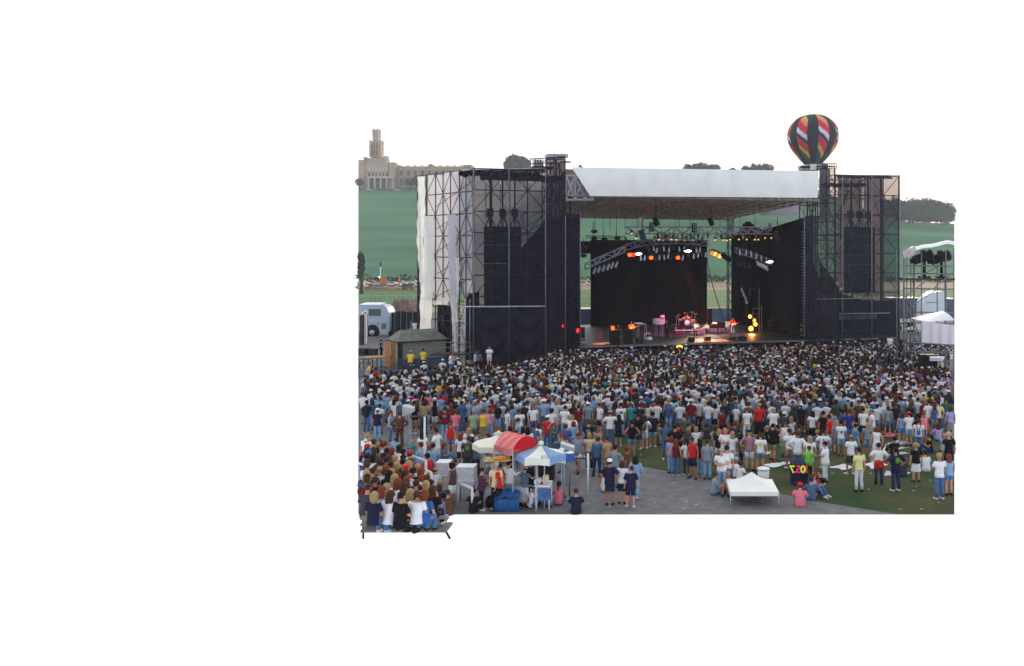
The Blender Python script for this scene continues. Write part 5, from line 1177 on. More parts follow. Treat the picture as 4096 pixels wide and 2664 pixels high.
# hair and hats, centred on the head joint
def hair(kind):
    b = MB()
    def cap_(s=1.0, back=-.018, up=.026): b.ell((0,back,up), (.103*s,.113*s,.107*s), 0, 14, 10)
    if kind == 'short': cap_()
    elif kind == 'crop': cap_(.96, -.012, .022)
    elif kind == 'curly':
        cap_(1.12, -.02, .03); rr = random.Random(2)
        for i in range(22):
            d = V(rr.gauss(0,1), rr.gauss(-.6,.7), rr.gauss(.3,.9)).normalized(); b.ell(V(0,-.02,.03)+d*.11, (.04,.04,.04), 0, 7, 5)
    elif kind == 'bob':
        cap_(1.06); b.lathe((0,-.035,0), [(.065,-.17),(.105,-.13),(.118,-.04),(.105,.05)], 14, M=Matrix.Diagonal((1,.8,1)))
    elif kind in ('long', 'xlong'):
        z = -.34 if kind == 'long' else -.52; cap_(1.07)
        b.lathe((0,-.065,0), [(.03,z),(.085,z+.05),(.118,z+.16),(.122,-.10),(.112,.0),(.09,.06)], 14, M=Matrix.Diagonal((1,.62,1)))
        rr = random.Random(4)
        for i in range(9): x = -.09+.0225*i; b.bar((x,-.10+abs(x)*.2,-.02), (x*1.05,-.125+abs(x)*.3,z+.03*rr.random()), .022, 6, 0, .01)
    elif kind == 'tail':
        cap_(1.03); b.ell((0,-.135,.03), (.03,.035,.03), 0, 8, 6); b.bar((0,-.14,.02), (0,-.15,-.12), .032, 8, 0, .038); b.bar((0,-.15,-.12), (0,-.13,-.27), .038, 8, 0, .012)
    elif kind == 'bun': cap_(1.03); b.ell((0,-.13,.05), (.05,.05,.05), 0, 9, 7)
    elif kind == 'cap':
        b.lathe((0,-.012,.028), [(.108,0),(.107,.04),(.085,.082),(.03,.103),(.01,.106)], 14); M_ = Matrix.Diagonal((1,1.5,1)); b.lathe((0,.07,.03), [(.075,0),(.075,.012)], 12, M=Matrix.Rotation(R(-8),3,'X') @ Matrix.Diagonal((1,1.35,1)))
        b.ell((0,-.012,.136), (.012,.012,.008), 0, 6, 4)
    elif kind == 'rcap':
        b.lathe((0,-.012,.028), [(.108,0),(.107,.04),(.085,.082),(.03,.103),(.01,.106)], 14); b.lathe((0,-.10,.02), [(.07,0),(.07,.012)], 12, M=Matrix.Rotation(R(12),3,'X') @ Matrix.Diagonal((1,1.25,1)))
    elif kind == 'under': b.ell((0,-.03,-.012), (.099,.096,.075), 0, 12, 8)
    elif kind == 'brim':
        b.lathe((0,-.01,.03), [(.108,0),(.105,.05),(.09,.10),(.02,.115)], 14); b.lathe((0,-.01,.03), [(.20,-.01),(.105,.012)], 18)
    elif kind == 'rim': b.lathe((0,-.02,-.02), [(.09,-.03),(.101,.0),(.103,.03)], 14, M=Matrix.Diagonal((1,1.06,1)))
    return b
POSE = {k: (J, build_pose(J)) for k, J in poses().items()}
M_eye = mat('dark_eye', (40,28,24), .3, .05, 4); M_lip = mat('lips', (160,84,80), .6, .05, 9)
SKM = [M_skin, M_skin2, M_skin3]
_pm = {}
def pmesh(pose, part, mats):
    k = (pose, part, tuple(m.name for m in mats))
    if k not in _pm:
        b = POSE[pose][1][part]
        if part != 'body' and not part.startswith('shoe') and not getattr(b, 'jit', 0):      # cloth folds
            b.jit = 1; b.v = [tuple(Vector(q)+noise.noise_vector(Vector((q[0]*11, q[1]*11, q[2]*7)))*.016) for q in b.v]
        _pm[k] = b.mesh(part, mats)
    return _pm[k]
_hm = {}
def hmesh(kind, m):
    if kind not in _hm:
        b = hair(kind)
        if kind not in ('cap','rcap','brim'): b.v = [tuple(Vector(q)+noise.noise_vector(Vector((q[0]*26, q[1]*26, q[2]*9)))*.020) for q in b.v]
        _hm[kind] = b.mesh('hair_'+kind, [m])
    return _hm[kind]
CC = {'w':('white',(232,234,238)),'g':('grey',(136,146,160)),'dg':('charcoal',(66,66,74)),'k':('black',(28,26,30)),'n':('navy',(34,36,62)),'b':('blue',(52,92,158)),'lb':('light blue',(134,172,208)),
 'sl':('slate blue',(84,106,138)),'r':('red',(206,38,40)),'m':('maroon',(112,30,40)),'y':('yellow',(232,196,60)),'py':('pale yellow',(226,224,160)),'gr':('dark green',(44,92,80)),'lg':('lime green',(124,196,84)),'sg':('sage green',(150,172,134)),
 't':('teal',(40,140,146)),'aq':('aqua',(60,186,206)),'p':('pink',(226,120,140)),'mg':('magenta',(206,44,116)),'pu':('purple',(64,52,124)),'lv':('lavender',(172,156,208)),'o':('orange',(226,120,50)),'c':('cream',(222,206,164)),
 'tn':('tan',(178,144,108)),'br':('brown',(98,62,48)),'ol':('olive grey',(88,88,78)),'dn':('denim',(62,104,140)),'pl':('plum',(82,44,66))}
HC = {'d':('dark-haired',(34,24,22)),'b':('brown-haired',(72,46,34)),'l':('blond',(168,136,94)),'r':('red-haired',(122,58,34)),'g':('grey-haired',(170,164,160))}
BC2 = {'j':('blue jeans',(74,112,158),'trousers'),'lj':('light jeans',(128,170,208),'trousers'),'dj':('dark jeans',(42,58,98),'trousers'),'kp':('black trousers',(30,28,34),'trousers'),'wp':('white trousers',(216,220,226),'trousers'),
 'bp':('brown trousers',(84,58,46),'trousers'),'gp':('green trousers',(112,160,146),'trousers'),'tp':('tan trousers',(170,140,110),'trousers'),'ws':('white shorts',(224,226,230),'shorts'),'js':('denim shorts',(92,132,176),'brief'),'ks':('khaki shorts',(160,142,122),'shorts'),
 'ns':('navy shorts',(40,44,70),'shorts'),'gs':('grey shorts',(124,134,140),'shorts'),'bs':('black shorts',(34,32,36),'shorts'),'lbs':('light blue shorts',(130,172,206),'shorts'),'dgs':('dark green shorts',(62,76,72),'shorts'),
 'sk':('a navy skirt',(38,40,66),'skirt'),'tsk':('a tan skirt',(140,112,96),'skirt'),'gsk':('a grey skirt',(118,130,136),'skirt'),'wsk':('a white wrap skirt',(226,228,232),'skirt'),'msk':('a long maroon dress',(92,24,34),'skirt'),'fsk':('a floral skirt',(176,170,172),'skirt'),'jsk':('a blue checked skirt',(110,140,180),'skirt')}
def stripe_mat(name, a, c, vert=False, sc=30):
    if name in _M: return _M[name]
    m = bpy.data.materials.new(name); m.use_nodes = True; n = m.node_tree; b = n.nodes['Principled BSDF']; b.inputs['Roughness'].default_value = .85
    t = n.nodes.new('ShaderNodeTexCoord'); w_ = n.nodes.new('ShaderNodeTexWave'); w_.wave_type = 'BANDS'; w_.bands_direction = 'X' if vert else 'Z'; w_.inputs['Scale'].default_value = sc/6.28*2
    n.links.new(t.outputs['Object'], w_.inputs['Vector']); r_ = n.nodes.new('ShaderNodeValToRGB'); r_.color_ramp.interpolation = 'CONSTANT'
    r_.color_ramp.elements[0].color = (*lin(a),1); r_.color_ramp.elements[1].color = (*lin(c),1); r_.color_ramp.elements[1].position = .5
    n.links.new(w_.outputs[0], r_.inputs[0]); n.links.new(r_.outputs[0], b.inputs['Base Color']); _M[name] = m; return m
def dye_mat(name, a, c, d):
    if name in _M: return _M[name]
    m = bpy.data.materials.new(name); m.use_nodes = True; n = m.node_tree; b = n.nodes['Principled BSDF']; b.inputs['Roughness'].default_value = .85
    t = n.nodes.new('ShaderNodeTexCoord'); w_ = n.nodes.new('ShaderNodeTexNoise'); w_.inputs['Scale'].default_value = 9
    n.links.new(t.outputs['Object'], w_.inputs['Vector']); r_ = n.nodes.new('ShaderNodeValToRGB'); r_.color_ramp.interpolation = 'CONSTANT'; e = r_.color_ramp.elements
    e[0].color = (*lin(a),1); e[0].position = 0; e[1].color = (*lin(c),1); e[1].position = .5; e2 = e.new(.62); e2.color = (*lin(d),1)
    n.links.new(w_.outputs['Fac'], r_.inputs[0]); n.links.new(r_.outputs[0], b.inputs['Base Color']); _M[name] = m; return m
SPEC = {'STP':('grey and white hoop-striped',lambda: stripe_mat('hoops_grey_white',(210,214,220),(90,100,116))),'STB':('black and white vertically striped',lambda: stripe_mat('bars_black_white',(225,228,232),(30,30,36),True,34)),
 'STG':('grey-green pinstriped',lambda: stripe_mat('bars_grey_green',(150,172,176),(70,84,92),True,60)),'STR':('purple and pink hoop-striped',lambda: stripe_mat('hoops_purple_pink',(96,70,110),(196,140,150),False,60)),'STT':('teal striped',lambda: stripe_mat('hoops_teal',(60,150,170),(40,96,140),False,40)),
 'TD':('purple tie-dyed',lambda: dye_mat('tie_dye_purple',(64,44,110),(190,60,50),(230,180,50))),'AQD':('aqua tie-dyed',lambda: dye_mat('tie_dye_aqua',(80,196,214),(150,214,222),(50,120,110))),'GD':('dark green printed',lambda: dye_mat('tie_dye_green',(44,76,84),(70,110,110),(120,150,120))),
 'FLO':('floral cream',lambda: dye_mat('floral_cloth',(205,200,200),(180,150,140),(130,120,130))),'PKV':('pink and lavender patterned',lambda: dye_mat('pink_print',(214,150,180),(170,140,200),(220,190,210))),'FLN':('dark flannel',lambda: dye_mat('flannel',(70,66,70),(96,90,92),(50,48,56)))}
HK = {'':'short','c':'crop','L':'long','X':'xlong','B':'bob','T':'tail','U':'bun','Q':'curly'}
HWORD = {'short':'','crop':'close-cropped ','long':'long ','xlong':'waist-length ','bob':'bobbed ','tail':'ponytailed ','bun':'bunned ','curly':'curly '}
CAPC = {'w':('white',(232,234,238)),'n':('navy',(36,40,72)),'r':('red',(208,36,40)),'g':('grey',(150,152,152)),'t':('teal',(60,150,160)),'k':('black',(28,26,30)),'b':('blue',(60,120,190)),'s':('straw',(206,184,140)),'tn':('tan',(150,126,100))}
def cmat(c):
    if c in SPEC: return SPEC[c][1]()
    n, rgb = CC[c]; return mat('cloth_'+n.replace(' ','_'), rgb, .9, .10, 7, bump=.25)
PEOPLE = []
def person(px, pytop, shirt='w', bottom='j', hr='b', pose='s', face='b', H=None, cut='tee', z0=0.0, Y=None, label=None, place='', skin=None, shoes=None, group='concert-goers', pxr=None, at=None, rz=None, extra=None):
    J, q = POSE[pose]; top_ = J['hd'].z+.13
    longh = len(hr) > 1 and hr[1] in 'LXBTUQ' and not hr.startswith('_')
    H = H or random.uniform(1.60,1.69) if longh else (H or random.uniform(1.73,1.84))
    sc_ = H/1.775
    if at is not None: loc = Vector(at)
    else:
        zt = z0+top_*sc_
        Yy = Y or F*(EYE-zt)/(pytop-PY0); loc = V(X(px, Yy), Yy, z0)
        if Y: loc.z = Z(pytop, Y)-top_*sc_
    wide = sc_*random.uniform(.97,1.08)
    rnd_ = random.Random(int(px*7+pytop*13)); sk = SKM[skin if skin is not None else (0 if rnd_.random() < .6 else 1)]
    o = bpy.data.objects.new('person', pmesh(pose,'body',(M_skin,M_eye,M_lip))); COL.objects.link(o); o.location = loc; o.scale = (wide,wide,sc_)
    o.material_slots[0].link = 'OBJECT'; o.material_slots[0].material = sk
    base = {'b':0,'f':180,'L':70,'R':-70,'l':30,'r_':-30,'FL':140,'FR':-140}[face]
    o.rotation_euler = (0,0,R(base+rnd_.uniform(-16,16)) if rz is None else rz)
    def ch(name, me, m, off=None):
        c = bpy.data.objects.new(name, me); COL.objects.link(c); c.parent = o
        if off is not None: c.location = off
        c.material_slots[0].link = 'OBJECT'; c.material_slots[0].material = m; return c
    if cut == 'tee' and rnd_.random() < .4 and not longh: cut = 'loose'
    if shirt: sh_ = ch('shirt', pmesh(pose,cut,(M_white,)), cmat(shirt))
    bn, brgb, bk = BC2[bottom]; bm_ = mat('cloth_'+bn.replace('a ','').replace(' ','_'), brgb, .9, .12, 9, bump=.25)
    ch({'trousers':'trousers','shorts':'shorts','brief':'shorts','skirt':'skirt'}[bk], pmesh(pose,bk,(M_white,)), bm_)
    shm = mat('shoe_white',(210,210,212),.6) if (shoes == 'w' or (shoes is None and rnd_.random() < .5)) else mat('shoe_dark',(44,36,36),.6)
    for s_ in 'LR': ch('shoe', pmesh(pose,'shoe'+s_,(M_white,)), shm)
    hd = J['hd']; cap = None
    if '_' in hr: hr, cap = hr.split('_')
    def hm_(): n_, rgb = HC[hr[0]]; return mat('hair_'+n_.split('-')[0], rgb, .7, .25, 30, stretch=(6,6,1), bump=.3)
    if hr != '0':
        kd = HK[hr[1:]]
        if cap: 
            ch('hair', hmesh('under',M_bark), hm_(), hd)
            if kd in ('long','xlong','tail'): ch('hair', hmesh(kd,M_bark), hm_(), hd-V(0,0,.03))
        else: ch('hair', hmesh(kd,M_bark), hm_(), hd)
    elif not cap: ch('hair', hmesh('rim',M_bark), mat('hair_brown', HC['b'][1]), hd)
    if cap:
        ck = cap[0]; kind = 'brim' if ck == 's' or cap.endswith('h') else ('rcap' if cap.endswith('r') and len(cap) > 1 else 'cap')
        cn_, crgb = CAPC['tn' if cap.startswith('tn') else ck]; ch('cap' if kind != 'brim' else 'hat', hmesh(kind,M_bark), mat('cap_'+cn_, crgb, .8, .08, 8), hd)
        capw = cn_+(' hat' if kind == 'brim' else ' cap')
    if extra: extra(o, J, sh_ if shirt else None)
    # words for the label
    hk = '' if hr == '0' else HK[hr[1:]]
    hw = 'balding' if hr == '0' and not cap else ('' if hr == '0' else (HWORD[hk]+HC[hr[0]][0]))
    if cap: hw = (HWORD[hk] if hk in ('long','tail','xlong') else '').strip()
    sn = (SPEC[shirt][0] if shirt in SPEC else CC[shirt][0]) if shirt else None
    cutn = {'tee':'tee','loose':'loose tee','tank':'tank top','sweater':'long-sleeved top'}[cut]
    pw = {'s':'','t':'','x':'arms crossed','h':'hands on hips','a':'hand at head','u':'both arms raised','w':'walking','r':'reaching out','g':'seated','l':'leaning back','b':'seated','m':''}[pose]
    fw_ = {'f':'facing us','FL':'facing us','FR':'facing us','L':'turned left','R':'turned right'}.get(face,'')
    o['category'] = 'person'; o['group'] = group
    seatd = pose in ('b',)
    o['_d'] = dict(hw=hw, cap=(capw if cap else ''), top=f'{sn} {cutn}', bot='' if seatd else bn, pw=pw, fw=fw_, place=place)
    if label: o['label'] = label
    PEOPLE.append((px, pytop, o)); return o
def print_patch(txt, col, size, dz=0.05, wide=1.0):
    def fn(o, J, shirt):
        cu = bpy.data.curves.new('t','FONT'); cu.body = txt; cu.size = size; cu.align_x = 'CENTER'; cu.align_y = 'CENTER'; cu.extrude = .004
        t = bpy.data.objects.new('t', cu); COL.objects.link(t); dg = bpy.context.evaluated_depsgraph_get(); me = bpy.data.meshes.new_from_object(t.evaluated_get(dg)); bpy.data.objects.remove(t)
        c = bpy.data.objects.new('shirt_print', me); COL.objects.link(c); c.parent = o; me.materials.clear(); me.materials.append(mat('print_'+str(col), col, .8)); c.location = J['chs']+V(0,-.145,dz-.02); c.rotation_euler = (R(84),0,0); c.scale = (wide,1,1)
    return fn
def blob_patch(cols, sx=.1, sz=.1, front=False, dz=.02):
    def fn(o, J, shirt):
        b = MB(); s = 1 if front else -1
        for i, c in enumerate(cols):
            k = 1-.35*i; b.ell((0,0,0) if i == 0 else (.01,-.006*i*-s*-1,.012*i), (sx*k,.012+.004*i,sz*k), i, 10, 6)
        c = bpy.data.objects.new('shirt_print', b.mesh('shirt_print', [mat('print_'+str(c), c, .8, .3, 20) for c in cols])); COL.objects.link(c); c.parent = o; c.location = J['chs']+V(0,(.135)*s,dz-.03)
    return fn
def backpack(o, J, shirt):
    b = MB(); b.ell((0,0,0), (.15,.09,.22), 0, 12, 8); b.ell((0,-.06,-.06), (.10,.05,.10), 0, 10, 6)
    for s in (-.09,.09): b.path([(s,.03,.18),(s*1.2,.12,.24),(s*1.3,.2,.2)], .018, 5)
    c = b.build('backpack', mat('teal_backpack',(30,86,96),.8,.2,4)); c['label'] = 'teal backpack on the back of the white-shirted woman'; c['category'] = 'backpack'
    c.location = o.matrix_basis @ (J['chs']+V(0,-.22,-.08)); c.rotation_euler = o.rotation_euler
# ------------------------------------------------------------------ who stands where: tile, x, y of the head top, shirt, bottoms, hair, pose, facing[, options]
TL = {'A1':(1420,1340),'A2':(1920,1340),'A3':(2420,1340),'A4':(2920,1340),'A5':(3400,1340),'B1':(1420,1660),'B2':(1920,1660),'B3':(2420,1660),'B4':(2920,1660),'B5':(3400,1660)}
K = 500/2276
def tp(t, x, y): return TL[t][0]+x*K, TL[t][1]+y*K
ROWS = '''
B1 1540 1200 g j lB g b;B1 1520 1275 n j bB g b;B1 1690 1365 br j b g b;B1 2150 1335 k kp d g b;B1 1450 955 w j 0 b b
B3 1200 385 lv lj rB s r_;B3 1290 438 m j rX s b tank;B3 1490 430 w dj dT h b;B3 1597 400 r ns d s FL tank;B3 1722 425 k lj dX h b tank;B3 1865 440 g lj b s b;B3 1110 120 dn j d s f;B3 1275 170 k kp d h b;B3 1440 -25 ol j d s b
B3 1515 140 ol j b s R;B3 490 90 k js d h b tank;B3 600 -40 k sk d s b;B3 725 0 w ws bL h b bp;B3 870 -60 n lbs d h b;B3 250 -5 n ns dL s b;B3 2070 260 k ws lL t b;B3 2190 235 w js l x f;B3 2125 600 w lj d_gr x f;B3 2215 548 w j d s b
B3 1985 1040 g js b s R;B3 2240 1002 p gs lc s f tank;B3 185 540 g lj d x r_;B3 400 580 br j rQ s L;B3 555 740 lb lj dL w b sweater;B3 85 795 n ns d_w h b;B3 310 830 w ns bB s b;B3 470 925 n ns b s b;B3 20 1000 w ws dL s b tank
B3 1665 215 w j lB g b;B3 1850 125 dg lj bB l b;B3 1620 95 n j d g L;B3 2190 165 mg j dL g b;B3 960 225 ol j l g R;B3 1330 140 m kp b s b;B3 30 380 tn ks b s L
A3 95 1368 w j b_g h b;A3 450 770 pl j d s b;A3 630 900 FLO fsk dU s b;A3 790 785 k kp dL s b sweater;A3 585 690 w j b_w s b;A3 960 775 m kp d s b;A3 1320 760 w ns dL s b;A3 1490 905 w kp b s b;A3 1605 925 w dj dL s b;A3 1780 870 sl j d_r s b;A3 1920 820 w ws b s b
A3 1400 1022 w ws lL s b;A3 1880 1003 c kp d a b;A3 2005 1028 r wp dB s b;A3 2165 890 k js d h b;A3 1580 1148 w lj lc s b red;A3 1340 1128 AQD lj b_r s b sweater;A3 1145 1150 dn j l s b tank;A3 1045 1155 m kp dL x b;A3 930 1040 lb lbs bT h b tank;A3 760 1038 b j d_w s b sweater
A3 290 1035 g j b s b;A3 135 1058 STP j b x b;A3 60 1068 w j b_w s b;A3 160 905 w j r s b;A3 180 1200 k ns bB s b tank;A3 290 1230 w lj d s b grey;A3 460 1222 t j r h b;A3 625 1240 n j d_n s b;A3 770 1212 w wp bX s b;A3 1160 1020 w lbs b s b;A3 1840 1190 lb js lL s b;A3 2140 1352 m kp bT s b
A3 1235 985 sl j d s b;A3 1915 1180 pl gs bL s b;A3 350 1000 lb j d s b;A3 75 880 w ns l s b;A3 330 905 sl j b s b;A3 1075 900 m j rL s b;A3 1850 770 o j r s b;A3 870 640 w j d s b;A3 1455 735 g j lc s b;A3 1545 740 g lj lc s b;A3 210 860 w ks l s b;A3 1690 850 w j b_wh s b;A3 480 560 t js lL u b tank;A3 340 600 b j b_y s b;A3 2140 900 lb j g s b
A4 155 910 aq j d s R;A4 410 790 w j b_w s b;A4 590 738 w j b_w s b;A4 600 797 gr j d h b;A4 450 880 dg ks l s b;A4 720 850 n ns bL h b;A4 905 860 w js bL s b;A4 1085 870 k kp d s b;A4 1205 850 w ns b s b;A4 710 1012 k lj b_w a b;A4 450 1000 w j d s b;A4 1100 1045 o kp b s L
A4 1235 978 tn wp d_tn s b sweater;A4 1300 1060 g dgs b h b;A4 1430 985 k gs d_n h b;A4 1560 1080 FLN lj lB s b sweater;A4 1800 1060 b jsk l_s h b;A4 1970 1030 w gsk l s b;A4 2060 1035 w kp dB s b;A4 1345 740 n j l s b;A4 1500 640 sl kp d s b;A4 1785 930 k kp d_w h b;A4 1920 778 w ns d_w s b;A4 1910 932 lb kp l s b;A4 2195 980 dg kp d_g s b;A4 2250 1098 w j b s b
A4 65 1130 JER j d s b;A4 285 1150 w ns d s b;A4 310 1320 w wp r s b;A4 530 1240 r kp l s b red2;A4 790 1315 w j g x b;A4 950 1155 STR j r g b;A4 1500 1385 w kp dX s b;A4 1700 1380 k kp d s b;A4 1850 1360 g j d s b;A4 2090 1340 b j d s b;A4 2170 1352 pu j b s b;A4 2100 1252 k kp bL s b;A4 930 740 w j lL s b;A4 1120 730 w kp b_k s b;A4 120 830 w j d s b;A4 270 770 n ns b s b;A4 2150 860 w ns lL s b;A4 1640 600 c j lc s b
A4 1690 660 lb j d s R;A4 1550 870 tn ks g_n s b;A4 2010 735 g j r s b;A4 1290 640 sl j l s L;A4 20 870 k kp bL s b;A4 85 745 w j b_w s b;A4 970 1400 dg kp d_gh g b
A5 75 1060 w j d s b;A5 250 1055 n j l s b;A5 370 1045 k kp d s b;A5 445 1150 sl j b s b;A5 590 1095 lb kp dX s b;A5 785 1075 w gs b s b pur;A5 990 950 w bp b_w s b yel;A5 1340 943 w j 0 s b pink;A5 1170 1060 w js lQ x b;A5 690 1290 g gs bB s b;A5 400 1342 w j b_t s L;A5 240 1320 w ns d s b;A5 1110 1195 t kp rB s b;A5 1075 1388 w lbs d_r x b
A5 1535 1258 b gs bL s b tank;A5 1600 1195 c bp d s b;A5 1750 1140 gr j d s b;A5 1860 1060 k kp r s b;A5 1830 1300 lv gsk bB s b;A5 1545 940 w ns lL s b;A5 1650 955 tn ks b s b;A5 1200 705 r kp r s b;A5 1440 1180 w ns d x b;A5 1080 700 sl j g s b;A5 130 890 w kp b s b;A5 340 850 w j d s b;A5 610 700 dg js b s b;A5 860 690 w j l s b;A5 160 1180 br kp r s b;A5 300 1245 c j lB s b;A5 700 1090 w j d s b
B5 165 588 py wp d s b;B5 525 505 w dj d h b tie;B5 835 592 n dj d h b grn;B5 1205 510 k wsk lQ s b;B5 1385 645 w dj d g b;B5 1628 690 w j l x b;B5 1800 708 lb js rX s b;B5 1800 305 k bs g s b;B5 1462 345 k dj d g L;B5 1245 72 w j bQ s b over;B5 940 -60 lb js bL s b tank;B5 320 135 g lbs lX s b;B5 485 205 w ws rB s b tank;B5 105 152 STT j d s R;B5 818 395 k bp d g b;B5 962 735 dg j d g b;B5 1610 150 lv lj bL g b;B5 1700 330 lb j lc g R;B5 60 40 w j d g b;B5 1345 -60 p js r s f tank
B4 45 300 w ws lL x b;B4 200 335 br kp dB s R;B4 355 268 STR ws l_k h b;B4 555 325 w js b s b yel;B4 775 155 k ks d r R;B4 1005 118 w gp bL s f tank;B4 1085 240 w ks b s b;B4 1235 285 w j b h b big;B4 1445 380 w ws lX s b;B4 1435 562 lg kp b r r_ short;B4 1700 255 w lbs d h b blu;B4 1735 475 w wp d x L;B4 1805 -10 r lj d s L;B4 1945 95 g gs lL s b;B4 2022 90 w lbs d s b pur;B4 2200 355 w dgs 0 s b
B4 1265 175 dg j d g b;B4 1480 172 k j d g b;B4 1120 32 w js lX g b;B4 995 62 lb j lL g b;B4 85 130 dg kp r g b;B4 190 562 lb j d g b;B4 120 765 w j g g b;B4 180 832 w kp bQ g R;B4 1275 1232 p js b_r s b;B4 1490 1050 lv j r a FR;B4 1480 1125 sl j b_n s b child;B4 1652 992 k j b s FL redsq;B4 1590 275 sl lbs l g b;B4 890 180 k kp d g L;B4 700 190 k kp l g L
B2 20 960 pl kp d x R sweater;B2 150 782 sl j d_s s R;B2 290 850 c kp g s b;B2 515 822 w dj d r r_ sweater;B2 355 870 r kp d s L;B2 822 920 sl ws b_g r r_;B2 920 790 k kp d x L;B2 935 1252 w j dT s R;B2 1430 1210 p j dT a b tank;B2 1750 1342 n j b s b;B2 2135 400 dn dj d s b sweater;B2 1790 320 g ws b w f;B2 1515 325 tn lj rL w FL;B2 1990 320 c kp lB s b
B2 2180 332 p lj lB s R;B2 1220 5 r j d_w s b;B2 1350 140 GD j rL a f;B2 1560 160 b lj b s b;B2 1690 112 lb lj rB s b tank;B2 1070 142 w lj bB s R;B2 690 52 lb j b s R;B2 350 207 w lj rL s f;B2 1980 92 k ks b s b grey;B2 980 165 sl j d_k s f;B2 780 212 k kp dL s b;B2 870 222 w j dX s b;B2 185 595 w j b_w x b;B2 545 200 m ks dL s b;B2 160 325 pl j b s L;B2 640 280 br kp d s b
A2 500 1332 w wp dT s R;A2 720 1340 w ws b s b;A2 870 1190 w ns dT s b;A2 970 1268 w j rL s f;A2 1165 1170 lb j b_w s b;A2 1310 1340 w js dQ s b;A2 1540 1282 w lj d s b;A2 1590 1150 w j d s b;A2 1790 1268 m j d s b;A2 1965 1220 STG j b_w s b;A2 2180 1240 w ns d s FL;A2 350 1132 k ws d s b;A2 210 1168 r kp bL s b;A2 145 1112 w ks d s b;A2 175 1332 PKV lj rL s b;A2 60 1352 y tsk b s b tank
A2 1340 1000 w j d s b red;A2 1430 850 w kp r s b;A2 1750 1045 w sk d s b;A2 1870 1008 w j l s b;A2 2205 900 w j b s b;A2 650 1052 m msk dX s b tank;A2 520 1000 w lj d s b;A2 290 1012 w j d s b;A2 385 932 lv sk d s b;A2 870 858 n j d s b;A2 990 850 dg j b s b;A2 530 822 w ws dB s b;A2 200 832 w j d s b;A2 380 792 sl ns b s b;A2 1850 740 k j d_r s b;A2 1670 1440 w ks lc s f
A2 1500 770 w ns d s b;A2 1150 705 r j rL s b;A2 1990 830 b j b s b sweater;A2 1730 880 b j lL s b;A2 1620 850 k kp b s b;A2 1530 925 m kp r s b;A2 150 930 w ns b_r s b;A2 420 580 c j d s b;A2 30 695 lb j b s b;A2 175 590 w j d s b
A1 410 1330 n lj b_w s b;A1 640 1372 lb j rT s R tank;A1 812 1392 br bp b h b sweater;A1 1075 1190 k ks d s b;A1 1300 1192 b ws bL s b tank;A1 1455 1200 k ws dX s b tank;A1 1640 1300 m lj b_n h b grey;A1 1745 1242 m kp rB s b;A1 1830 1352 p js b x b;A1 2050 1165 lb ns b s L;A1 2160 1352 sg js l s b;A1 250 910 n ks d h b grey;A1 95 930 sl js r s b;A1 465 915 w bs b_w s R;A1 520 975 w kp d s b
A1 690 925 n ks b_w h b;A1 370 825 k gs r s b tank;A1 1870 850 JER kp d s b;A1 2015 850 tn kp d s b;A1 2240 1175 STB j b s b;A1 2200 1100 w kp b s b;A1 1065 900 w j b_w s b;A1 1455 690 w j d x b;A1 1590 690 t js bL s b tank;A1 1405 830 g ks bB s b;A1 1225 950 k ks rL s b;A1 1550 1100 lb j bL s b;A1 1060 1042 mg kp d s b;A1 925 1055 b j d s b;A1 790 1075 b ws d s b;A1 1120 1088 w ks d s b;A1 745 660 TD js b s b;A1 640 650 sl bs b s b;A1 520 658 w kp d s b;A1 300 640 w j d s b
A1 445 725 w js lB s b;A1 100 800 lv js b s b;A1 450 625 sl j b s b;A1 380 590 r j b_r s b;A1 240 620 lv gs g s b;A1 890 560 w j b s R;A1 905 712 w j d s b;A1 1250 485 w j d_gr s b;A1 1455 570 w kp d_w s b;A1 1580 445 w j d_w s b;A1 1870 422 w j b_w s b;A1 1835 480 n kp dX s b;A1 1440 1015 n j b h L;A1 1610 1010 PKV ks b s R;A1 1700 945 m js rL s b;A1 950 835 g js rT s b;A1 2000 700 w kp l s b;A1 1110 560 w js dL s b;A1 1340 1070 p kp b s b
B1 1740 142 r js rL s f tank;B1 1480 235 w lb d h L;B1 1230 300 w ws dX s b;B1 1210 490 lb js b x L;B1 1350 545 lb ks rL s f;B1 1420 510 lb ks d s b;B1 1590 505 sl j rX g R;B1 1690 340 sl j d g R;B1 1920 332 w ns rX s b;B1 2055 378 dg dgs b s b grn;B1 2070 230 w js lX s b;B1 2180 280 k kp bU s b;B1 2200 400 sl kp g s b
B1 1030 452 t lbs lc s b child;B1 735 415 lb j d s b child;B1 1325 470 w lj l s f child
'''
OPT = {'red': blob_patch([(170,50,50)],.09,.07), 'grey': blob_patch([(120,124,140)],.11,.08), 'pur': blob_patch([(110,90,140),(70,70,90)],.08,.06,dz=-.05), 'yel': blob_patch([(220,200,70)],.07,.09), 'pink': blob_patch([(220,90,130)],.10,.05), 'blu': blob_patch([(60,110,180)],.05,.04,dz=.06),
 'grn': blob_patch([(90,150,60),(200,200,80)],.10,.12), 'redsq': blob_patch([(190,60,30),(120,30,30)],.12,.14,True)}
def tied(o, J, s):
    b = MB(); tube(b, [J['wst']+V(0,-.0,-.02), J['pel']+V(0,-.03,.0), J['pel']+V(0,-.05,-.28)], [(.165,.13),(.20,.15),(.21,.13)], 14); c = bpy.data.objects.new('tied_sweater', b.mesh('tied_sweater', [cmat('r')])); COL.objects.link(c); c.parent = o
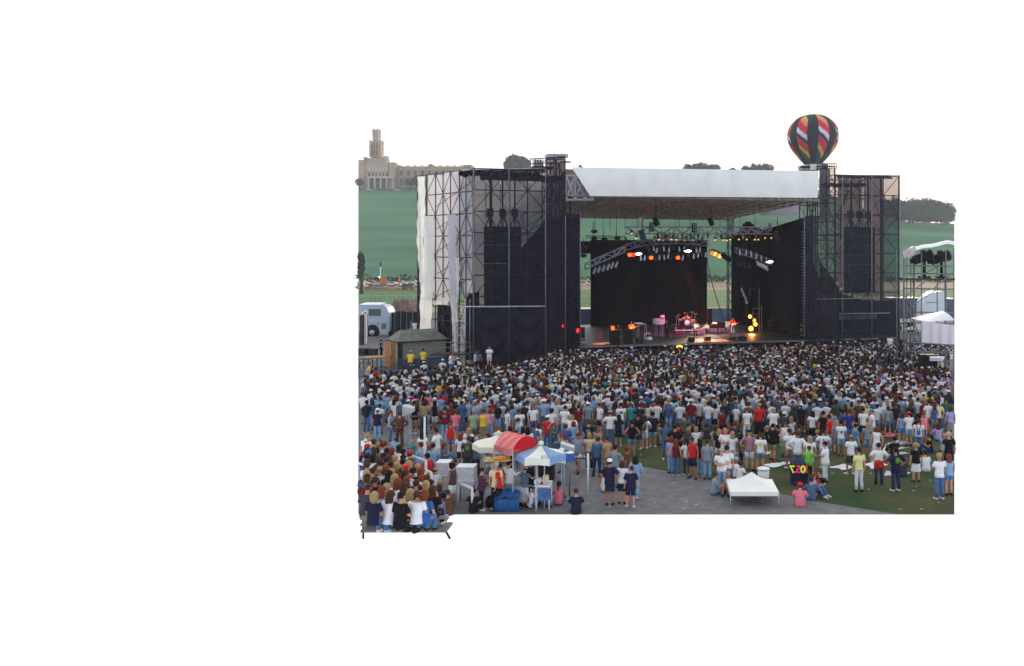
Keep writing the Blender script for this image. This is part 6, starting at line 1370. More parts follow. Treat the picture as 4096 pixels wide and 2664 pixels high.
def overalls(o, J, s):
    b = MB(); 
    for sx in (-1,1): b.path([J['pel']+V(.07*sx,-.15,.06), J['chs']+V(.045*sx,-.145,0), J['shL']*0+J['nkb']+V(.11*sx,-.09,-.01), J['nkb']+V(.11*sx,.06,-.03)], .02, 5)
    b.box(J['pel']+V(0,-.135,.12), (.20,.05,.24)); c = bpy.data.objects.new('overall_bib', b.mesh('overall_bib', [mat('cloth_blue_jeans',(0,0,0))])); COL.objects.link(c); c.parent = o
OPT['tie'] = tied; OPT['over'] = overalls
SPEC['JER'] = ('dark numbered jersey', lambda: mat('cloth_jersey', (36,30,62), .8, .1, 8))
FAR = []
N_KEEP = 205
def run_rows(txt):
    items = []
    for ln in txt.replace('\n', ';').split(';'):
        a = ln.split()
        if len(a) >= 7:
            px, py = tp(a[0], float(a[1]), float(a[2])); items.append((-py+(60 if a[6] in 'gl' else 0)-(25 if len(a) > 8 else 0), ln, px, py, a))
    items.sort(key=lambda i: i[0])
    for _, _, px, py, a in items[N_KEEP:]:
        zt = 1.72; Y = F*(EYE-zt)/(py-PY0); FAR.append((X(px,Y), Y, a[3], a[5]))
    txt = ';'.join(i[1] for i in items[:N_KEEP])
    for ln in txt.replace('\n', ';').split(';'):
        a = ln.split()
        if len(a) < 7: continue
        t, x, y, sh_, bo, hr_, po, fa = a[0], float(a[1]), float(a[2]), a[3], a[4], a[5], a[6], (a[7] if len(a) > 7 else 'b')
        if bo == 'lb': bo = 'lbs'
        opts = a[8:]; kw = {}; ex = None; back = False
        for o_ in opts:
            if o_ in ('tank','sweater','loose'): kw['cut'] = o_
            elif o_ == 'child': kw['H'] = 1.25
            elif o_ == 'short': kw['H'] = 1.5
            elif o_ == 'big': kw['H'] = 1.86; kw['cut'] = 'loose'
            elif o_ == 'bp': back = True
            elif o_ in OPT: ex = OPT[o_]
        if hr_.endswith('_y'): hr_ = hr_[:-2]+'_tn'
        if hr_.endswith('_gh'): hr_ = hr_[:-3]+'_g'
        if hr_.endswith('_wh'): hr_ = hr_[:-3]+'_w'
        px, py = tp(t, x, y)
        if py > 1876 and po not in 'gl': po = 'g'
        elif py > 1855 and 'H' not in kw: kw['H'] = 1.60
        if po in 'gl': kw['H'] = 1.72
        if sh_ == 'JER': ex = print_patch('33' if t == 'A1' else '23', (225,228,235), .26)
        if po == 's' and random.random() < .35: po = 't'
        o = person(px, py, sh_, bo, hr_, po, fa, extra=ex, **kw)
        if back: backpack(o, POSE[po][0], None); o['_d']['carry'] = 'teal backpack'
run_rows(ROWS)
# ---- grandstand at the lower left, spectators seated in its tiers
def seat_Y(py): return min(33.0, 33-(py-1771)*.0464)
STAND = '''
70 332 w l;100 440 g d_w;180 422 g d_w;245 410 w l;320 440 k b;425 490 g l;515 478 w rQ;232 492 br b;95 530 r d_r;300 545 tn l;130 592 k bL;330 590 br bL;222 640 lb d_b;60 700 k d;290 720 w dB;430 780 k bB;660 600 tn rL;700 735 k lL;500 690 n d;860 620 w d;790 545 w d;805 540 w bL;985 650 sl b_r;745 855 k lB;600 745 br b
960 835 g lL;905 912 r b_rr;1120 885 w l;1195 958 n rL;620 860 br d;850 800 n d;440 940 w lU;600 1010 k dL;770 1030 n b;760 1158 w rL;925 1120 n rL;1205 1095 n rL;210 1250 dg bc;990 1350 c lL;300 960 n b;150 1010 dg lL;560 930 w rL;350 1120 k b;900 1000 w bL;330 1400 n lB;620 1380 w bL;180 1080 b d;560 1250 w lL;1100 1180 k b;880 1230 g bL;1280 1200 w lB;100 1130 m b;1250 1370 b rB;820 1400 k d;1120 1380 w b;470 1300 g rL;380 900 pl b;860 720 w d;560 760 g b_n;160 800 b bL;1040 960 k d;700 1080 lb lL;1290 1090 n b;90 1000 w g;1400 1290 k bL;1350 1180 tn d;1000 790 n b;130 860 w b;560 600 k d;640 980 k lB
'''
ST = []
for ln in STAND.replace('\n', ';').split(';'):
    a = ln.split()
    if len(a) < 4: continue
    px, py = tp('B1', float(a[0]), float(a[1])); Y = seat_Y(py)
    kw = dict(pose='b', face='b' if a[3] not in ('l',) or random.random() < .8 else 'R', Y=Y, group='spectators seated on the grandstand', H=1.84)
    px = max(px, 1464)
    o = person(px, py, a[2], 'j' if a[2] != 'k' else 'kp', a[3], **kw); o.rotation_euler.z += R(-14); ST.append(o)
# red-shirted steward and others standing on the stand
def onstand(x, y, sh_, bo, hr_, po, fa, s_px, **kw):     # s_px: pixels per metre at that depth
    px, py = tp('B1', x, y); return person(px, py, sh_, bo, hr_, po, fa, Y=F/s_px, **kw)
onstand(1320, 690, 'r', 'kp', 'd', 's', 'L', 101, label='person in red staff polo standing sideways by the newspaper-covered boxes', group='people around the newspaper boxes')
onstand(1770, 870, 'dg', 'ws', 'dQ', 's', 'L', 106, cut='tank', label='curly dark-haired person in charcoal sleeveless top standing before the newspaper boxes', group='people around the newspaper boxes')
# ---- raised figures
def sat(px, py, Y, sh_, bo, hr_, pose, face, lab, **kw): return person(px, py, sh_, bo, hr_, pose, face, Y=Y, label=lab, **kw)
sat(1642,1402,66.4,'y','kp','d_g','b','b','person in yellow shirt and pale cap sitting on the barrier, left of the two guards', group='yellow-shirted guards on the barrier')
sat(1693,1394,66.2,'y','kp','d','x','b','person in yellow shirt with folded arms on the barrier, right one of the guards', group='yellow-shirted guards on the barrier')
sat(1474,1451,65,'y','kp','b','b','R','person in yellow shirt low on the left platform holding white papers')
sat(1525,1357,78,'k','kp','d','h','R','person in black standing in the yard between coach and shed')
sat(1645,1283,100,'b','ks','b','w','L','person in blue walking in the yard beside the privacy fence')
sat(1659,1283,99,'w','js','d','w','b','person in white shirt walking in the yard beside the scaffold foot')
sat(1802,1410,66,'w','j','d','r','R','person in white shirt perched on the barrier by the black stair platform')
sat(1957,1382,66,'w','ws','d','x','FR','person in white with folded arms standing raised above the crowd before the left swagged cloth')
sat(1902,1402,67,'w','kp','bL','s','R','person in white raised on a step left of the folded-arms one')
sat(1915,1401,66.6,'sl','kp','bL','s','b','person in slate blue raised beside the white one near the left wing')
sat(3560,1340,76,'w','j','d','s','b','person in white raised above heads at the right end of the crowd')
sat(3606,1437,66,'y','kp','d','x','b','person in yellow shirt raised above the crowd left of the lamp scaffold')
# ---- musicians
def onstage(px, py, d, sh_, bo, hr_, pose, face, lab, z0=1.75, sc_=1.75, **kw):
    t = T(px, d); p = S(t, d, z0); return person(px, py, sh_, bo, hr_, pose, face, at=p, H=sc_, label=lab, group='band on the stage', **kw)
M_gt = mat('sunburst_guitar', (214,150,110), .3, .1, 4, spec=.6)
def guitar(o, lab, m=M_gt):
    g = empty('guitar', o.location+V(0,-.22,1.02), lab, 'guitar'); b = MB(); c = V(0,-.25,1.02); d = V(.88,0,.34)
    def w_(v): return Vector(v)+o.location
    b.bar(w_(c+V(0,-.03,0)), w_(c+V(0,.03,0)), .17, 14); b.bar(w_(c+d*.2+V(0,-.03,0)), w_(c+d*.2+V(0,.03,0)), .13, 14); b.build('guitar_body', m, g)
    b = MB(); b.bar(w_(c+d*.25), w_(c+d*.85), .028, 6); b.box(w_(c+d*.9), (.12,.03,.07)); b.build('neck', mat('maple_neck',(150,90,60),.5), g); return g
o = onstage(2525,1293,5,'o','dj','dL','m','f','guitarist with long dark hair and orange sleeves at stage left of the table frame', cut='sweater'); guitar(o,'pale guitar of the orange-sleeved guitarist')
onstage(2472,1302,6,'br','kp','d','b','f','dim figure behind the two big black cabinets', z0=1.95)
o = onstage(2668,1288,6,'k','kp','b','m','FL','dark-clothed bassist beside the tall rack stand', cut='sweater'); guitar(o,'dark bass guitar beside the tall rack stand', mat('dark_bass',(90,50,30),.3))
onstage(2750,1274,11.2,'tn','dj','bQ','b','f','drummer sitting behind the drum kit with tan top', z0=2.45)
o = onstage(2783,1287,4.5,'w','dg' if False else 'kp','r','m','f','singer in white tee standing at the middle of the stage'); guitar(o,'small guitar held by the white-teed singer')
o = onstage(2931,1268,7,'r','lj','r','m','f','guitarist in red shirt standing right of the lavender cabinets', cut='sweater'); guitar(o,'white guitar of the red-shirted guitarist', mat('white_guitar',(225,200,190),.3))
for (px,d,z) in ((2783,4.2,1.62),(2931,6.6,1.62),(2525,4.6,1.6)):
    p = S(T(px,d)-.25, d, 1.75); e = empty('microphone_stand', p, {2783:'thin microphone stand in front of the white-teed singer',2931:'thin microphone stand in front of the red-shirted guitarist',2525:'thin microphone stand in front of the orange-sleeved guitarist'}[px], 'microphone stand')
    b = MB(); b.bar(p, p+V(0,0,1.3), .018); b.bar(p+V(0,0,1.3), p+V(.25,-.05,1.5), .015); b.bar(p, p+V(0,0,.03), .14, 10); b.build('stand', M_black, e); b = MB(); b.ell(p+V(.27,-.05,1.52), (.04,.04,.05)); b.build('microphone', M_dksteel, e)
# ------------------------------------------------------------------ crowd mass beyond the nearest 300
def crowd():
    rnd = random.Random(21)
    occ = {}
    def put(x, y): occ.setdefault((int(x//.6), int(y//.6)), []).append((x, y))
    def free(x, y, r):
        i, j = int(x//.6), int(y//.6)
        for a in (i-1,i,i+1):
            for c in (j-1,j,j+1):
                for (u, v) in occ.get((a,c), ()):
                    if (u-x)**2+(v-y)**2 < r*r: return False
        return True
    for _, _, o in PEOPLE: put(o.location.x, o.location.y)
    T_ = []
    def part(fn):
        b = MB(); fn(b); return b
    TOPS = [(0,(228,231,236),42),(0,(200,205,212),7),(0,(40,40,50),13),(0,(36,40,66),12),(0,(70,100,150),8),(0,(140,176,210),12),(0,(96,98,108),9),(0,(120,36,44),5),(0,(196,44,44),3),(0,(70,90,74),5),(0,(178,150,110),4),(0,(60,140,150),2),(0,(220,130,60),1),(0,(150,130,190),2),(0,(220,190,60),1),(0,(84,60,54),3)]
    tw = [t[2] for t in TOPS]
    HRS = [(38,26,24),(62,42,34),(84,60,46),(134,108,80),(96,58,42),(160,138,110)]; hw_ = [38,30,14,6,5,3]
    SK = [(196,142,118),(168,116,92),(120,80,62)]
    PN = [(74,112,158),(120,160,195),(42,52,84),(36,34,40),(160,142,122),(200,204,208)]
    V_, F_, C_ = [], [], []; nv = 0
    def emit(b, col):
        nonlocal nv
        V_.append(np.array(b.v, dtype=np.float32)); F_.extend([tuple(i+nv for i in f) for f in b.f]); C_.extend([(*lin(col), 1.0)]*len(b.f)); nv += len(b.v)
    def one(x, y, h, tc_=None, hc_=None, cp_=None):
        s = h/1.75; rz = rnd.gauss(0,.45); M_ = Matrix.Translation((x,y,0)) @ Matrix.Rotation(rz,4,'Z') @ Matrix.Rotation(rnd.gauss(0,.035),4,'Y') @ Matrix.Rotation(rnd.gauss(-.01,.03),4,'X') @ Matrix.Scale(s,4)
        def em(b, col): b.v = [tuple(M_ @ Vector(p)) for p in b.v]; emit(b, col)
        top = rnd.choices(TOPS, tw)[0][1]; hc = rnd.choices(HRS, hw_)[0]; sk = rnd.choice(SK); cap = rnd.random()
        if tc_: top = tc_; hc = hc_; cap = 0 if cp_ else 1
        b = MB(); b.lathe((0,0,0), [(.165,.86),(.15,1.08),(.185,1.30),(.205,1.40),(.13,1.46),(.06,1.49)], 8, M=Matrix.Diagonal((1.05,.66,1)), cap=False); 
        for sx in (-1,1): b.bar((.19*sx,0,1.41),(.235*sx,-.01,1.17),.062,6,0,.06)
        em(b, top)
        b = MB(); b.bar((0,0,1.46),(0,.01,1.56),.055,6); b.ell((0,.02,1.64),(.082,.098,.118),0,8,6); 
        ar = rnd.random()
        for sx in (-1,1):
            if ar < .025 and sx > 0 or ar < .012: b.bar((.235*sx,.02,1.3),(.26*sx,.12,1.62),.045,5); b.bar((.26*sx,.12,1.62),(.2*sx,.18,1.92),.035,5,0,.03)
            elif ar > .6: b.bar((.235*sx,-.01,1.17),(.10*sx,.20,1.12),.04,5,0,.03)
            else: b.bar((.235*sx,-.01,1.18),(.25*sx,.04,.85),.04,5,0,.03)
        em(b, sk)
        b = MB()
        if cap < .17: b.lathe((0,.01,1.67), [(.11,-.01),(.108,.04),(.07,.085),(.01,.105)], 9, cap=False); b.lathe((0,.09,1.67),[(.075,0),(.07,.015)],7); em(b, rnd.choices([(228,230,236),(40,44,76),(190,40,40),(150,150,150),(60,110,170)],[64,12,8,10,6])[0]); b = MB(); b.ell((0,-.02,1.625),(.098,.10,.08),0,8,5); em(b, hc)
        else:
            b.ell((0,-.005,1.665),(.104,.115,.108),0,9,6)
            if rnd.random() < .34: b.lathe((0,-.05,1.36), [(.05,-.05),(.11,.06),(.12,.25),(.09,.33)], 8, M=Matrix.Diagonal((1,.6,1)), cap=False)
            em(b, hc)
        if y < 61:
            b = MB(); pn = rnd.choice(PN[:3]+PN); shorts = rnd.random() < .45; lo = .52 if shorts else .05
            for sx in (-1,1): b.bar((.09*sx,0,.92),(.11*sx,0,lo),.092,6,0,.085 if shorts else .06)
            em(b, pn); b = MB()
            if shorts:
                for sx in (-1,1): b.bar((.105*sx,0,.54),(.115*sx,-.01,.08),.055,6,0,.04)
                em(b, sk); b = MB()
            for sx in (-1,1): b.box((.115*sx,.05,.04),(.09,.26,.08))
            em(b, (200,200,204) if rnd.random() < .5 else (50,44,44))
    for (x, y, sc1, hr1) in FAR:
        if not EL*y+.3 < x < ER*y-.3 or not free(x, y, .25): continue
        rgb = CC[sc1][1] if sc1 in CC else (96,90,110); put(x, y); one(x, y, 1.74, rgb, HC[hr1[0]][1] if hr1[0] in HC else (150,110,90), '_' in hr1)
    n = 0
    def frontd(x): return S0.y+(x-S0.x)*math.tan(TH)-1.6
    tries = 0
    while tries < 60000 and n < 3300:
        tries += 1; y = rnd.uniform(44.5, 82); x = rnd.uniform(EL*y+.4, ER*y-.3)
        if x < -11 and y > 61.5+.0*(x): continue
        lim = frontd(x)
        if x < -9.3: lim = min(lim, 66.5+(x+9.3)*1.0)
        if x < -15: lim = min(lim, 63.5)
        if y > lim: continue
        if x > 20.3 and 59.4 < y < 67.5: continue          # mixing tent and lamp scaffold
        if y > 66 and x > 26: continue
        clump = .5+.5*math.sin(x*1.3+math.sin(y*.9)*2)*math.sin(y*1.1+1.7*math.sin(x*.7)); dens = 1 if y > 56 else ((.45+.55*clump) if y > 50 else (.10+.75*clump*clump))
        if x < -11 and y < 55: dens *= .3
        if rnd.random() > dens: continue
        if not free(x, y, .44 if y > 58 else .5): continue
        put(x, y); one(x, y, rnd.gauss(1.71,.08)); n += 1
    me = bpy.data.meshes.new('crowd'); me.from_pydata(np.concatenate(V_).tolist(), [], F_)
    ca = me.color_attributes.new('cloth_colour', 'FLOAT_COLOR', 'CORNER'); tot = [len(p) for p in F_]
    arr = np.repeat(np.array(C_, dtype=np.float32), tot, axis=0); ca.data.foreach_set('color', arr.ravel())
    me.polygons.foreach_set('use_smooth', [True]*len(F_))
    m = bpy.data.materials.new('crowd_cloth'); m.use_nodes = True; nn = m.node_tree; b = nn.nodes['Principled BSDF']; b.inputs['Roughness'].default_value = .9; b.inputs['Specular IOR Level'].default_value = .08
    at = nn.nodes.new('ShaderNodeAttribute'); at.attribute_name = 'cloth_colour'; no = nn.nodes.new('ShaderNodeTexNoise'); no.inputs['Scale'].default_value = 6
    mx = nn.nodes.new('ShaderNodeMix'); mx.data_type = 'RGBA'; mx.blend_type = 'MULTIPLY'; mx.inputs[0].default_value = .35; nn.links.new(at.outputs['Color'], mx.inputs[6]); nn.links.new(no.outputs['Color'], mx.inputs[7]); nn.links.new(mx.outputs[2], b.inputs['Base Color'])
    me.materials.append(m); o = bpy.data.objects.new('crowd', me); COL.objects.link(o)
    tag(o, 'dense crowd of concert-goers packed up to the stage front', 'crowd', kind='stuff'); print('CROWD', n, 'PEOPLE', len(PEOPLE))
crowd()

b = MB(); rnd = random.Random(77)
for k in range(170):
    Y = 31.1+rnd.random()**1.5*22; x = rnd.uniform(EL*Y+.3, ER*Y-.3); a = rnd.uniform(0,6.28); s_ = rnd.uniform(.03,.09); z = .02
    b.add([(x+s_*math.cos(a),Y+s_*math.sin(a),z),(x+s_*math.cos(a+1.7),Y+s_*math.sin(a+1.7),z+.02),(x+s_*math.cos(a+3.1),Y+s_*math.sin(a+3.1),z),(x+s_*math.cos(a+4.6),Y+s_*math.sin(a+4.6),z+.03)], [(0,1,2,3)])
tag(b.build('litter', mat('paper_litter', (170,168,162), .9, .1, 3)), 'paper scraps and crushed cups strewn over lawn and asphalt', 'litter', kind='stuff')
# ------------------------------------------------------------------ grandstand
def zf(Y): return Z(1771+(33-Y)/.0464, Y)-1.27
gs = empty('grandstand', (X(1600,20),20,0), 'stepped metal grandstand tiers under the seated spectators at the lower left', 'grandstand')
M_step = mat('weathered_plank', (128,124,120), .8, .15, 2, stretch=(.3,4,1))
nt_ = 10
for i in range(nt_):
    Y0 = 33.6-.86*i; Y1 = Y0-.86; ym = (Y0+Y1)/2; xa, xb = EL*Y1+.05, X(1670+(33-ym)*17, ym); z = max(.1, zf(ym)-.02)
    b = MB(); b.box(((xa+xb)/2, ym, z-.05), (xb-xa, .80, .07)); b.box(((xa+xb)/2, ym-.33, z+.36), (xb-xa, .24, .05)); b.build('tier', M_step, gs)
for side in (0, 1):
    b = MB(); pts = []
    for Y in (33, 30, 27, 24.6): x = (EL*Y+.15) if not side else X(1670+(33-Y)*17, Y)-.1; pts.append(V(x, Y, max(.1, zf(Y)-.22)))
    b.path(pts, .035, 6); b.build('stringer', M_dksteel, gs)
for px, Y in ((1445,32),(1560,32),(1640,32)):
    x = X(px,Y); b = MB(); b.bar((x,Y,0),(x,Y,max(.2,zf(Y)-.1)),.05); b.build('support_post', M_dksteel, gs)
def rail(pts, label, r=.05):
    W_ = [P(tp('B1',x,y)[0], tp('B1',x,y)[1], Y) for x, y, Y in pts]; e = empty('handrail', W_[0], label, 'handrail')
    b = MB(); b.path(W_, r, 8)
    for p in W_: b.ell(p, (r,r,r), 0, 8, 5)
    b.build('rail', mat('white_painted_rail', (208,210,216), .4, .05, 4), e)
    for p in (W_[0], W_[-1]):
        b = MB(); b.bar(p, (p.x,p.y,max(p.z-.75,0)), r, 8); b.build('post', mat('white_painted_rail',(0,0,0)), e)
rail([(70,882,31),(200,925,30),(345,982,29)], 'white handrail at the far left above the bald head')
rail([(975,1168,28),(1240,1268,26.5),(1292,1300,26.2),(1310,1345,26.1)], 'thick white handrail bending down at its right end among the seated heads')
rail([(1035,745,32),(1290,835,31)], 'white handrail sloping behind the red-shirted steward')
rail([(1268,1000,29.5),(1385,1055,29)], 'short white handrail below the red-shirted steward')
rail([(1880,1235,31.5),(2135,1335,30.8)], 'white handrail sloping below the charcoal-topped person at the boxes')
# newspaper-covered boxes
def news_mat():
    m = mat('newsprint', (214,214,222), .8, .03, 6); n = m.node_tree; b = n.nodes['Principled BSDF']
    t = n.nodes.new('ShaderNodeTexCoord'); br = n.nodes.new('ShaderNodeTexBrick'); br.inputs['Scale'].default_value = 5.5; br.inputs['Color1'].default_value = (*lin((226,226,232)),1); br.inputs['Color2'].default_value = (*lin((112,116,138)),1); br.inputs['Mortar'].default_value = (*lin((232,232,236)),1); br.inputs['Mortar Size'].default_value = .03; br.inputs['Row Height'].default_value = .12
    mp = n.nodes.new('ShaderNodeMapping'); mp.inputs['Rotation'].default_value = (R(90),0,0); n.links.new(t.outputs['Object'], mp.inputs[0]); n.links.new(mp.outputs[0], br.inputs['Vector']); n.links.new(br.outputs[0], b.inputs['Base Color']); return m
M_news = news_mat()
for (x0,x1,y0,y1,Y,lb) in ((1475,1700,885,1120,33.0,'left newspaper-covered box stack behind the black-capped person'),(1840,2165,965,1300,32.0,'right newspaper-covered box stack with two tiers near the plum-shirted man')):
    a = P(*tp('B1',x0,y0),Y); c = P(*tp('B1',x1,y1),Y); e = empty('newspaper_box', ((a.x+c.x)/2,Y,c.z), lb, 'box')
    b = MB(); b.box(((a.x+c.x)/2,Y+.3,(a.z+c.z)/2), (c.x-a.x,.6,a.z-c.z)); b.build('printed_side', M_news, e)
    b = MB(); b.box(((a.x+c.x)/2,Y+.3,a.z+.015), (c.x-a.x+.02,.62,.03)); b.build('white_top', M_white, e)
    if 'right' in lb: b = MB(); b.box(((a.x+c.x)/2,Y-.01,a.z-.5), (c.x-a.x+.04,.06,.05)); b.build('ledge', M_white, e)
    b = MB()
    for s in (.1,.9): b.bar((a.x+(c.x-a.x)*s,Y+.3,0),(a.x+(c.x-a.x)*s,Y+.3,c.z),.04)
    b.build('leg', M_dksteel, e)
# ------------------------------------------------------------------ tall posts with brown crossbars and slanted white stands
def bpt(x, y, Y, t='B2'): return P(*tp(t,x,y),Y)
def post_thing(t, x, ytop, Y, label, bar_=None):
    p = bpt(x, ytop, Y, t); e = empty('post', (p.x,p.y,0), label, 'post'); b = MB(); b.bar((p.x,p.y,0), p, .042, 8); b.build('upright', M_white, e)
    if bar_:
        q0 = bpt(bar_[0], bar_[1], Y, t); q1 = bpt(bar_[2], bar_[3], Y, t); b = MB(); b.bar(q0, q1, .04, 6); b.build('crossbar', mat('brown_wood_bar',(96,66,58),.8), e)
        b = MB(); b.bar(q0, (q0.x,q0.y,0), .035, 6); b.build('leg', M_steel, e)
post_thing('B1',1268,35,33.5,'tall white post with brown crossbar at the left asphalt',(1000,40,1250,10))
post_thing('B2',1965,700,33.0,'tall white post with brown crossbar right of the umbrellas',(1630,800,1945,785))
def slant(t, x0, y0, x1, y1, Y, label):
    a, c = bpt(x0,y0,Y,t), bpt(x1,y1,Y,t); e = empty('slanted_stand', ((a.x+c.x)/2,Y,0), label, 'stand'); h = .38
    b = MB(); b.poly([a, c, c-V(0,0,h*.55), a-V(0,0,h*1.5)], 0, (0,.5,0)); b.build('white_board', mat('grey_white_board',(190,194,200),.6,.05), e)
    b = MB(); b.box(((a.x)-.16,Y+.25,a.z-.3), (.3,.5,.62)); b.build('side_box', mat('slate_side_box',(70,84,98),.7), e)
    for s in (.25,.62):
        b = MB(); q = a.lerp(c,s); b.bar((q.x,Y+.1,0),(q.x,Y+.1,q.z-.3),.035); b.bar((q.x,Y+.4,0),(q.x,Y+.4,q.z-.3),.035); b.build('leg', M_alu, e)
slant('B2',1462,520,1705,600,34.5,'slanted white board stand right of the blue umbrella')
slant('A1',860,1290,1040,1340,42,'slanted white board stand among the people at the left')
# ------------------------------------------------------------------ vendor carts
YV = 31.5
e = empty('vendor_cart', (X(2045,YV),YV,0), 'vendor cart under a shiny red barrel awning with fringe', 'cart')
def cv(x, y, Y=YV): return bpt(x, y, Y)
M_red = mat('shiny_red_vinyl', (200,26,34), .28, .06, 1.2, spec=.6, bump=.15)
A_, B2_ = cv(600,640,YV-.6), cv(1045,530,YV+.0)       # right arched end: left foot, right foot
C0 = cv(262,545,YV+.9); D0 = cv(700,420,YV+1.5)
axis = (C0-A_)
def brl(u, v):     # v across the arch, u along from right end to left end
    l = A_; r_ = B2_; m = l.lerp(r_, v); h = .42*math.sin(math.pi*v)**.8
    return m+axis*u+V(0,0,h+.02*math.sin(u*17+v*9))
b = MB(); b.sheet(brl, 20, 18); b.build('barrel_awning', M_red, e)
b = MB(); n_ = 18; ring = [brl(0, k/n_) for k in range(n_+1)]; b.add(ring+[A_.lerp(B2_,.5)-V(0,0,.02)], [(k, k+1, n_+1) for k in range(n_)]); b.build('arched_end', mat('red_vinyl_end',(206,28,36),.55,.05,2), e)
b = MB()
for k in range(26):
    q = brl(k/25, 0); b.poly([q+V(-.03,-.01,0), q+V(.03,-.01,0), q+V(.03,-.01,-.20-.03*(k%2)), q+V(-.03,-.01,-.20-.03*(k%2))], k % 2)
for k in range(16):
    q = A_.lerp(B2_, k/15); b.poly([q+V(-.03,-.01,0), q+V(.03,-.01,0), q+V(.02,-.01,-.16), q+V(-.02,-.01,-.16)], 0)
b.build('fringe', [M_red, mat('pink_fringe',(226,170,170),.7)], e)
for p_ in (A_, B2_, C0, C0+(B2_-A_)):
    b = MB(); b.bar((p_.x,p_.y,.75), p_, .022, 6); b.build('pole', M_alu, e)
mid = (A_+B2_)/2+axis*.5
b = MB(); b.box((mid.x,mid.y,.52), (2.3,1.0,.62)); b.build('cart_body', M_alu, e)
b = MB(); b.box((mid.x,mid.y,.85), (2.45,1.15,.05)); b.build('counter', M_steel, e)
for s in (-.8,.8):
    b = MB(); b.bar((mid.x+s,mid.y-.56,.25),(mid.x+s,mid.y-.5,.25),.25,14); b.build('wheel', M_rubber, e)
b = MB(); b.ell(cv(380,795,YV-.1), (.36,.18,.09)); b.build('hot_dog_sign', [mat('mustard_orange',(214,130,40),.5)], e); b = MB(); b.ell(cv(380,820,YV-.05), (.42,.2,.06)); b.build('sign_tray', mat('yellow_tray',(214,196,90),.5), e)
def umbrella(name, apex, rad, drop, val, nseg, mats, label, pole_to=0.0, rot=0.0, vdrop=.25, txt=None, poles=((0,0),)):
    e = empty(name, (apex.x,apex.y,0), label, 'umbrella'); 
    for k in range(nseg):
        a0 = rot+6.2832*k/nseg; a1 = rot+6.2832*(k+1)/nseg; p0 = apex+V(math.cos(a0)*rad, math.sin(a0)*rad, -drop); p1 = apex+V(math.cos(a1)*rad, math.sin(a1)*rad, -drop)
        b = MB(); nn = 5
        def f(u, v): q = apex.lerp(p0.lerp(p1,u), v); return q-V(0,0,.05*math.sin(math.pi*v)-.03*math.sin(math.pi*u)*v)
        b.sheet(f, 5, 6); pan = b.build('canopy_panel', mats[k % len(mats)], e)
        b = MB(); b.sheet(lambda u,v: (p0.lerp(p1,u)+V(0,0,.03*math.sin(math.pi*u)))*1.0-V(0,0,vdrop*v)+(p0.lerp(p1,.5)-apex).normalized()*.01*math.sin(u*20), 8, 2); b.build('valance', mats[(k) % len(mats)], e)
    for dx, dy in poles:
        b = MB(); b.bar((apex.x+dx,apex.y+dy,pole_to), apex-V(-dx,-dy,.1), .02, 8); b.build('pole', M_alu, e)
    b = MB(); b.lathe(apex-V(0,0,.02), [(.10,0),(.10,.10),(.04,.14)], 10); b.build('finial', mats[0], e)
    return e
M_ub = mat('blue_umbrella_cloth',(128,156,198),.7,.08,1.5,bump=.2); M_uw = mat('cream_umbrella_cloth',(226,228,214),.7,.05,1.5,bump=.2); M_ub2 = mat('deep_blue_cloth',(52,92,160),.7,.1,2)
ap = cv(1110,530,31.0); um = umbrella('vendor_umbrella', ap, .93, .36, 1, 6, [M_uw, M_ub], 'big blue and white umbrella with lettered valance over the vendor table', rot=R(-122), vdrop=.26, poles=((-.12,-.2),(.13,0)))
b = MB()
rr = random.Random(8)
q0 = cv(1010,760,30.2); 
for k in range(9):
    x = q0.x+.24+.075*k; b.box((x,q0.y-.03,q0.z+.01*math.sin(k)), (.03 if k%3 else .05,.008,.11)); b.box((x+.02,q0.y-.03,q0.z+(.04 if k%2 else -.04)), (.04,.008,.02))
c = b.build('valance_lettering', mat('faded_blue_letters',(130,160,196),.8), um)
ap2 = cv(1485,655,32.0); umbrella('vendor_umbrella', ap2, .50, .08, 1, 6, [M_uw, M_ub2], 'small flat blue and white umbrella behind the big one, right side', rot=R(-125), vdrop=.30)
ap3 = cv(340,345,33.5); umbrella('vendor_umbrella', ap3, 1.05, .36, 1, 8, [mat('cream_canopy',(224,222,206),.7,.04,1.5)], 'cream umbrella half hidden behind the red barrel awning', rot=R(10), vdrop=.22)
b = MB(); b.ell(cv(560,565,31.9)*1, (.05,.05,.05)); 
# table under the umbrella, stocked
t0_ = cv(1000,1290,31.0); t1_ = cv(1280,1300,31.0); e = empty('vendor_table', ((t0_.x+t1_.x)/2,31.3,0), 'white vendor table with cups under the blue umbrella', 'table'); zt = t0_.z
b = MB(); b.box(((t0_.x+t1_.x)/2,31.3,zt), (t1_.x-t0_.x,.8,.05)); b.build('table_top', M_white, e)
for s in (0,1):
    for dy in (.0,.65):
        b = MB(); x = t0_.x+.04+(t1_.x-t0_.x-.08)*s; b.bar((x,31.0+dy,0),(x,31.0+dy,zt),.03,6); b.build('leg', M_white, e)
b = MB(); b.box(((t0_.x+t1_.x)/2+.05,30.93,zt-.30), (.55,.02,.42)); b.build('front_poster', mat('blue_poster',(74,104,156),.6,.3,8), e)
for i,(x,y,w_,h_,c_,lb) in enumerate(((1030,1255,.16,.13,'w','white box of napkins at the left of the vendor table'),(1080,1250,.14,.16,'w','white box in the middle of the vendor table'),(1125,1270,.10,.05,'r','small red tray on the vendor table'),(1200,1235,.20,.30,'c','cream bucket on the vendor table'))):
    q = cv(x,y,31.2); b = MB(); b.box((q.x,31.2,zt+.03+h_/2),(w_,.16,h_)); b.box((q.x,31.2,zt+.035+h_),(w_*1.06,.17,.02)); tag(b.build('container', cmat(c_)), lb, 'box')
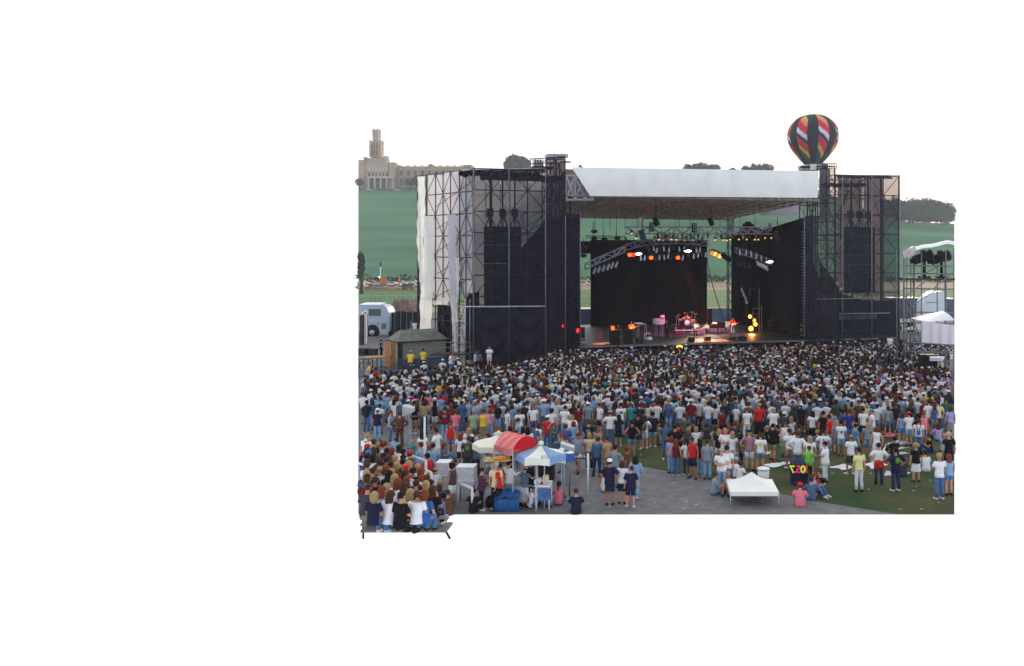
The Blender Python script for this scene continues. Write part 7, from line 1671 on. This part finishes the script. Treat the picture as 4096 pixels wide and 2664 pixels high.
for (x0,x1,y1,Yb,lb) in ((1050,1160,1200,34.6,'dark brown box cabinet directly behind the umbrella pole'),(1175,1330,1215,34.8,'dark brown box cabinet right of the umbrella pole')):
    a = G(*tp('B2',x0,y1)); c = G(*tp('B2',x1,y1)); h_ = .95*1.35; e = empty('cabinet', ((a.x+c.x)/2,a.y,0), lb, 'cabinet'); b = MB(); b.box(((a.x+c.x)/2,a.y+.35,h_/2), (c.x-a.x,.7,h_)); b.build('carcass', mat('dark_brown_panel',(56,40,44),.7,.15,2), e)
    b = MB(); b.box(((a.x+c.x)/2,a.y-.01,h_*.45), ((c.x-a.x)*.85,.02,h_*.8)); b.build('door', mat('dark_brown_door',(48,34,40),.6,.1,2), e)
# blue tarp at the print's lower edge
a = bpt(270,1385,31.0,'B2'); c = bpt(720,1400,31.0,'B2'); zt_ = a.z+.02; b = MB(); b.sheet(lambda u,v: V(a.x+(c.x-a.x)*u, 30.9+.7*v, zt_*(.55+.45*math.sin(math.pi*min(1,.12+v*.8)))*(.82+.18*math.sin(math.pi*u))+.04*math.sin(u*19+v*7)), 26, 8)
b.sheet(lambda u,v: V(a.x+(c.x-a.x)*u, 30.9-.03*v+.03*math.sin(u*25), .02+zt_*.6*v), 20, 3); tag(b.build('tarpaulin', mat('blue_tarp',(34,84,140),.7,.25,4,bump=.3)), 'bright blue tarp draped over goods below the vendor cart', 'tarpaulin')
# ------------------------------------------------------------------ peaked tent, bin, neon sign
ap = P(3007,1887,32.4); e = empty('tent', (ap.x,ap.y,0), 'small white peaked canopy tent at the bottom edge of the lawn', 'tent'); hw_, ze = .92, P(0,1967,31.5).z
cs = [V(ap.x-hw_,ap.y-hw_,ze),V(ap.x+hw_,ap.y-hw_,ze),V(ap.x+hw_,ap.y+hw_,ze),V(ap.x-hw_,ap.y+hw_,ze)]
b = MB()
for k in range(4):
    p0, p1 = cs[k], cs[(k+1)%4]; b.sheet(lambda u,v: ap.lerp(p0.lerp(p1,u),v)-V(0,0,.10*math.sin(math.pi*v)), 6, 8)
b.build('peaked_roof', mat('tent_canvas',(232,232,228),.7,.03,2), e)
b = MB()
for k in range(4):
    p0, p1 = cs[k], cs[(k+1)%4]; b.poly([p0,p1,p1-V(0,0,.16),p0-V(0,0,.16)])
b.build('valance', mat('tent_canvas',(0,0,0)), e)
for c in cs: b = MB(); b.bar((c.x,c.y,0), c, .02, 6); b.build('leg', M_alu, e)
q = G(*tp('B4',610,1260)); e = empty('bin', q+V(0,-.1,0), 'white round bin standing behind the peaked tent', 'bin'); 
b = MB(); b.lathe(q, [(.22,0),(.25,.62)], 16); b.build('body', M_white, e); b = MB(); b.lathe(q+V(0,0,.62), [(.27,0),(.27,.05),(.2,.08)], 16); b.build('lid', M_white, e)
# neon sign, seen mirrored as in the photograph
sg = empty('neon_sign', G(*tp('B4',1250,1180)), 'dark stall sign with mirrored yellow and pink 105.7 numerals on the lawn', 'sign'); Ysg = 34.5
p0 = P(*tp('B4',1140,1175),Ysg); p0.z = .02; p1 = P(*tp('B4',1400,905),Ysg)
b = MB(); b.box(((p0.x+p1.x)/2,Ysg+.35,(p0.z+p1.z)/2-.0), (p1.x-p0.x,.7,p1.z-p0.z)); b.build('stall_body', mat('dark_violet_board',(34,34,60),.8,.25,6), sg)
b = MB(); b.box(((p0.x+p1.x)/2,Ysg-.02,p0.z+.06),(p1.x-p0.x+.04,.03,.12)); b.build('base_skirt', mat('blue_black_skirt',(40,50,86),.8), sg)
for txt, x, c_, nm in (('1',1388,(230,60,110),'pink_neon'),('0',1325,(226,226,60),'yellow_neon'),('5',1240,(230,60,110),'pink_neon'),('.',1186,(230,60,110),'pink_neon'),('7',1130,(226,226,60),'yellow_neon')):
    cu = bpy.data.curves.new('n','FONT'); cu.body = txt; cu.size = .42; cu.align_x = 'CENTER'; cu.extrude = .01; cu.offset = .012; t = bpy.data.objects.new('n', cu); COL.objects.link(t); me = bpy.data.meshes.new_from_object(t.evaluated_get(bpy.context.evaluated_depsgraph_get())); bpy.data.objects.remove(t)
    me.materials.clear(); me.materials.append(mat(nm, c_, .5, .03, 4, emit=c_, es=.25)); q = P(*tp('B4',x,1045),Ysg); c = bpy.data.objects.new('numeral', me); COL.objects.link(c); c.parent = sg; c.matrix_parent_inverse = parent_inv(sg)
    c.location = (q.x, Ysg-.05, q.z+.0); c.rotation_euler = (R(90),0,0); c.scale = (-1.0,1,1)
# ------------------------------------------------------------------ blankets on the lawn
def blanket(t, pts, rgb, label, rgb2=None, kind='blanket'):
    g = [G(*tp(t,x,y)) for x, y in pts]; b = MB(); rr = random.Random(len(label)*7+int(pts[0][0]))
    n = 10; cx_ = sum(g, Vector())/len(g)
    # subdivided quad with soft crumples
    q = g if len(g) == 4 else [g[0],g[1],g[2],g[2]]
    ph = rr.uniform(0,6)
    def f(u, v):
        p_ = q[0].lerp(q[1],u).lerp(q[3].lerp(q[2],u), v); e_ = math.sin(math.pi*u)*math.sin(math.pi*v); w_ = .05*math.sin(u*11+ph)*math.sin(v*7+ph)
        return V(p_.x+w_, p_.y+w_*2, .02+.035*(1+math.sin(u*23+v*9+ph)*math.cos(v*17-u*5))*(.4+e_))
    b.sheet(f, 24, 12); nm = 'blanket_'+'_'.join(map(str,rgb)); o = b.build(kind, mat(nm, rgb, .9, .06, 3, rgb2=rgb2, bump=.2)); return tag(o, label, 'blanket')
blanket('B4', [(575,915),(760,965),(1150,900),(1090,862)], (222,224,230), 'white sheet spread on the lawn behind the neon sign')
blanket('B4', [(1800,960),(2110,1015),(2250,960),(2090,905)], (216,218,226), 'white crumpled sheet on the lawn right of the white-trousered person')
blanket('B3', [(1740,410),(1960,360),(1990,300),(1860,280)], (206,216,230), 'pale sheet under the leaning sitter by the path edge')
blanket('B3', [(1660,185),(1760,175),(1765,90),(1680,95)], (214,218,228), 'small white printed sheet behind the leaning sitter')
blanket('B5', [(590,400),(760,405),(905,345),(650,330)], (226,110,130), 'pink towel on the lawn between two standing pairs')
blanket('B5', [(600,560),(900,550),(1070,510),(860,470)], (206,206,222), 'white blanket with violet pattern behind the seated dark pair', (150,130,180))
blanket('B5', [(590,650),(860,640),(1090,602),(640,575)], (214,196,208), 'pinkish white blanket under the seated dark person')
blanket('B5', [(640,750),(860,735),(1090,705),(900,690)], (196,204,222), 'pale narrow blanket nearest the seated dark person')
blanket('B5', [(270,905),(420,1000),(700,920),(480,835)], (222,214,220), 'white crumpled blankets behind the red sweater person')
blanket('B5', [(620,1110),(1000,1120),(1120,1060),(660,1030)], (214,190,206), 'pink-edged blanket between the navy and the white-wrapped persons', (190,200,224))
blanket('B5', [(1080,680),(1440,710),(1680,650),(1300,610)], (34,104,108), 'teal tarp spread behind the seated white-shirted person')
blanket('B5', [(800,310),(905,320),(915,275),(850,262)], (214,206,70), 'small yellow mat beside the pink towel')
blanket('B4', [(1290,300),(1530,350),(1540,310),(1330,275)], (214,206,220), 'striped pale blanket beside the seated dark person', (180,150,190))
blanket('B2', [(300,170),(420,190),(430,40),(310,30)], (206,208,214), 'pale sheet on the asphalt beyond the cream umbrella')
blanket('B4', [(620,730),(760,725),(760,680),(640,690)], (214,216,224), 'white cloth on the lawn by the khaki-shorted person')
for (t,x,y,c_,lb) in (('B4',828,870,'r','red cup standing on the lawn by white trainers'),('B4',885,862,'gr','green cup standing on the lawn beside the red one'),('B4',1645,740,'r','red cup in the hand of the white-trousered person')):
    q = G(*tp(t,x,y)) if 'hand' not in lb else P(*tp(t,x,y),G(*tp(t,1740,1225)).y); b = MB(); b.lathe(q, [(.035,0),(.05,.13)], 10); tag(b.build('cup', cmat(c_)), lb, 'cup')
# ------------------------------------------------------------------ labels that single each person out
LM = [('the red barrel awning',2035,1790),('the blue and white umbrella',2190,1830),('the peaked tent',3007,1920),('the neon number sign',3195,1890),('the grey shed',1690,1420),('the left white post',1702,1760),('the right white post',2352,1880),
 ('the left slanted white stand',1630,1650),('the white sheet behind the neon sign',3100,1860),('the pink towel',3560,1745),('the teal tarp',3720,1805),('the lamp scaffold',3710,1480),('the left swagged cloth',2040,1450),('the stage centre',2700,1420),('the right wing',3440,1400),
 ('the path edge',2700,1890),('the singer side of the stage',2820,1500),('the left stage column',2300,1450),('the cream umbrella',1990,1720)]
used = set(); bucket = {}
def words_(s): return len(s.replace(',', ' ').split())
def cands(px, py, d, H):
    ls_ = sorted(LM, key=lambda l: math.hypot(l[1]-px, (l[2]-py)*1.3))
    out = []
    for l in ls_[:3]:
        dx, dy = px-l[1], py-l[2]
        ph = ('beyond ' if dy < 0 else 'in front of ') if abs(dx) < 45 else (('left of ' if dx < 0 else 'right of ') if abs(dy) < 70 else (('beyond and left of ' if dx < 0 else 'beyond and right of ') if dy < 0 else ('left before ' if dx < 0 else 'right before ')))
        out.append(ph+l[0])
    return out
def say(d, place, lvl):
    hw = (d['hw']+' ') if d['hw'] else ''; s = f"{hw}person in {d['top']}"
    if lvl >= 1 and d['bot']: s += f" and {d['bot']}"
    if d['cap'] and lvl >= 0: s += f", {d['cap']}"
    if lvl >= 2 and d['pw']: s += f", {d['pw']}"
    if lvl >= 2 and not d['pw'] and d['fw']: s += f", {d['fw']}"
    if lvl <= -2: s = f"person in {d['top']}"
    return s+', '+place
tiers = {}
for o in ST: tiers.setdefault(int((33.6-o.location.y-.3)//2.6), []).append(o)
TN = ['farthest tiers','tiers below the farthest','upper middle tiers','middle tiers','lower middle tiers','tiers near the front','second nearest tiers','nearest tiers','very nearest tiers']
ORD = ['leftmost','second from left','third from left','fourth from left','fifth from left','sixth from left','seventh from left','eighth from left','ninth from left','tenth from left','eleventh from left','twelfth from left','thirteenth from left','fourteenth from left','fifteenth from left','sixteenth from left','seventeenth from left']
tk = sorted(tiers)
for n_, k in enumerate(tk):
    for i, o in enumerate(sorted(tiers[k], key=lambda o: o.location.x/o.location.y)):
        d = o['_d']; o['label'] = say(d, f"{ORD[min(i,16)]} in the grandstand's {TN[len(TN)-len(tk)+n_] if len(tk) <= len(TN) else TN[min(n_,8)]}", -1)
pend = [(px,py,o) for px,py,o in PEOPLE if 'label' not in o]
for px, py, o in pend:
    d = o['_d']; done = False
    for pl in cands(px, py, d, 0):
        for lvl in (2,1,0,-1,-2):
            s = say(d, pl, lvl)
            if words_(s) <= 16 and s not in used: used.add(s); o['label'] = s; done = True; break
        if done: break
    if not done:
        for pl in cands(px, py, d, 0):
            for w_ in ('nearer one','farther one','third one'):
                s = say(d, pl, -1)+', '+w_
                if words_(s) <= 16 and s not in used: used.add(s); o['label'] = s; done = True; break
            if done: break
    if not done: print('NOLABEL', say(d, cands(px,py,d,0)[0], 1)); o['label'] = say(d, cands(px,py,d,0)[0], 0)
for _, _, o in PEOPLE:
    del o['_d']
    if words_(o['label']) > 16: print('LONG', o.name, o['label'])
# ------------------------------------------------------------------ evening haze
b = MB(); b.box((0, 380, 50), (860, 800, 102.4))
hz_m = bpy.data.materials.new('haze_air'); hz_m.use_nodes = True; n = hz_m.node_tree; n.nodes.clear()
o_ = n.nodes.new('ShaderNodeOutputMaterial'); v_ = n.nodes.new('ShaderNodeVolumePrincipled'); v_.inputs['Color'].default_value = (.78,.88,1.0,1); v_.inputs['Density'].default_value = .00022; v_.inputs['Anisotropy'].default_value = .25
n.links.new(v_.outputs[0], o_.inputs['Volume'])
tag(b.build('haze', hz_m), 'pale evening haze over the whole ground', 'haze', kind='stuff')
